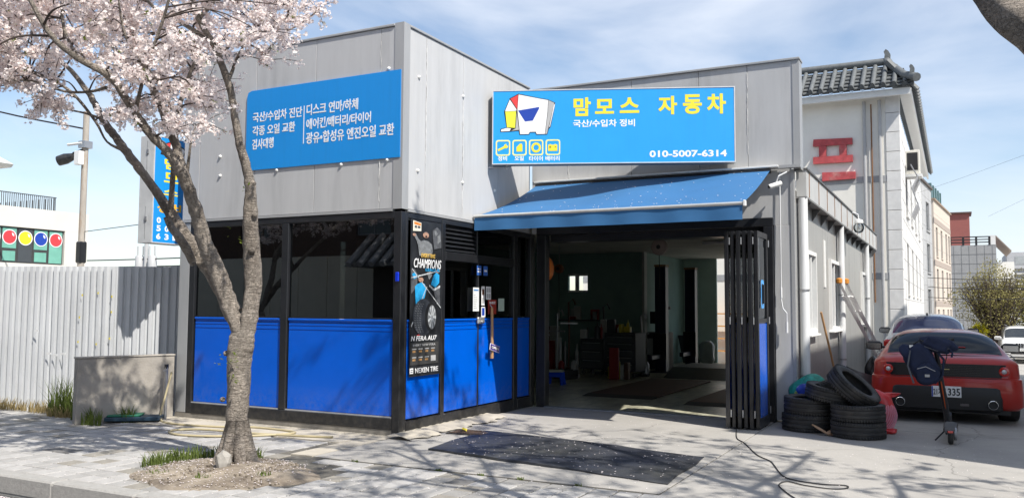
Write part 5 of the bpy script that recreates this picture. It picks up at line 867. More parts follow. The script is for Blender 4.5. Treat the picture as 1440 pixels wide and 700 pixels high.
grass('grass_tuft', [(-3.85, -1.12, .16, .08, 0), (-3.72, -.72, .10, .07, 0)], .22, 70, GRASSM, w=.008, label='green weeds at the foot of the low concrete wall', cat='weeds', kind='stuff')
grass('grass_tuft', [(x, y, .04, .015, -.01) for x, y in ((.55, -1.52), (1.5, -1.51), (1.95, -1.52), (2.35, -1.5), (2.9, -1.52))], .03, 25, GRASSM, w=.005, label='tiny moss and weeds in the joint between pavers and apron', cat='weeds', kind='stuff')
PEB = mat('grey stone', (.33, .31, .28), .9, 0, .3, 12)
def rock(name, x, y, z, s, sd, sq=(1, 1, 1), m=None, **kw):
    bm = bmesh.new(); bmesh.ops.create_icosphere(bm, subdivisions=2, radius=1); rr = random.Random(sd)
    for v in bm.verts: v.co *= rr.uniform(.8, 1.12); v.co = Vector((v.co.x*s*sq[0], v.co.y*s*sq[1], v.co.z*s*sq[2]))
    me = bpy.data.meshes.new(name); bm.to_mesh(me); bm.free(); me.materials.append(m or PEB); o = bpy.data.objects.new(name, me); scn.collection.objects.link(o); o.location = (x, y, z); return tag(o, **kw)
rock('stone', -.08, -2.60, .10, .085, 3, (.9, .8, 1.35), label='rounded grey stone leaning at the foot of the cherry trunk', cat='stone')
b = MB(); V = []
for _ in range(380):
    a, q = random.uniform(0, 6.28), math.sqrt(random.random()); x, y = -.12+.82*q*math.cos(a), -2.56+.70*q*math.sin(a); z = .055*(1-q*q)+.005; s = random.uniform(.004, .012)
    b.box(x-s, x+s, y-s, y+s, z-s, z+s*.7)
b.make('soil_clods', SOIL, None, label='small clods and gravel strewn over the tree pit soil', cat='gravel', kind='stuff')
def pg(x0, x1, y0, y1, z=.004):
    return lambda: (random.uniform(x0, x1), random.uniform(y0, y1), z)
def pit():
    a, q = random.uniform(0, 6.28), math.sqrt(random.random()); return (-.12+.83*q*math.cos(a), -2.56+.71*q*math.sin(a), .055*(1-q*q)+.012)
petals_on(pit, 1100, 'petals_on_soil', s=.008, label='white petals fallen on the tree pit soil', cat='petals', kind='stuff')
petals_on(lambda: (random.uniform(-8, 1.5), -3.66-abs(random.gauss(0, .12)), -.152), 5000, 'petals_in_gutter', s=.011, label='thick drift of white petals in the road gutter', cat='petals', kind='stuff')
petals_on(pg(-5, 3.4, -3.4, -.2, .006), 650, 'petals_on_pavement', s=.007, label='loose white petals scattered over the pavement', cat='petals', kind='stuff')
petals_on(pg(.9, 6.2, -3.2, 3.2, .006), 800, 'petals_on_apron', s=.007, label='loose white petals scattered over the concrete apron', cat='petals', kind='stuff')

# ================================================================== VEHICLES
def slices(levels, n=56, cap=True):
    """Lofted horizontal outlines: (z, half_width, y_rear, y_front, corner_rear, corner_front)."""
    b = MB(); rings = []
    def outline(hw, yr, yf, cr, cf):
        P = []; q = n//4
        for (cx, cy, r, a0, ry) in ((hw-cf, yf-cf*1.2, cf, 0, cf*1.2), (-(hw-cf), yf-cf*1.2, cf, 90, cf*1.2), (-(hw-cr), yr+cr*.75, cr, 180, cr*.75), (hw-cr, yr+cr*.75, cr, 270, cr*.75)):
            for k in range(q): t = R(a0+90*k/(q-1)); P.append((cx+r*math.cos(t), cy+ry*math.sin(t)))
        return P
    for z, hw, yr, yf, cr, cf in levels: rings.append(b._p([(x, y, z) for x, y in outline(hw, yr, yf, cr, cf)]))
    m = n//4*4
    for a, c in zip(rings, rings[1:]):
        for j in range(m): b.f.append((a+j, a+(j+1) % m, c+(j+1) % m, c+j))
    if cap: b.f.append(tuple(rings[0]+j for j in range(m))[::-1]); b.f.append(tuple(rings[-1]+j for j in range(m)))
    return b
def shell(st, off=0.0, t0=-1, t1=1, y0=None, y1=None, nu=28, nv=26, n=3.0):
    """Greenhouse / upper body skin: st = [(y, half_width, z_base, z_top)], superelliptic cross-section."""
    P = smooth_path(st, 6); Ys = P[:, 0]; y0 = Ys[0] if y0 is None else y0; y1 = Ys[-1] if y1 is None else y1
    def f(u, v):
        y = y0+(y1-y0)*v; t = t0+(t1-t0)*u; w = np.interp(y, Ys, P[:, 1]); zb = np.interp(y, Ys, P[:, 2]); zt = np.interp(y, Ys, P[:, 3])
        s, c = math.sin(t*math.pi/2), math.cos(t*math.pi/2); e = 2/n
        return ((w+off)*math.copysign(abs(s)**e, s), y + (-off if v < .5 else off)*.4, zb+(zt-zb+off)*abs(c)**e)
    return MB().grid(f, nu, nv)
def paint(name, col, rough=.22, metal=.0): return mat(name, col, rough, metal, .04, 2, coat=.8)
CARG = glass('car window glass', (.30, .31, .31), .02, ior=1.18); PLATE = mat('licence plate', (.72, .72, .70), .4); REDL = mat('red lamp lens', (.55, .02, .015), .15, coat=1); CLEARL = mat('clear lamp lens', (.65, .65, .65), .1, .3)
def wheel(parent, x, y, r, w, side, rim=STEEL):
    wo_ = MB(); pr = [(r*.62, -w/2), (r*.9, -w/2), (r*.97, -w*.46), (r, -w*.36), (r, w*.36), (r*.97, w*.46), (r*.9, w/2), (r*.62, w/2)]
    wo_.lathe(pr, 36, 'x', (x, y, r), closed=True); t = wo_.make('wheel', RUBBER, parent, smooth=35)
    b = MB(); b.lathe([(r*.62, -w*.35), (r*.62, w*.40), (r*.56, w*.42), (r*.54, w*.3), (.06, w*.22), (.001, w*.25)] if side > 0 else [(r*.62, w*.35), (r*.62, -w*.40), (r*.56, -w*.42), (r*.54, -w*.3), (.06, -w*.22), (.001, -w*.25)], 30, 'x', (x, y, r))
    b.make('rim', rim, t, smooth=35); return t
def mirror(parent, x, y, z, m, s=1.0, sgn=1):
    b = slices([(z-.055*s, .05*s, -.03, .05, .02, .02), (z-.04*s, .10*s, -.05, .07, .03, .03), (z+.03*s, .105*s, -.05, .08, .03, .03), (z+.06*s, .07*s, -.03, .05, .02, .02)], 24)
    b.v = [(x+vx, y+vy, vz) for vx, vy, vz in b.v]; mo = b.make('wing_mirror', m, parent, smooth=60)
    B('mirror_glass', x-.085*s, x+.085*s, y-.056, y-.051, z-.04*s, z+.035*s, CHROME, mo); MB().tube([(x-sgn*.09*s, y+.02, z-.02), (x-sgn*.2*s, y+.05, z-.03)], .018, 8).make('stalk', BLACK, mo)
# --- red coupe
RED = mat('faded red car paint', (.42, .022, .014), .30, 0, .10, 3, coat=.5, spec=.35, col2=(.38, .03, .02), thr=(.5, .7)); SATIN = mat('satin black trim', (.012, .012, .013), .45)
rc = empty('sports_car', (5.63, 4.42, 0.0), R(2.2), 'low red sports coupe parked with its back to the camera, round tail lamps', 'car')
body = slices([(.20, .86, .08, 4.10, .16, .3), (.25, .905, .02, 4.2, .18, .4), (.38, .905, .0, 4.3, .20, .5), (.55, .90, .0, 4.32, .21, .55), (.60, .895, .012, 4.30, .22, .6), (.612, .875, .04, 4.28, .22, .6), (.64, .875, .045, 4.25, .22, .6), (.78, .865, .06, 4.1, .22, .7), (.81, .85, .075, 3.9, .22, .8), (.85, .80, .12, 3.4, .24, .9), (.88, .70, .28, 3.0, .3, .9), (.887, .45, .6, 2.4, .3, .4)], 96)
bo = body.make('body', RED, rc, smooth=50)
cab = [(.30, .80, .84, .87), (.52, .80, .84, .93), (.80, .77, .84, 1.06), (1.15, .73, .84, 1.17), (1.5, .70, .84, 1.205), (1.9, .69, .84, 1.21), (2.3, .70, .84, 1.17), (2.75, .74, .84, 1.0), (3.2, .76, .84, .86)]
cb = shell(cab, n=3.3).make('roof', RED, rc, smooth=True)
gl = shell(cab, .006, -.55, .55, .50, 1.10, 24, 10, 3.3).make('rear_window', CARG, rc, smooth=True); shell(cab, .003, -.59, .59, .45, 1.15, 24, 10, 3.3).make('window_seal', SATIN, gl, smooth=True)
for s_ in (-1, 1): shell(cab, .005, s_*.62, s_*.86, 1.25, 2.6, 8, 14, 3.3).make('side_window', CARG, rc, smooth=True)
shell(cab, .005, -.5, .5, 2.3, 3.1, 20, 10, 3.3).make('windscreen', CARG, rc, smooth=True)
MB().grid(lambda u, v: ((u-.5)*1.30, .30+.16*v+.12*(2*u-1)**2, .893+.012*math.sin(math.pi*v)-.02*(2*u-1)**2), 20, 4).make('engine_cover', RED, rc, smooth=True)
B('shelf_bar', -.34, .28, .60, .66, .975, .99, RED, rc, ch=.01)
rec = MB(); o_ = rrect(-.80, .80, .618, .785, .05, 6); 
def yb(x, z): return .045 + .30*max(0, (abs(x)-.60)/.30)**2.2
def curved(nm, outl, d, m, par, base=None, th=.02):
    b = MB(); n_ = len(outl); cx = sum(p[0] for p in outl)/n_; cz = sum(p[1] for p in outl)/n_
    xs_ = sorted(set([round(p[0], 3) for p in outl])); 
    x0, x1 = min(xs_), max(xs_); N = 30; top, bot = [], []
    for k in range(N+1):
        x = x0+(x1-x0)*k/N; zs = []
        for a, c in zip(outl, outl[1:]+outl[:1]):
            if (a[0]-x)*(c[0]-x) <= 0 and abs(a[0]-c[0]) > 1e-9: zs.append(a[1]+(c[1]-a[1])*(x-a[0])/(c[0]-a[0]))
            elif abs(a[0]-c[0]) < 1e-9 and abs(a[0]-x) < 1e-4: zs += [a[1], c[1]]
        top.append((x, max(zs))); bot.append((x, min(zs)))
    i = b._p([(x, yb(x, z)-d, z) for x, z in bot]+[(x, yb(x, z)-d, z) for x, z in top]+[(x, yb(x, z)-d+th, z) for x, z in bot]+[(x, yb(x, z)-d+th, z) for x, z in top]); M_ = N+1
    for k in range(N): b.f += [(i+k, i+k+1, i+M_+k+1, i+M_+k), (i+k, i+2*M_+k, i+2*M_+k+1, i+k+1), (i+M_+k, i+M_+k+1, i+3*M_+k+1, i+3*M_+k)]
    b.f += [(i, i+M_, i+3*M_, i+2*M_), (i+N, i+2*M_+N, i+3*M_+N, i+M_+N)]
    b.fix = True; return b.make(nm, m, par)
band = curved('lamp_band', o_, .012, SATIN, rc)
for k in range(6): B('grille_bar', -.30, .42, yb(0, .7)-.020, yb(0, .7)-.013, .645+k*.022, .652+k*.022, mat('grille bar', (.03, .03, .032), .3), band)
B('badge', -.055, .055, .022, .03, .71, .716, mat('gold badge', (.7, .6, .3), .3, .8), band)
for s_ in (-1, 1):
    yl = yb(.685, .7)-.02
    l_ = MB().lathe([(.062, .02), (.062, -.012), (.055, -.022), (.034, -.026), (.032, -.02), (.001, -.02)], 28, 'y', (s_*.685, yl, .70)).make('tail_lamp', REDL, rc, smooth=40)
    MB().lathe([(.030, -.022), (.022, -.032), (.001, -.036)], 20, 'y', (s_*.685, yl, .70)).make('inner_lens', CLEARL, l_, smooth=True)
dif = slices([(.16, .60, .06, .5, .05, .05), (.20, .66, .0, .5, .06, .05), (.34, .67, -.012, .5, .06, .05), (.47, .65, -.012, .5, .06, .05), (.49, .62, -.006, .5, .06, .05)], 40).make('rear_diffuser', SATIN, rc, smooth=40)
B('under_panel', -.75, .75, .1, 4.0, .14, .22, SATIN, rc)
B('reverse_lamp', .17, .27, -.020, -.012, .245, .275, mat('smoked lens', (.1, .09, .09), .3), rc)
for s_ in (-1, 1):
    e_ = MB().lathe([(.058, .12), (.058, -.035), (.052, -.04), (.048, -.03), (.048, .10)], 26, 'y', (s_*.545, -.02, .275)).make('exhaust_tip', CHROME, rc, smooth=40); MB().lathe([(.047, -.01), (.001, -.01)], 20, 'y', (s_*.545, -.02, .275)).make('exhaust_bore', BLK, e_)
pl = B('licence_plate', -.165, .185, -.028, -.020, .352, .495, PLATE, rc, ch=.003)
text('21가', (-.145, -.035, .375, .47), BLK, pl, y=-.030, bold=.02); text('1335', (-.01, .17, .375, .47), BLK, pl, y=-.030, bold=.02); B('plate_strip', -.163, -.148, -.030, -.0285, .354, .493, NAVY, pl)
for x, y in ((.78, .78), (-.78, .78), (.76, 3.35), (-.76, 3.35)): wheel(rc, x, y, .31, .24, 1 if x > 0 else -1)
mirror(rc, -.93, 1.95, .93, SATIN, 1.15, -1); mirror(rc, .93, 1.95, .93, SATIN, 1.15, 1)
for s_ in (-1, 1): MB().tube([(s_*.845, .35, .845), (s_*.86, 1.1, .865), (s_*.86, 2.2, .86)], .006, 6).make('deck_seam', SATIN, rc)
MB().tube([(x, yb(x, .63)-.03, .603) for x in np.linspace(-.86, .86, 31)], .005, 5).make('bumper_seam', SATIN, rc); MB().tube([(x, .13+.30*max(0, (abs(x)-.60)/.30)**2.2, .845) for x in np.linspace(-.78, .78, 31)], .004, 5).make('lid_seam', SATIN, rc)
for s_ in (-1, 1): B('seat_back', s_*.38-.22, s_*.38+.22, 1.45, 1.55, .5, 1.06, mat('seat cloth dark', (.05, .045, .04), .9), rc, ch=.05)
# --- silver sedan behind it
SILV = mat('silver car paint', (.66, .69, .71), .25, .15, .03, 2, coat=.8)
sc = empty('sedan_car', (5.20, 12.9, -.10), R(1), 'silver sedan parked behind the red coupe, dark tinted rear window', 'car')
slices([(.2, .80, .1, 4.7, .2, .3), (.35, .90, .0, 4.8, .22, .4), (.6, .92, -.02, 4.85, .22, .5), (.85, .90, .0, 4.75, .25, .6), (.98, .84, .08, 4.3, .3, .8), (1.02, .74, .3, 3.9, .3, .6)], 72).make('body', SILV, sc, smooth=50)
cs = [(.40, .82, .98, 1.02), (.8, .82, .98, 1.22), (1.25, .80, .98, 1.42), (1.7, .79, .98, 1.485), (2.3, .79, .98, 1.49), (2.9, .80, .98, 1.40), (3.5, .82, .98, 1.12), (3.8, .83, .98, 1.0)]
shell(cs, n=2.9).make('roof', SILV, sc, smooth=True); shell(cs, .007, -.60, .60, .52, 1.30, 20, 10, 2.9).make('rear_window', mat('tinted glass with blue reflection', (.03, .045, .13), .10, 0, .02, coat=.3), sc, smooth=True)  # blue reflection on the tinted rear window is put into its base colour
for s_ in (-1, 1): shell(cs, .006, s_*.70, s_*.90, .95, 3.1, 6, 12, 2.9).make('side_window', CARG, sc, smooth=True)
MB().prism([(1.42, 1.455), (1.56, 1.475), (1.43, 1.515)], -.02, .02, 'x').make('roof_fin', SATIN, sc)
for s_ in (-1, 1):
    B('tail_lamp', s_*.76-.13, s_*.76+.13, -.03, .25, .72, .92, REDL, sc, ch=.04); mirror(sc, s_*1.0, 2.9, 1.06, SATIN, 1.3, s_)
    for y in (.95, 3.75): wheel(sc, s_*.82, y, .33, .22, s_)
B('licence_plate', -.26, .26, -.05, -.03, .70, .82, PLATE, sc)
# --- white SUV facing us, far along the alley
WHT = mat('white car paint', (.78, .78, .77), .22, 0, .02, coat=.8)
su = empty('suv_car', (8.72, 40, -1.06), 0, 'white boxy off-roader facing the camera at the far right end of the alley', 'car')
slices([(.30, .86, .08, 4.7, .12, .2), (.42, .95, .0, 4.8, .16, .2), (.75, .97, .0, 4.8, .16, .2), (1.0, .96, .04, 4.8, .18, .2), (1.10, .92, .15, 4.75, .2, .2), (1.14, .86, .5, 4.7, .3, .2)], 56).make('body', WHT, su, smooth=50)
cw = [(1.0, .84, 1.08, 1.12), (1.35, .84, 1.08, 1.42), (1.7, .82, 1.08, 1.68), (2.1, .81, 1.08, 1.74), (3.6, .80, 1.08, 1.74), (4.4, .8, 1.08, 1.68), (4.75, .8, 1.08, 1.2)]
shell(cw, n=4).make('roof', WHT, su, smooth=True); shell(cw, .01, -.62, .62, 1.08, 1.62, 18, 8, 4).make('windscreen', mat('dark windscreen', (.03, .035, .04), .08, coat=.5), su, smooth=True)
for k in range(7): B('grille_slot', -.36+k*.105, -.29+k*.105, -.02, .02, .72, .95, BLK, su)
for s_ in (-1, 1):
    hl = B('headlamp', s_*.66-.17, s_*.66+.17, -.015, .1, .80, .97, CLEARL, su, ch=.03); mirror(su, s_*1.08, 1.25, 1.15, WHT, 1.5, s_); wheel(su, s_*.85, .95, .37, .24, s_); wheel(su, s_*.85, 3.9, .37, .24, s_)
    B('roof_rail', s_*.66-.02, s_*.66+.02, 1.9, 4.2, 1.76, 1.80, STEEL, su)
B('lower_intake', -.6, .6, -.01, .04, .42, .56, BLK, su); B('licence_plate', -.2, .32, -.04, -.02, .58, .69, PLATE, su); text('12 3335', (-.16, .28, .60, .67), BLK, su, y=-.042)
# --- electric scooter with a backpack on its handlebar
es = empty('electric_scooter', (5.69, 2.55, 0), 0, 'black kick scooter with orange striped stem standing behind the red coupe', 'scooter')
for y, nm in ((0, 'rear_wheel'), (.88, 'front_wheel')):
    x = 0 if y == 0 else -.02
    w = MB().lathe([(.05, -.022), (.085, -.030), (.105, -.024), (.112, 0), (.105, .024), (.085, .030), (.05, .022)], 28, 'x', (x, y, .112), closed=True).make(nm, RUBBER, es, smooth=40); MB().lathe([(.05, -.025), (.001, -.025)], 18, 'x', (x, y, .112)).make('hub', BLACK, w); MB().lathe([(.05, .025), (.001, .025)], 18, 'x', (x, y, .112)).make('hub', BLACK, w)
MB().box(-.075, .075, .16, .74, .115, .155, .012).make('deck', BLACK, es); B('deck_mat', -.065, .065, .18, .72, .156, .161, mat('grey grip', (.12, .12, .12), .9), es)
MB().grid(lambda u, v: ((u-.5)*.095*(1-.2*v), -.140*math.cos(v*1.35+.35), .112+.132*math.sin(v*1.35+.35)+.004), 6, 10).make('rear_fender', mat('worn grey fender', (.10, .10, .10), .7), es, smooth=True)
B('tail_light', -.028, .028, -.155, -.14, .14, .165, REDL, es, ch=.004); MB().tube([(-.05, .30, .12), (-.12, .22, .05), (-.16, .18, .01)], .009, 8).make('kickstand', BLACK, es); 
b = MB(); b.tube([(-.04, .0, .112), (-.06, .10, .15), (-.05, .2, .14)], .012, 6); b.make('rear_bracket', BLACK, es); b = MB(); b.tube([(.04, .0, .112), (.06, .10, .15), (.05, .2, .14)], .012, 6); b.make('rear_bracket', BLACK, es)
MB().lathe([(.062, -.03), (.07, -.02), (.07, .0), (.05, .01)], 18, 'x', (.06, .03, .112)).make('brake_disc', STEEL, es)
stem0, stem1 = Vector((-.03, .74, .16)), Vector((-.145, .50, 1.10))
MB().tube([tuple(stem0), tuple(stem0.lerp(stem1, .5)), tuple(stem1)], [.036, .032, .026], 12).make('stem', BLACK, es, smooth=60)
OR = mat('orange stripe', (.55, .09, .01), .4)
MB().tube([tuple(stem0.lerp(stem1, .12)+Vector((.0, -.028, 0))), tuple(stem0.lerp(stem1, .52)+Vector((0, -.033, 0)))], .007, 6).make('stem_stripe', OR, es)
MB().cyl((-.04, .86, .112), (-.02, .72, .26), .035, 12).make('front_fork', BLACK, es); MB().lathe([(.045, .0), (.045, .05), (.03, .07)], 14, 'z', tuple(stem0+Vector((0, 0, .02)))).make('fold_hinge', BLACK, es)
hb0, hb1 = stem1+Vector((-.24, -.08, -.06)), stem1+Vector((.20, .08, .05))
MB().tube([tuple(hb0), tuple(stem1), tuple(hb1)], .014, 10).make('handlebar', STEEL, es); 
for a, c in ((hb0, hb0.lerp(stem1, .4)), (hb1, hb1.lerp(stem1, .4))): MB().tube([tuple(a), tuple(c)], .019, 10).make('grip', RUBBER, es)
MB().tube([tuple(hb0.lerp(stem1, .45)), tuple(hb0.lerp(stem1, .3)+Vector((0, .05, -.01))), tuple(hb0+Vector((0, .06, -.02)))], .006, 6).make('brake_lever', STEEL, es); MB().box(-.19, -.10, .47, .52, 1.11, 1.14, .008).make('display', BLACK, es)
MB().tube([tuple(stem1+Vector((.1, .05, .03))), (-.02, .52, .95), (-.08, .60, .7), (-.02, .70, .4), (-.02, .76, .25)], .005, 6).make('cable', BLACK, es)
NVY = mat('navy backpack fabric', (.012, .02, .055), .85, 0, .3, 8, bump=.5, bscale=30)
bp_ = empty('backpack', (5.42, 2.90, .62), 0, 'slouched navy backpack hanging from the scooter handlebar', 'bag')
def sack(cx, cy, cz, a, b, c, tilt, seed, fold=.05, pw=.75):
    rr = random.Random(seed); ph = [rr.uniform(0, 6) for _ in range(6)]
    def f(u, v):
        th, fi = 2*math.pi*u, math.pi*(v-.5); sp = lambda q: math.copysign(abs(q)**pw, q)
        x, y, z = a*sp(math.cos(fi))*sp(math.cos(th)), b*sp(math.cos(fi))*sp(math.sin(th)), c*sp(math.sin(fi))
        k = 1+fold*math.sin(3*th+ph[0]+5*v)+fold*.7*math.sin(5*th+ph[1]-7*v)+fold*.5*math.sin(9*v*2+ph[2]+2*th)
        x, y = x*k, y*k; x, z = x*math.cos(tilt)-z*math.sin(tilt), x*math.sin(tilt)+z*math.cos(tilt)
        return (cx+x, cy+y, cz+z)
    return MB().grid(f, 32, 22)
sack(0, 0, .24, .155, .10, .25, R(24), 3, .10).make('bag_body', NVY, bp_, smooth=True); sack(.045, -.085, .14, .11, .05, .12, R(24), 8, .12).make('front_pocket', NVY, bp_, smooth=True)
sack(.16, .02, .47, .18, .12, .095, R(-14), 5, .14, .8).make('flap', NVY, bp_, smooth=True); sack(-.16, .0, .36, .07, .07, .12, R(40), 6, .08).make('side_bulge', NVY, bp_, smooth=True)
MB().tube([(.1, -.03, .46), (.22, -.06, .30), (.2, -.05, .12), (.12, -.03, .02)], .014, 6).make('strap', NVY, bp_, smooth=True); MB().tube([(.27, -.03, .44), (.31, -.04, .38), (.30, -.03, .33)], .012, 6).make('strap', NVY, bp_); MB().tube([(-.1, -.03, .47), (-.02, -.05, .52), (.05, -.04, .49)], .009, 6).make('grab_handle', BLACK, bp_)
MB().tube([(-.13, -.09, .40), (-.16, -.11, .22), (-.10, -.12, .02)], .010, 6).make('strap', mat('grey webbing', (.10, .11, .13), .8), bp_); MB().tube([(-.06, -.155, .19), (.03, -.165, .22), (.13, -.15, .17)], .004, 5).make('zip', GREYP, bp_); MB().tube([(.02, -.085, .45), (.15, -.10, .40), (.28, -.08, .43)], .005, 5).make('flap_edge', mat('grey webbing', (.10, .11, .13), .8), bp_)
B('buckle', -.14, -.10, -.06, -.045, .43, .46, WHITEP, bp_); B('label_patch', .02, .07, -.148, -.142, .10, .13, GREYP, bp_)

# ================================================================== TYRES AND CLUTTER BY THE CORNER
def tyre(loc, rot, r, w, label, seed):
    t = empty('tyre', loc, 0, label, 'tyre', 'worn tyres piled at the corner'); t.rotation_euler = rot; h = w/2
    pr = [(r*.66, -h*.86), (r*.78, -h), (r*.9, -h*.98), (r*.955, -h*.86), (r*.975, -h*.74), (r*.985, -h*.60), (r*.955, -h*.58), (r*.955, -h*.46), (r, -h*.44), (r, -h*.12), (r*.965, -h*.10), (r*.965, h*.10), (r, h*.12), (r, h*.44), (r*.955, h*.46), (r*.955, h*.58), (r*.985, h*.60), (r*.975, h*.74), (r*.955, h*.86), (r*.9, h*.98), (r*.78, h), (r*.66, h*.86), (r*.65, h*.7), (r*.90, h*.55), (r*.93, 0), (r*.90, -h*.55), (r*.65, -h*.7)]
    MB().lathe(pr, 56, 'z', (0, 0, 0), closed=True).make('carcass', RUBBER, t, smooth=28)
    b = MB(); 
    for k in range(60):
        for s_ in (-1, 1):
            a = 2*math.pi*(k+.5*(s_ > 0))/60; b.M = Matrix.Rotation(a, 4, 'Z'); b.box(r*.93, r*.992, -.007, .007, s_*h*.76-.018, s_*h*.76+.018)
    b.M = None; b.make('tread_blocks', RUBBER, t, kind='stuff'); return t
tyre((4.12, 2.94, .105), (0, 0, .3), .325, .205, 'bottom tyre of the left stack by the shop corner', 1); tyre((4.14, 2.96, .312), (R(1.5), R(-1), 1), .32, .20, 'upper tyre of the left stack by the shop corner', 2)
tyre((4.72, 2.62, .098), (0, 0, .7), .31, .19, 'bottom tyre of the right stack next to the red net bag', 3); tyre((4.72, 2.63, .290), (R(-1), 0, 2), .305, .185, 'upper tyre of the right stack, under the leaning one', 4)
tyre((4.41, 2.86, .475), (R(4), R(9), .2), .315, .16, 'tyre lying slightly tilted across both stacks', 5)
tyre((4.66, 2.80, .56), (R(8), R(40), .0), .325, .17, 'steeply leaning tyre on top of the pile', 6)
tyre((4.42, 3.02, .32), (R(90), 0, R(15)), .315, .18, 'upright tyre wedged between the two stacks', 7)
def leafblade(cx, cy, cz, l, w, az, up, m, nm='dry_leaf', par=None):
    d = Vector((math.cos(az), math.sin(az), 0)); s_ = Vector((-d.y, d.x, 0))
    return MB().grid(lambda u, v: tuple(Vector((cx, cy, cz))+d*l*u+s_*w*(v-.5)*2*math.sin(math.pi*min(.98, u+.05))**.7+Vector((0, 0, up*l*u+.4*w*(2*v-1)**2))), 8, 4).make(nm, m, par, smooth=True)
DL = mat('dry brown leaf', (.52, .33, .20), .8, 0, .25, 15)
dl = empty('dry_leaf', (4.40, 2.50, .01), 0, 'curled dry tan leaves on the ground before the tyre stacks', 'leaf')
for az, l, w, up in ((2.75, .21, .04, .45), (.5, .17, .045, .28), (1.3, .11, .035, .4), (-.2, .12, .03, .1)): leafblade(0, 0, 0, l, w, az, up, DL, 'leaf_blade', dl)
# bags
GN = mat('green net plastic', (.02, .30, .22), .45, 0, .4, 25, bump=.6, bscale=25); 
gb = empty('green_sack', (4.12, 3.38, 0), 0, 'crumpled green net sack behind the left tyre stack', 'bag')
sack(-.04, 0, .34, .25, .17, .33, R(-12), 12, .12, 1.1).make('sack', GN, gb, smooth=True); sack(-.1, -.14, .45, .08, .05, .09, R(30), 2, .1).make('blue_packet', mat('blue packet', (.02, .06, .35), .4), gb, smooth=True); sack(.05, -.16, .42, .07, .04, .07, R(10), 4, .1).make('white_packet', WHITEP, gb, smooth=True); sack(-.17, -.12, .40, .05, .04, .05, 0, 5, .1).make('yellow_packet', mat('yellow green packet', (.4, .45, .08), .5), gb, smooth=True)
MB().tube([(.14, 0, .42), (.16, 0, .58), (.22, 0, .62), (.30, 0, .60), (.34, 0, .5)], .012, 8).make('green_loop', GN, gb, smooth=True)
RN = mat('red plastic film', (.62, .04, .045), .3, 0, .3, 12, bump=.8, bscale=18); PK = mat('pink net', (.60, .10, .20), .6, 0, .3, 40)
rb = empty('red_net_bag', (4.90, 3.15, 0), 0, 'red plastic and pink net bag slumped beside the right tyre stack', 'bag')
nb_ = MB().tube([(-.20, 0, .30), (-.12, .0, .38), (-.02, 0, .42), (.06, .0, .38), (.10, 0, .26), (.08, 0, .14), (.05, 0, .05)], [.05, .10, .105, .11, .10, .09, .06], 20, jitter=.06, seed=3).make('bag_film', RN, rb, smooth=True)
net = MB(); 
for k in range(26):
    t = k/25; z = .04+.34*t; cx = .06+.04*math.sin(math.pi*t); rr_ = .095+.02*math.sin(math.pi*t)
    net.tube([(cx+rr_*math.cos(a), rr_*math.sin(a), z) for a in np.linspace(0, 2*math.pi, 17)], .003, 4, cap=False)
for q in range(26):
    a = 2*math.pi*q/26; net.tube([(.06+.04*math.sin(math.pi*t)+(.095+.02*math.sin(math.pi*t))*math.cos(a+t), (.095+.02*math.sin(math.pi*t))*math.sin(a+t), .04+.34*t) for t in np.linspace(0, 1, 8)], .003, 4, cap=False)
net.make('net_mesh', mat('pale pink net cord', (.78, .35, .45), .6), rb, kind='stuff'); sack(.10, -.04, .03, .11, .08, .035, 0, 9, .12).make('bag_tail', RN, rb, smooth=True); sack(.02, .05, .44, .20, .06, .035, R(6), 19, .12).make('bag_top', RN, rb, smooth=True)
CB = mat('brown cardboard', (.36, .24, .14), .85, 0, .1, 6)
cbx = empty('cardboard_box', (4.27, 6.9, 0), R(15), 'small open brown cardboard box behind the tyres', 'box')
b = MB(); b.box(-.14, .14, -.12, -.115, 0, .22); b.box(-.14, .14, .115, .12, 0, .30); b.box(-.14, -.135, -.115, .115, 0, .22); b.box(.135, .14, -.115, .115, 0, .26); b.box(-.135, .135, -.115, .115, 0, .005); b.make('carton', CB, cbx); MB().poly([(-.14, -.12, .221), (.14, -.12, .221), (.13, -.22, .17), (-.13, -.22, .16)]).make('box_flap', CB, cbx)
BG = mat('grey bumper plastic', (.14, .14, .145), .45, 0, .1, 5)
MB().grid(lambda u, v: (3.98+.50*u+.04*v, 8.0-.28*math.cos((u-.5)*3.0)+.10*v, .03+.46*v-.16*u*v+.05*math.sin(math.pi*v)), 20, 8).make('car_bumper', BG, None, smooth=True, label='dark grey detached car bumper leaning by the side wall', cat='bumper')
lad = empty('ladder', (0, 0, 0), 0, 'aluminium ladder leaning on the side wall beside the downpipe', 'ladder')
la, lb_ = Vector((4.72, 9.6, 0.0)), Vector((3.99, 8.05, 1.98)); sdv = Vector((.10, .36, 0)).normalized()*.38
for q in (0, 1):
    for s_ in (-.5, .5):
        a, c = la+sdv*(s_)+Vector((.06*q, -.02*q, .02)), lb_+sdv*(s_*.8)+Vector((.06*q, -.02*q, -.25*q)); MB().tube([tuple(a), tuple(c)], .028, 4).make('rail', mat('ladder aluminium', (.70, .70, .69), .5, .1, .1, 10), lad)
for k in range(7): p = la.lerp(lb_, (k+.6)/7.6); MB().cyl(tuple(p-sdv*.47), tuple(p+sdv*.47), .016, 8).make('rung', mat('ladder aluminium', (.7, .7, .69)), lad)
for s_ in (-.5, .5): p = lb_+sdv*s_*.8; MB().lathe([(.03, -.03), (.055, -.02), (.055, .05), (.02, .07)], 12, 'z', tuple(p)).make('end_cap', mat('orange rubber cap', (.55, .22, .03), .6), lad)
tag(MB().tube([(3.95, 5.5, 1.45), (4.06, 5.75, .75), (4.17, 5.98, .02)], .017, 8).make('wooden_pole', WOOD, None), 'thin pale wooden pole leaning on the side wall below the window', 'pole')
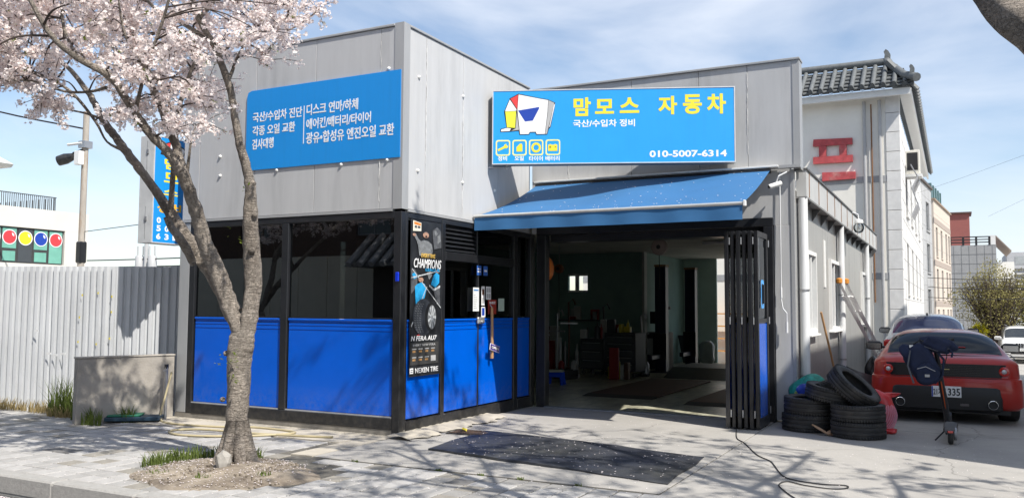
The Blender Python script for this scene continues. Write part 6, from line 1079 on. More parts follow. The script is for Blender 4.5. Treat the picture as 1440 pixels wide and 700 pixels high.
bb = sack(4.44, 8.4, .32, .13, .12, .34, 0, 31, .13, 1.0).make('black_bag', mat('black plastic bag', (.015, .016, .02), .25, 0, .2, 10, bump=.8, bscale=12), None, smooth=True, label='tall black plastic bag between the grey bumper and the red coupe', cat='bag')
tag(B('green_strip', 3.89, 3.93, 8.62, 8.72, 1.25, 1.72, mat('green plastic', (.01, .12, .05), .4), None, ch=.02), 'green plastic strip hanging on the side wall next to the ladder', 'strip')
# black cable over the apron, rubber mat
cab_ = [(3.33, 2.46, .02), (3.35, 2.38, .008), (3.5, 1.75, .008), (3.66, 1.42, .008), (3.93, .73, .008), (4.12, .42, .008), (4.20, .2, .008), (4.36, -.28, .008), (4.50, -.44, .008), (4.72, -.50, .008), (4.90, -.46, .008), (4.93, -.56, .008), (4.82, -.66, .008), (4.60, -.62, .008), (4.44, -.52, .008), (4.40, -.70, .008), (4.48, -.92, .008), (4.62, -1.2, .008), (4.85, -1.6, .008)]
cp = smooth_path([(*p, 0) for p in cab_], 6); tag(MB().tube([tuple(p[:3]) for p in cp], .0055, 6).make('power_cable', RUBBER, None, smooth=True), 'thin black cable snaking from the folded doors over the concrete', 'cable')
MATM = mat('black rubber mat', (.026, .030, .044), .55, 0, .4, 2.2, bump=.5, bscale=120, col2=(.065, .065, .06), thr=(.42, .7))
A_, B_, C__, D_ = Vector((.83, -.66, 0)), Vector((3.55, -1.13, 0)), Vector((3.50, .34, 0)), Vector((.69, .78, 0))
def matf(u, v, dz=0):
    p = A_.lerp(B_, u).lerp(D_.lerp(C__, u), v); e = min(u, 1-u, v, 1-v)
    return (p.x+.012*math.sin(9*v+2*u), p.y+.015*math.sin(11*u+1)+.008*math.sin(31*u), .020+.010*math.sin(5*u+3*v)*math.sin(4*v+1)+dz)
mm_ = MB().grid(lambda u, v: matf(u, v), 48, 24); i0 = len(mm_.v)
edge = [matf(k/48, 0) for k in range(48)]+[matf(1, k/24) for k in range(24)]+[matf(1-k/48, 1) for k in range(48)]+[matf(0, 1-k/24) for k in range(24)]
i = mm_._p(edge+[(x, y, .002) for x, y, z in edge]); n_ = len(edge); mm_.f += [(i+n_+k, i+n_+(k+1) % n_, i+(k+1) % n_, i+k) for k in range(n_)]
rm = mm_.make('rubber_mat', MATM, None, smooth=35, label='large dark rubber mat lying on the concrete before the garage', category='mat') if False else tag(mm_.make('rubber_mat', MATM, None, smooth=35), 'large dark rubber mat lying on the concrete before the garage', 'mat')
def onmat():
    x, y, z = matf(random.random(), random.random()); return (x, y, z+.005)
petals_on(onmat, 230, 'fallen_petals', rm, s=.009, kind='stuff')
tag(leafblade(.55, .62, .02, .10, .03, 2.6, .2, mat('yellow leaf', (.75, .62, .05), .6)), 'small bright yellow leaf on the drain cover', 'leaf')
# hose, tap pipe, boards by the left corner
HS = mat('cream hose', (.42, .36, .22), .6, 0, .1, 10)
hp = [(-3.42, -.28, .62), (-3.46, -.34, .30), (-3.44, -.42, .03), (-3.0, -.60, .015), (-2.3, -.52, .015), (-1.9, -.34, .015), (-1.35, -.36, .015), (-1.15, -.48, .015), (-1.35, -.80, .015), (-1.75, -1.10, .015), (-2.2, -1.22, .015), (-2.52, -1.08, .015), (-2.5, -.90, .015), (-2.1, -.84, .03), (-1.5, -.72, .015), (-.9, -.60, .015), (-.55, -.50, .015)]
tag(MB().tube([tuple(p[:3]) for p in smooth_path([(*p, 0) for p in hp], 6)], .014, 8).make('garden_hose', HS, None, smooth=True), 'cream garden hose coiled loosely along the office plinth', 'hose')
tp = empty('tap_standpipe', (-3.52, -.28, 0), 0, 'grey standpipe with tap at the left corner of the office', 'tap'); MB().cyl((0, 0, 0), (0, 0, .68), .022, 10).make('pipe', STEEL, tp); MB().cyl((0, 0, .64), (.05, -.08, .64), .014, 8).make('spout', STEEL, tp); MB().box(-.02, .02, -.02, .02, .66, .72, .004).make('valve', BLACK, tp)
DB = mat('dark blue board', (.02, .05, .08), .5, 0, .2, 6)
bd = empty('blue_board', (-3.70, -.62, 0), R(38), 'dark blue board lying flat at the foot of the concrete wall', 'board'); MB().box(-.32, .34, -.16, .14, .02, .07, .008).make('board', DB, bd); MB().box(-.30, .10, -.12, .16, .072, .095, .006).make('green_panel', mat('green panel', (.02, .16, .09), .5), bd)
LW = mat('low wall concrete', (.36, .33, .29), .95, 0, .22, 2.2, bump=.5, bscale=40, col2=(.25, .23, .20), thr=(.42, .66))
lw = empty('concrete_wall', (-4.06, -1.20, 0), math.atan2(1.15, .42), 'low weathered concrete wall between the fence and the office corner', 'wall')
MB().box(0, 1.22, -.02, .10, -.05, .815, .006).make('wall_slab', LW, lw); B('coping', -.01, 1.23, -.03, .11, .816, .84, LW, lw, ch=.008)
# corrugated fence
FM = mat('weathered corrugated steel', (.60, .615, .63), .5, .15, .12, 2.5, col2=(.48, .49, .50), thr=(.5, .7), stretch=(1, 1, .3))
fe = empty('corrugated_fence', (0, 0, 0), 0, 'tall light grey corrugated metal fence left of the shop', 'fence')
fp = [Vector((-16, -3.4, 0)), Vector((-9.4, -1.35, 0)), Vector((-6.8, -.55, 0)), Vector((-5.1, .02, 0)), Vector((-4.35, .45, 0)), Vector((-3.68, .95, 0))]
for a, c in zip(fp, fp[1:]):
    L_ = (c-a).length; nsh = max(1, round(L_/.80)); d = (c-a)/L_; nn = Vector((d.y, -d.x, 0))
    for q in range(nsh):
        p0, w_ = a+d*(L_*q/nsh), L_/nsh; b = MB(); prof = []; npch = max(3, round(w_/.105))
        for k in range(npch):
            for u, h_ in ((0, 0), (.40, 0), (.47, .045), (.93, .045)): prof.append(((k+u)/npch*w_, h_))
        prof.append((w_+.01, 0)); lean = random.uniform(-.012, .012); top = 2.06+random.uniform(-.012, .012); off = .004*(q % 2)
        pts = []
        for z, ln2 in ((-.02, 0), (1.0, .3), (top, 1)): pts += [tuple(p0+d*u+nn*(h_+off+lean*ln2)+Vector((0, 0, z))) for u, h_ in prof]
        i = b._p(pts); m_ = len(prof)
        for r_ in range(2):
            for k in range(m_-1): b.f.append((i+r_*m_+k, i+r_*m_+k+1, i+(r_+1)*m_+k+1, i+(r_+1)*m_+k))
        b.make('corrugated_sheet', FM, fe)
TP = mat('yellow tape scrap', (.75, .60, .02), .6)
for (x, y, z) in ((-5.42, -.13, 1.62), (-5.45, -.14, 1.3), (-5.46, -.14, .95), (-5.02, .05, 1.6), (-5.02, .05, 1.38), (-5.04, .05, 1.0), (-5.2, -.04, 1.65), (-5.2, -.04, .92)): B('tape_scrap', x, x+.022, y-.052, y-.048, z, z+.03, TP, fe)
for k, (x, y, z) in enumerate(((-5.9, -.30, .78), (-5.8, -.27, .76), (-5.68, -.23, .78), (-6.1, -.37, 1.1))): B('torn_paper', x, x+.09, y-.055, y-.05, z, z+.03, WHITEP, fe)

# ================================================================== INSIDE THE GARAGE
LIFTM = mat('dark blue lift paint', (.012, .018, .05), .4, 0, .2, 6)
for x, y, lb in ((-.35, 11.2, 'left dark two-post lift column with a cap, inside the garage'), (-.12, 12.9, 'right dark lift column near the rear opening of the garage')):
    l_ = empty('lift_column', (x, y, .008), 0, lb, 'car lift', 'lift columns'); B('post', -.13, .13, -.12, .12, .02, 2.45, LIFTM, l_, ch=.01); B('base_plate', -.25, .25, -.3, .3, 0, .019, LIFTM, l_); B('carriage', -.16, .16, -.18, -.121, .3, .9, BLACK, l_); B('post_cap', -.14, .14, -.13, .13, 2.451, 2.5, mat('yellow brown cap', (.25, .13, .04), .6), l_); MB().box(-.05, .05, -.9, -.18, .32, .42, .01).make('lift_arm', LIFTM, l_)
RB = mat('rusty brown floor plate', (.12, .06, .04), .6, .1, .35, 5)
for pts, lb in ((((.12, 5.2), (1.35, 5.0), (1.35, 9.0), (.15, 9.0)), 'long rusty brown plate on the garage floor'), (((2.0, 4.75), (2.9, 4.75), (2.9, 7.6), (2.0, 7.6)), 'second brown floor plate behind the folded doors')):
    x0, y0 = pts[0]; x1, y1 = pts[2]; t = empty('floor_plate', (0, 0, .008), 0, lb, 'floor plate', 'plates on the garage floor'); B('plate', x0, x1, y0+.3, y1, .003, .03, RB, t, ch=.005); MB().prism([(y0, .002), (y0+.295, .002), (y0+.295, .03)], x0, x1, 'x').make('ramp_edge', mat('dark ramp steel', (.05, .045, .04), .6, .2), t)
t = empty('lift_platform', (.7, 11.0, .008), 0, 'low dark ramp platform of the alignment lift in the garage', 'ramp'); B('platform', -.5, 2.2, -.8, .8, .1, .2, mat('worn grey ramp top', (.20, .21, .22), .5, .2, .3, 5), t, ch=.01); MB().prism([(-1.5, 0), (-.81, 0), (-.81, .19)], -.5, 2.2, 'x').make('ramp', BLACK, t); B('underframe', -.4, 2.1, -.7, .7, 0, .099, BLACK, t)
st = empty('step_stool', (-1.15, 6.95, .008), R(10), 'small blue plastic stool with pale seat just inside the garage door', 'stool')
BP = mat('blue plastic stool', (.0, .06, .55), .4); B('seat', -.15, .15, -.11, .11, .24, .28, mat('pale seat', (.5, .52, .42), .6), st, ch=.012)
for sx in (-1, 1):
    for sy in (-1, 1): b = MB(); b.tube([(sx*.12, sy*.085, .239), (sx*.15, sy*.11, 0)], .03, 4); b.make('leg', BP, st)
B('apron_panel', -.13, .13, -.10, -.09, .15, .238, BP, st)
def reel(x, y, z, m, lb, r=.13, ax='y'):
    t = empty('cable_reel', (x, y, z), 0, lb, 'reel'); t['group'] = 'hanging reels'
    MB().lathe([(.001, -.06), (r*.8, -.06), (r, -.04), (r, .04), (r*.8, .06), (.001, .06)], 24, 'y').make('drum', m, t, smooth=40); MB().cyl((0, 0, r), (0, 0, 2.86-z), .012, 6).make('hanger', STEEL, t); MB().lathe([(.04, -.075), (.001, -.078)], 14, 'y').make('hub', BLACK, t); MB().tube([(0, -.02, -r), (.01, -.02, -r-.5), (0, -.02, -r-.62)], .008, 6).make('cord', BLACK, t)
    return t
ORM = mat('orange reel plastic', (.75, .18, .01), .45); reel(-.12, 4.3, 2.12, ORM, 'orange cable reel hanging inside the left door jamb', .13).scale = (.9, 1, 1.5)
reel(.93, 7.0, 2.62, mat('brown white reel', (.30, .24, .22), .5), 'round brown reel hanging from the ceiling mid garage', .15); reel(-2.0, 9.0, 2.35, mat('dim orange reel', (.22, .08, .02), .6), 'small dim orange reel far back on the left', .1)
TC = mat('dark tool cabinet', (.06, .065, .07), .45, .2, .2, 8)
def cart(x, y, w, d, h, lb, nd=5):
    t = empty('tool_cabinet', (x, y, .008), R(-8), lb, 'cabinet', 'tool cabinets'); B('body', 0, w, 0, d, .12, h, TC, t, ch=.01)
    for k in range(nd): z = .16+(h-.22)*k/nd; dr = B('drawer', .03, w-.03, -.015, 0, z, z+(h-.22)/nd-.02, mat('drawer front', (.11, .115, .12), .35, .3), t, ch=.003); B('drawer_handle', .08, w-.08, -.03, -.016, z+(h-.22)/nd-.045, z+(h-.22)/nd-.03, STEEL, dr)
    for a in (.06, w-.06):
        for c in (.06, d-.06): MB().lathe([(.001, -.02), (.05, -.02), (.05, .02), (.001, .02)], 12, 'x', (a, c, .05)).make('caster', RUBBER, t)
    return t
cart(-1.05, 9.3, .75, .5, .95, 'tool cabinet with drawers nearest the partition'); cart(-1.75, 9.6, .6, .5, .8, 'lower tool cabinet left of the drawer cabinet', 3)
JK = [STEEL, RB, TC, mat('red tool paint', (.25, .02, .02), .5), mat('pale junk', (.45, .45, .42), .6), mat('yellow tool', (.5, .4, .02), .5)]
def junk(nm, x, y, z, n, sp_, hmax, lb, cat, seed):
    rr = random.Random(seed); t = empty(nm, (x, y, z), 0, lb, cat)
    for k in range(n):
        a, c = rr.uniform(-sp_, sp_), rr.uniform(-.18, .18); w, d, h = rr.uniform(.03, .12), rr.uniform(.03, .1), rr.uniform(.04, hmax)
        m = rr.choice(JK)
        if rr.random() < .5: B('equipment_case', a-w, a+w, c-d, c+d, 0, h, m, t, ch=.01)
        else: MB().lathe([(.001, 0), (w*.6, 0), (w*.6, h*.7), (w*.2, h*.85), (w*.2, h), (.001, h)], 12, 'z', (a, c, 0)).make('canister', m, t, smooth=40)
    return t
junk('parts_tray', -.68, 9.5, .958, 7, .28, .30, 'jumble of cans and tools on the drawer cabinet', 'tools', 1); junk('parts_tray', -1.45, 9.8, .808, 6, .24, .45, 'jumble of cans and tools on the lower cabinet', 'tools', 2)
junk('floor_equipment', -2.4, 9.9, .008, 9, .55, .9, 'dark heap of floor tools and canisters along the left wall', 'equipment', 3); junk('floor_equipment', -1.6, 8.6, .008, 4, .3, .35, 'low trolley jack and boxes in front of the cabinets', 'equipment', 7)
sh_ = empty('metal_rack', (-3.0, 8.2, .008), R(90), 'narrow metal shelf rack at the left behind the door jamb', 'rack')
for z in (.1, .6, 1.1, 1.55): B('shelf', -.4, .4, -.2, .2, z, z+.03, TC, sh_)
for sx in (-.4, .37):
    for sy in (-.2, .17): B('upright', sx, sx+.03, sy, sy+.03, 0, 1.7, TC, sh_)
wb = empty('balancing_machine', (-.75, 12.2, .008), 0, 'tyre machine with a white panel beyond the partition', 'machine'); B('cabinet', -.3, .3, -.25, .25, 0, .9, TC, wb, ch=.02); B('front_panel', -.22, .1, -.27, -.251, .35, .75, mat('pale machine panel', (.5, .52, .5), .5), wb); MB().tube([(0, 0, .9), (0, 0, 1.4), (.3, 0, 1.5)], .04, 8).make('arm', BLACK, wb); B('screen', -.2, .2, -.05, .05, 1.1, 1.4, BLACK, wb)  # front panel is an even pale grey
t = empty('propped_panel', (-.85, 14.7, .008), 0, 'dark board leaning against the light green rear wall', 'board'); MB().prism([(0, 0), (.45, 0), (.28, .75), (-.15, .75)], 0, .05, 'y').make('board', TC, t); sack(.65, .05, .3, .2, .12, .32, 0, 3, .12).make('plastic_wrap', mat('dull plastic wrap', (.35, .37, .36), .3, bump=.5, bscale=10), t, smooth=True)
for k, (x, y, h) in enumerate(((-2.15, 9.2, 1.35), (-1.95, 9.4, 1.6), (-1.3, 9.9, 1.5), (-.35, 9.75, 1.3), (-2.6, 9.5, 1.2))):
    q = empty('tool_stand', (x, y, .008), R(20*k), ('thin stand with hooked hose at the left of the cabinets', 'tall thin stand behind the lower cabinet', 'tall hooked stand between the two cabinets', 'stand with crossbar right of the drawer cabinet', 'leftmost thin stand near the rear wall')[k], 'tool stand', 'tool stands')
    MB().tube([(0, 0, .05), (.02, 0, h*.6), (0, .03, h), (.10, .05, h+.08), (.16, .02, h-.05)], .022, 7).make('stand_pole', JK[k % 3], q, smooth=60); B('foot', -.2, .2, -.03, .03, 0, .05, TC, q); B('foot', -.03, .03, -.2, -.031, 0, .05, TC, q); B('crossbar', -.18, .2, -.015, .015, h*.7, h*.7+.03, STEEL, q)
    MB().lathe([(.001, 0), (.07, 0), (.07, .2), (.03, .26), (.001, .26)], 12, 'z', (.12, 0, .05)).make('canister', JK[(k+3) % 6], q, smooth=40)
junk('floor_equipment', -.5, 8.8, .008, 6, .35, .7, 'small dark machines and canisters in front of the partition', 'equipment', 21); junk('floor_equipment', -2.9, 11.2, .008, 7, .4, 1.1, 'tall dark equipment under the small rear window', 'equipment', 22); junk('wall_parts', -2.6, 11.4, 1.2, 6, .5, .4, 'dark parts on the rear wall right of the small window', 'parts', 23)
B('wall_shelf', -3.1, -2.1, 11.3, 11.7, 1.17, 1.2, TC, shop)
wheelt = tyre((-1.55, 8.35, .10), (0, 0, 0), .26, .18, 'single small tyre lying on the garage floor', 9); wheelt['group'] = 'loose tyres in the garage'
rk = empty('yellow_rack', (-.85, 19.5, 0), 0, 'wooden orange rack seen through the rear opening', 'rack')
for z in (.1, .5, .9, 1.3): B('shelf', -.6, .8, 0, .3, z, z+.04, mat('orange wood', (.6, .3, .1), .6), rk)
for x in (-.6, 0, .75): B('upright', x, x+.05, 0, .05, 0, 1.4, mat('orange wood', (.6, .3, .1), .6), rk)

# ================================================================== BUILDINGS DOWN THE ALLEY
PLAS = mat('cream render', (.82, .79, .72), .9, 0, .06, 1.2, col2=(.74, .71, .64), thr=(.5, .75)); GRAN = mat('pale granite tile', (.68, .67, .65), .7, 0, .10, 5); GRN2 = mat('grey granite tile', (.40, .40, .40), .7, 0, .10, 5)
BEI = mat('beige stone', (.56, .485, .41), .8, 0, .06, 3); BEI2 = mat('dark beige stone', (.36, .30, .255), .8, 0, .08, 3); TILE = mat('grey clay roof tile', (.13, .138, .14), .6, 0, .25, 8); WGL = mat('dark window glazing', (.05, .06, .07), .1, 0, .1, 2, coat=.3); LGL = mat('pale window glazing', (.34, .36, .37), .15, 0, .2, 2, coat=.3)
def facade(root, P0, ang, length, h, z0, m, wins, joints=None, th=.25, par_kids=True):
    """Wall along local +X from P0; windows recessed with frame and sill."""
    w = empty('side_facade', P0, ang, parent=root) if False else None
    Mx = Matrix.Translation(P0) @ Matrix.Rotation(ang, 4, 'Z')
    def mk(nm, bx, mm, par):
        b = MB(); b.M = Mx; b.box(*bx); return b.make(nm, mm, par)
    # wall split in bands between window rows
    rows = sorted(set((z, z+hh) for (_, _, z, hh) in wins)); b = MB(); b.M = Mx; zc = z0
    rows2 = []
    for r_ in rows:
        if not rows2 or r_[0] >= rows2[-1][1]: rows2.append(r_)
    for (za, zb) in rows2:
        b.box(0, length, 0, th, zc, za); xs_ = sorted((x, x+wd) for (x, wd, z, hh) in wins if abs(z-za) < 1e-6); xc = 0
        for xa, xb in xs_: b.box(xc, xa, 0, th, za, zb); xc = xb
        b.box(xc, length, 0, th, za, zb); zc = zb
    b.box(0, length, 0, th, zc, h); wl_ = b.make('wall', m, root)
    for (x, wd, z, hh) in wins:
        b = MB(); b.M = Mx; b.box(x, x+wd, .08, .14, z, z+.06); b.box(x, x+wd, .08, .14, z+hh-.06, z+hh); b.box(x, x+.06, .08, .14, z+.06, z+hh-.06); b.box(x+wd-.06, x+wd, .08, .14, z+.06, z+hh-.06); b.box(x+wd/2-.03, x+wd/2+.03, .08, .14, z+.06, z+hh-.06)
        f_ = b.make('window', mat('aluminium frame grey', (.25, .26, .27), .5), root); mk('pane', (x+.06, x+wd-.06, .10, .12, z+.06, z+hh-.06), WGL, f_); mk('sill', (x-.05, x+wd+.05, -.06, .08, z-.06, z), m, f_)
    if joints:
        jm = mat('stone joint', (.22, .215, .21), .9)
        dz, dx = joints; z = z0+dz
        while z < h-.1: mk('joint_line', (0, length, -.004, .0, z, z+.012), jm, wl_); z += dz
        x = dx
        while x < length: mk('joint_line', (x, x+.015, -.005, .0, z0, h), jm, wl_); x += dx
    return Mx
# white rendered building with tiled hip eaves
b1 = empty('white_building', (0, 20, -.3), 0, 'white rendered building with a dark tiled eave and big red Hangul letters', 'building')
def b1m(nm, bx, m, ch=0, par=b1):
    return B(nm, bx[0], bx[1], bx[2]-20, bx[3]-20, bx[4]+.3, bx[5]+.3, m, par, ch=ch)
b1m('front_wall', (-6, 4.02, 20, 20.3, -1, 8.05), PLAS)
for k in range(15): b1m('corner_stone', (4.022, 4.42, 19.97, 20.32, -.9+k*.60, -.9+k*.60+.585), GRAN, .008)
b1m('stone_band', (-6, 4.02, 19.985, 20.0, 5.38, 5.58), mat('grey band stone', (.36, .365, .37), .8)); b1m('stone_band', (-6, 4.02, 19.985, 20.0, 2.4, 2.6), mat('grey band stone', (.36, .365, .37), .8))
Mx = facade(b1, (4.42, .32, -.7), R(90), 18.5, 8.35, -.3, GRAN, [(x, 1.2, z, 1.7) for z in (3.0, 5.6) for x in (2.4, 6.0, 9.6, 13.2)]+[(x, 1.2, .9, 1.3) for x in (2.4, 6.0, 9.6, 13.2)], (.62, 1.1))
b1m('eave_board', (-6, 4.75, 19.5, 19.62, 7.92, 8.12), WHITEP); b1m('eave_soffit', (-6, 4.75, 19.62, 20.0, 8.02, 8.06), WHITEP); b1m('eave_board', (4.70, 4.78, 19.62, 38.5, 7.92, 8.12), WHITEP); b1m('eave_soffit', (4.43, 4.69, 19.62, 38.5, 8.04, 8.08), WHITEP)
# curved tile rows, each a convex cap row over flat trough courses
sl = Vector((0, 1.05, .98))
MB().poly([(-6, -.62, 8.45), (4.85, -.62, 8.45), (4.05, .75, 9.45), (-6, .75, 9.45)]).make('tile_bed', TILE, b1)
for k in range(32):
    x = 4.62-k*.30
    top = min(1.0, max(.25, (4.85-x)/.75+.18)); pts = [(x, -.66+1.40*t*top, 8.50+1.0*t*top) for t in (0, .25, .5, .75, 1)]
    tr = MB().tube(pts, [.072]*5, 8).make('tile_row', TILE, b1, smooth=50)
    MB().lathe([(.105, -.05), (.105, .02)], 10, 'y', (x, -.66, 8.50)).make('end_tile', TILE, tr)
    for q in range(6):
        t = q/6*top; MB().box(x+.06, x+.24, -.66+1.40*t, -.66+1.40*t+.22, 8.47+1.0*t, 8.50+1.0*t).make('flat_tile', TILE, tr)
MB().tube([(4.95, -.80, 8.62), (4.6, -.3, 8.85), (4.15, .55, 9.45), (4.05, .75, 9.62)], [.13, .12, .12, .14], 8).make('hip_ridge', TILE, b1, smooth=50); MB().tube([(4.05, .75, 9.6), (-6, .75, 9.6)], .12, 8).make('main_ridge', TILE, b1, smooth=50)
for (x, y, z, s) in ((4.05, .72, 9.78, .15), (4.80, -.60, 8.92, .11)):
    MB().prism([(-.5*s, -1.1*s), (.7*s, -.9*s), (.8*s, .1*s), (.4*s, .9*s), (-.1*s, 1.3*s), (-.5*s, .8*s), (-.3*s, .2*s)], y-.08, y+.08, 'y').make('ridge_ornament', TILE, b1).location = (x, 0, z)
MB().poly([(4.05, .75, 9.45), (4.90, -.5, 8.40), (4.90, 18.5, 8.40), (4.05, 18.5, 9.45)]).make('tile_slope', TILE, b1)
for k in range(44): MB().tube([(4.93, .1+k*.42, 8.45), (4.1, .1+k*.42, 9.45)], .09, 6).make('tile_row', TILE, b1)
for x in (3.42, 3.86): MB().cyl((x, -.08, -1), (x, -.08, 8.2), .05, 10).make('rain_pipe', mat('grey rain pipe', (.42, .42, .42), .5), b1)
MB().cyl((3.62, -.06, 2), (3.62, -.06, 8.1), .02, 6).make('rusty_cable', RUST, b1)
# red Hangul letters, weathered
lt = empty('red_letters', (1.90, 19.93, 0), 0, 'big weathered red Hangul letter shapes mounted on the white building', 'lettering'); RL = mat('weathered red letter', (.48, .075, .08), .7, 0, .3, 6, col2=(.50, .22, .20), thr=(.55, .7))
for nm, pts in (('top_bar', [(0, 6.62), (.02, 6.84), (1.17, 6.80), (1.17, 6.60)]), ('left_post', [(.18, 6.281), (.40, 6.281), (.40, 6.605), (.18, 6.612)]), ('right_post', [(.78, 6.275), (1.0, 6.275), (1.0, 6.595), (.78, 6.60)]), ('lower_bar', [(0, 6.06), (1.17, 6.05), (1.17, 6.268), (0, 6.278)]), ('bottom_bar', [(.26, 5.50), (1.24, 5.52), (1.24, 5.74), (.26, 5.77)])):
    z0_ = {'left_post': .0}.get(nm, 0); MB().prism(pts, -.04, .05, 'y').make(nm, RL, lt)
ac = empty('air_conditioner', (4.62, 23.5, 6.05), 0, 'cream air conditioner box on a bracket high on the white building', 'air conditioner'); B('case', -.30, .30, -.25, .45, 0, .95, mat('cream metal', (.62, .60, .54), .5), ac, ch=.02); ac.scale = (.75, .75, .85); B('dark_grille', -.22, .22, -.262, -.251, .15, .85, BLK, ac); B('shelf', -.38, .38, -.35, .55, -.12, -.01, WHITEP, ac)
gr_ = empty('balcony_grille', (4.58, 22.8, 4.6), 0, 'curled iron window guard on the side of the white building', 'window guard')
for k in range(8): MB().tube([(0, .25*k, 0), (.18, .25*k+.12, .4), (.02, .25*k, .9), (.2, .25*k+.1, 1.3), (0, .25*k, 1.7)], .018, 5).make('scroll_bar', STEEL, gr_)
# grey building behind it
dirv = math.atan2(.996, .083)
b2 = empty('grey_building', (4.10, 38.6, -1.2), dirv, 'grey stone apartment building behind the white one', 'building')
facade(b2, (0, 0, 0), 0, 7.4, 9.5, 0, GRN2, [(x, 1.5, z, 1.6) for z in (2.2, 4.7, 7.0) for x in (1.4, 4.8)], (.8, 1.5)); B('roof_coping', -.1, 7.5, -.1, .3, 9.5, 9.62, mat('dark coping', (.10, .08, .07), .6), b2); B('end_wall', -.0, .25, .26, 6, 0, 9.5, GRN2, b2)
# beige building
b3 = empty('beige_building', (4.72, 52, -1.2), dirv, 'beige stone apartment block with a glass rooftop shed', 'building')
facade(b3, (0, 0, 0), 0, 10.6, 9.65, 0, BEI, [(x, 1.1, z, 1.9) for z in (.8, 3.4, 6.1) for x in (1.0, 3.9, 7.0, 9.0)], (1.1, 30)); B('front_wall', -.01, .0, .26, 4, 0, 9.65, BEI2, b3); B('roof_coping', -.1, 10.7, -.1, .4, 9.65, 9.75, mat('tan coping', (.3, .22, .16), .6), b3)
for z in (2.9, 5.5, 8.2): B('stone_band', -.03, 10.6, -.02, -.001, z, z+.35, BEI2, b3)
b = MB(); b.box(3.5, 9.6, .5, 3, 9.76, 11.2); b.make('rooftop_glass_shed', mat('teal glazing', (.05, .12, .13), .2, coat=.3), b3)
for k in range(5): B('shed_mullion', 3.5+k*1.5, 3.6+k*1.5, .44, .5, 9.76, 11.2, mat('teal frame', (.12, .2, .2), .5), b3)
# far grey building with red roof box
b4 = empty('far_grey_building', (5.2, 80, -1.2), 0, 'wide grey block with black roof railing and a red stair tower', 'building')
FG2 = mat('far grey tile', (.30, .30, .30), .8, 0, .12, 1.5)
B('wall', 0, 4.0, 0, 12, 0, 8.55, FG2, b4); B('side_block', 4.01, 5.4, .5, 12, 0, 7.0, PLAS, b4); B('parapet_post', 3.55, 3.98, -.02, .3, 8.551, 9.4, GRAN, b4); MB().prism([(4.0, 9.4), (5.2, 8.0), (5.2, 7.9), (4.0, 9.3)], 0, 9, 'y').make('sloped_coping', BEI2, b4)
for z in (8.75, 9.0, 9.25): B('roof_rail', -1, 3.54, -.02, .06, z, z+.09, BLK, b4)
for k in range(5): B('rail_post', -.8+k*1.05, -.62+k*1.05, -.04, .09, 8.551, 9.3, BLK, b4)
for k in range(9): B('wall_joint', 0, 4.0, -.02, 0, .9+k*.85, .93+k*.85, mat('faint joint', (.22, .22, .22), .9), b4)
for k in range(6): B('wall_joint', .6+k*.62, .62+k*.62, -.02, 0, 0, 8.5, mat('faint joint', (.22, .22, .22), .9), b4)
RT = mat('red brown stair tower', (.30, .10, .085), .8, 0, .08, 2); B('stair_tower', -1, 2.0, 3, 6, 8.56, 11.75, RT, b4); B('tower_cap', -1.2, 2.2, 2.8, 6.2, 11.76, 11.9, mat('tower cap', (.10, .06, .05), .7), b4)
b5 = empty('far_white_frame_building', (10.2, 90, -1.2), 0, 'pale framed building at the far right edge behind the bush', 'building'); b = MB(); b.box(.3, 7, 0, 10, 6.8, 8.4); b.make('upper_storey', mat('pale grey wall', (.42, .43, .45), .8), b5); B('wall', .3, 7, .5, 10, 0, 6.79, mat('pale grey wall', (.42, .43, .45), .8), b5); B('window_band', 1, 6, -.03, 0, 7.2, 8.0, LGL, b5)
for k in range(5): B('louvre', .3, 7, -.1, .48, 4.2+k*.5, 4.35+k*.5, mat('pale louvre', (.5, .5, .5), .7), b5)
rw = empty('garden_wall', (6.4, 47, -1.1), 0, 'low grey block wall below the brown bush', 'wall')
for r_ in range(4):
    for k in range(16): B('block', k*.62+(.3 if r_ % 2 else 0), k*.62+.60+(.3 if r_ % 2 else 0), 0, .3, r_*.30, r_*.30+.285, mat('grey block', (.24, .225, .20), .9, 0, .2, 4), rw, ch=.01)
for k in range(8): B('white_post', k*1.3, k*1.3+.08, -.05, 0, 1.0, 1.75, WHITEP, rw)
B('white_rail', 0, 9.5, -.05, -.01, 1.45, 1.51, WHITEP, rw)
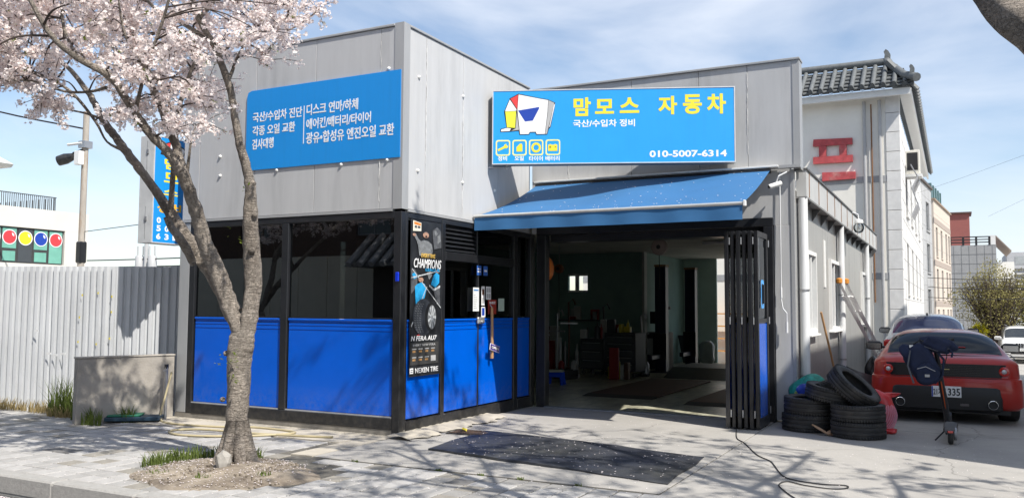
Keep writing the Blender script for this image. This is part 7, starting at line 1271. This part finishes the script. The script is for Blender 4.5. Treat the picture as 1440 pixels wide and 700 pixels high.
# ground drops away down the alley
# brown budding tree, shrubs
def bush(name, loc, rx, ry, h, z0, nleaf, m, label, cat, tr=True, seed=1, sz=.07, barem=None, nb=60, group=None):
    rr = random.Random(seed); root = empty(name, loc, 0, label, cat, group); b = MB()
    for k in range(nb):
        a = rr.uniform(0, 6.28); q = math.sqrt(rr.random()); e = Vector((rx*q*math.cos(a), ry*q*math.sin(a), z0+(h-z0)*(.35+.65*math.sqrt(max(0, 1-q*q*.8))*rr.uniform(.75, 1))))
        s0 = Vector((rr.uniform(-.1, .1), rr.uniform(-.1, .1), z0*.3)); mid = s0.lerp(e, .45)+Vector((rr.uniform(-.2, .2), rr.uniform(-.2, .2), .25))
        pth = [tuple(s0), tuple(mid), tuple(e)]; b.tube(pth, [.05*h/4, .028*h/4, .008], 5)
        for _ in range(5):
            t = rr.uniform(.45, 1); p = Vector(pth[1]).lerp(e, (t-.45)/.55); b.tube([tuple(p), tuple(p+Vector((rr.uniform(-.5, .5), rr.uniform(-.5, .5), rr.uniform(.0, .5)))*h*.16)], [.012, .004], 4)
    b.make('limbs', barem or TWIG, root); MB().tube([(0, 0, -.1), (.03, 0, z0*.6), (0, .02, z0+.3)], [.16*h/4, .12*h/4, .08*h/4], 9).make('trunk', BARK, root, smooth=True)
    g_ = np.random.default_rng(seed); d = g_.normal(size=(nleaf, 3)); d /= np.linalg.norm(d, axis=1, keepdims=True); r_ = g_.random((nleaf, 1))**.45
    lum = 1+.18*np.sin(d[:, :1]*7+2)+.14*np.sin(d[:, 1:2]*9)+.14*np.sin(d[:, 2:]*8+1)
    c = d*r_*lum*np.array([[rx, ry, (h-z0)/2]])+np.array([[0, 0, (h+z0)/2]]); u = g_.normal(size=(nleaf, 3)); u /= np.linalg.norm(u, axis=1, keepdims=True); w = np.cross(u, g_.normal(size=(nleaf, 3))); w /= np.linalg.norm(w, axis=1, keepdims=True)
    V = np.stack([c, c+u*sz*.5+w*sz*.35, c+u*sz, c+u*sz*.5-w*sz*.35], 1).reshape(-1, 3)
    np_mesh('crown', V, np.arange(nleaf*4).reshape(-1, 4), m, root, kind='stuff'); return root
OLV = leafy('budding olive leaves', (.30, .27, .11), .35, var=.35, scale=1); GRL = leafy('green leaves', (.06, .11, .03), .3, var=.4, scale=1)
bush('budding_tree', (7.75, 45, -1.1), 1.9, 1.6, 4.9, 1.4, 8500, OLV, 'rounded brown budding tree behind the parked cars', 'tree', nb=120, sz=.10, seed=2)
bush('leafy_tree', (9.9, 46.5, -1.1), 1.6, 1.5, 4.3, .8, 6000, GRL, 'darker green tree at the right edge behind the white off-roader', 'tree', seed=5, sz=.12)
bush('yellow_shrub', (6.85, 44.2, -.2), .42, .4, .95, .1, 2600, leafy('yellow leaves', (.45, .42, .02), .4), 'bright yellow shrub between silver sedan and white off-roader', 'shrub', seed=8, sz=.07, nb=20)
# neighbour across the alley: stands right of the frame, its shade lies over the cars
nb2 = empty('neighbour_building', (10.0, -.45, 0), 0, 'plain three storey building right of the alley, outside the frame', 'building')
facade(nb2, (0, 0, 0), 0, 9, 8.7, 0, PLAS, [(x, 1.6, z, 1.4) for z in (1.0, 3.9, 6.5) for x in (1.2, 5)]); facade(nb2, (0, 19.5, 0), R(-90), 19.24, 8.7, 0, PLAS, [(x, 1.6, z, 1.4) for z in (1.0, 3.9, 6.5) for x in (2, 7, 12, 16)]); B('roof_slab', -.2, 9.2, -.2, 19.7, 8.7, 8.95, GRAN, nb2); B('rear_wall', .26, 9, 19.2, 19.5, 0, 8.7, PLAS, nb2); B('far_wall', 8.7, 9.0, .26, 19.19, 0, 8.7, PLAS, nb2)
# ================================================================== LEFT BACKGROUND
lb2 = empty('playroom_building', (-18.2, 8.9, 0), R(90), 'low white building with coloured ball pictures on its green windows', 'building')
LBW = mat('warm white render', (.62, .60, .55), .9, 0, .05, 1)
B('wall_top', -12, .05, 0, .3, 3.72, 4.30, LBW, lb2); B('wall_base', -12, .05, 0, .3, 0, 2.68, LBW, lb2); B('wall_end', -.42, .05, 0, .3, 2.681, 3.719, LBW, lb2); B('end_wall', .051, .35, 0, 8, 0, 4.30, LBW, lb2); B('roof_slab', -12, .05, .31, 8, 4.1, 4.25, LBW, lb2)
GG = mat('green window film', (.16, .40, .32), .3, 0, .15, 3); FR = mat('charcoal frame', (.05, .05, .05), .5)
cols = [mat('ball red', (.62, .05, .06), .5), NAVY, mat('ball yellow', (.85, .75, .02), .5)]
for k in range(11):
    x0 = -.44-(k+1)*.475
    wn_ = B('window', x0, x0+.47, .06, .10, 2.69, 3.71, FR, lb2); B('pane', x0+.03, x0+.44, .05, .058, 2.72 if k in (0, 2, 4) else 3.10, 3.68, WGL if k == 2 else GG, wn_)
    if k not in (0, 2, 4): B('pane', x0+.05, x0+.42, .045, .058, 2.74, 3.02, GG, wn_)
    cx, cz = x0+.235, 3.42; ci = [0, 1, 2, 0, 1][k % 5]
    flat('ball_print', ring2(cx, cz, .215, 28), WHITE, wn_, y=.046, t=.002); flat('ball_print', ring2(cx, cz, .19, 28), cols[ci], wn_, y=.0435, t=.002)
    flat('ball_shine', [(cx+.08, cz+.05), (cx+.13, cz+.02), (cx+.13, cz+.09), (cx+.06, cz+.13)], WHITE, wn_, y=.041, t=.001)
for k in range(30): B('railing_bar', -.47-k*.062, -.455-k*.062, .45, .465, 4.31, 4.74, FR, lb2)
B('railing_top', -2.35, -.44, .44, .475, 4.741, 4.765, FR, lb2)
for k in range(22): B('far_railing_bar', -.47, -.455, .5+k*.15, .515+k*.15, 4.31, 4.74, FR, lb2)
B('upper_room', -9, -2.45, .6, 4, 4.26, 5.45, WGL, lb2)
for k in range(5): B('room_frame', -2.50-k*.9, -2.43-k*.9, .53, .6, 4.26, 5.45, FR, lb2)
B('room_transom', -9, -2.51, .55, .6, 4.85, 4.92, FR, lb2); B('room_end', -2.42, -2.1, .8, 4, 4.26, 5.4, LBW, lb2); MB().prism([(.35, 5.46), (.25, 5.55), (1.0, 5.85), (4.2, 5.85), (4.2, 5.46)], -9.2, -1.95, 'x').make('eave', mat('white eave', (.6, .6, .58), .6), lb2)
POLE = mat('rusty pole', (.40, .36, .31), .8, .1, .2, 3, col2=(.28, .14, .06), thr=(.52, .68), stretch=(3, 3, .6))
up = empty('utility_pole', (-14.0, 6.0, 0), 0, 'rusty grey utility pole with a floodlight and white box behind the fence', 'pole')
MB().tube([(0, 0, 0), (0, 0, 3.3), (0, 0, 6.45)], [.09, .08, .075], 14).make('pole', POLE, up, smooth=60); B('black_band', -.10, .10, -.10, .10, 2.55, 3.1, BLACK, up, ch=.03)
B('white_box', -.10, .10, -.24, -.09, 5.05, 5.40, WHITEP, up, ch=.01); fl = MB().lathe([(.001, -.26), (.13, -.25), (.14, -.05), (.09, .15), (.001, .2)], 16, 'y', (0, 0, 0)).make('floodlight', BLACK, up, smooth=40); fl.location = (-.42, -.18, 5.25); fl.rotation_euler = (R(18), R(0), R(-62))
MB().tube([(0, -.08, 5.45), (-.3, -.12, 5.38)], .03, 8).make('lamp_arm', BLACK, up); MB().cyl((-.55, -.1, 5.62), (.02, -.1, 5.62), .035, 8).make('white_arm', WHITEP, up); B('clamp', -.12, .12, -.12, .12, 5.5, 5.68, STEEL, up)
def wire(pts, r, label, name='overhead_wire'): return tag(MB().tube([tuple(p[:3]) for p in smooth_path([(*p, 0) for p in pts], 6)], r, 5).make(name, BLK, None, smooth=True), label, 'wire', 'overhead wires')
wire([(-14.0, 5.9, 6.0), (-17.2, 5.0, 6.75), (-22, 3.5, 8.4)], .022, 'black cable rising left from the top of the rusty pole')
wire([(-13.9, 6, 3.35), (-8, 4.4, 3.35), (-3.9, 1.6, 3.15)], .010, 'thin wire from the rusty pole to the projecting sign')
wire([(-60, 30, 4.6), (-40, 30, 4.45), (-20, 30, 4.7)], .04, 'upper far wire above the corrugated fence'); wire([(-60, 31, 4.15), (-40, 30.5, 4.0), (-20, 31, 4.1)], .04, 'lower far wire above the corrugated fence')
fpz = empty('far_power_pole', (-40.7, 30, -.1), 0, 'distant power pole with pale transformers under the projecting sign', 'pole'); MB().cyl((0, 0, 0), (0, 0, 6.3), .13, 10).make('pole', GREYP, fpz)
for s_ in (-.6, .6): MB().lathe([(.001, 0), (.28, 0), (.28, .8), (.2, .9), (.001, .9)], 12, 'z', (s_, 0, 3.9)).make('transformer', GREYP, fpz, smooth=40)
for s_ in (-.8, -.3, .3, .8): MB().cyl((s_, 0, 4.8), (s_, 0, 5.4), .05, 6).make('insulator', GREYP, fpz)
wire([(4.0, 30, 6.05), (6.2, 30, 6.75), (9.5, 30, 7.9)], .004, 'thin wire rising right of the white building'); wire([(8, 60, 8.0), (14, 60, 11), (18, 60, 13)], .006, 'faint far wire at the right edge of the sky')
for z, w_ in ((3.2, 'highest'), (2.7, 'middle'), (2.15, 'lowest')): wire([(4.5, 43, z), (7.5, 43, z-.12), (13, 43, z+.1)], .018, w_+' of three level wires crossing before the beige building')
# ================================================================== ACROSS THE STREET (mirrored in the office glass)
cf = empty('cream_panel_fence', (-24.2, -13.5, -.1), 0, 'cream panel fence across the street behind the camera', 'fence')
for k in range(12): B('fence_panel', k*1.2, k*1.2+1.18, 0, .08, 0, 3.2, mat('cream fence panel', (.72, .68, .56), .7, 0, .08, 2), cf)
tw = empty('tiled_wall_gate', (-9.7, -13.0, -.35), 0, 'dark walled gate with grey roof tiles across the street behind the camera', 'gate')
B('gate_wall', 0, 9, 0, .5, 0, 3.0, mat('dark gate wall', (.07, .06, .05), .8), tw); MB().prism([(-.9, 3.0), (1.4, 3.0), (.25, 3.9)], -.4, 9.4, 'x').make('gate_roof', TILE, tw)
for k in range(24): MB().tube([(-.2+k*.4, 1.45, 3.05), (-.2+k*.4, .3, 3.98)], .10, 7).make('roof_tile_row', mat('pale roof tile', (.42, .42, .42), .7), tw, smooth=50)
ob = empty('brick_building', (-34, -24, 0), 0, 'tall dark brick building across the street behind the camera', 'building')
facade(ob, (42, 6, 0), R(180), 42, 10.5, 0, mat('dark brick', (.10, .065, .05), .9, 0, .2, 3), [(x, 1.6, z, 1.5) for z in (1.2, 4.2, 7.2) for x in (3, 9, 15, 21, 27, 33)]); B('roof_slab', -.2, 42.2, -6, 6.1, 10.5, 10.8, GRAN, ob)
# scraps: curled leaves and grit caught against the kerb side of the office plinth
GRIT = mat('grit and crumbs', (.20, .17, .13), .95, 0, .4, 40); V = []; 
for _ in range(1400):
    if random.random() < .5: x, y = random.uniform(-3.4, 0), -abs(random.gauss(0, .10))-.01
    else: x, y = abs(random.gauss(0, .12))+.36, random.uniform(-.2, 3.3)
    s = random.uniform(.002, .006); a = random.uniform(0, 3); V += [(x+s*math.cos(a+q*math.pi/2), y+s*math.sin(a+q*math.pi/2), .006+random.uniform(0, .004)) for q in range(4)]
np_mesh('grit', V, np.arange(len(V)).reshape(-1, 4), GRIT, None, label='brown grit and crumbs gathered along the foot of the office', cat='grit', kind='stuff')
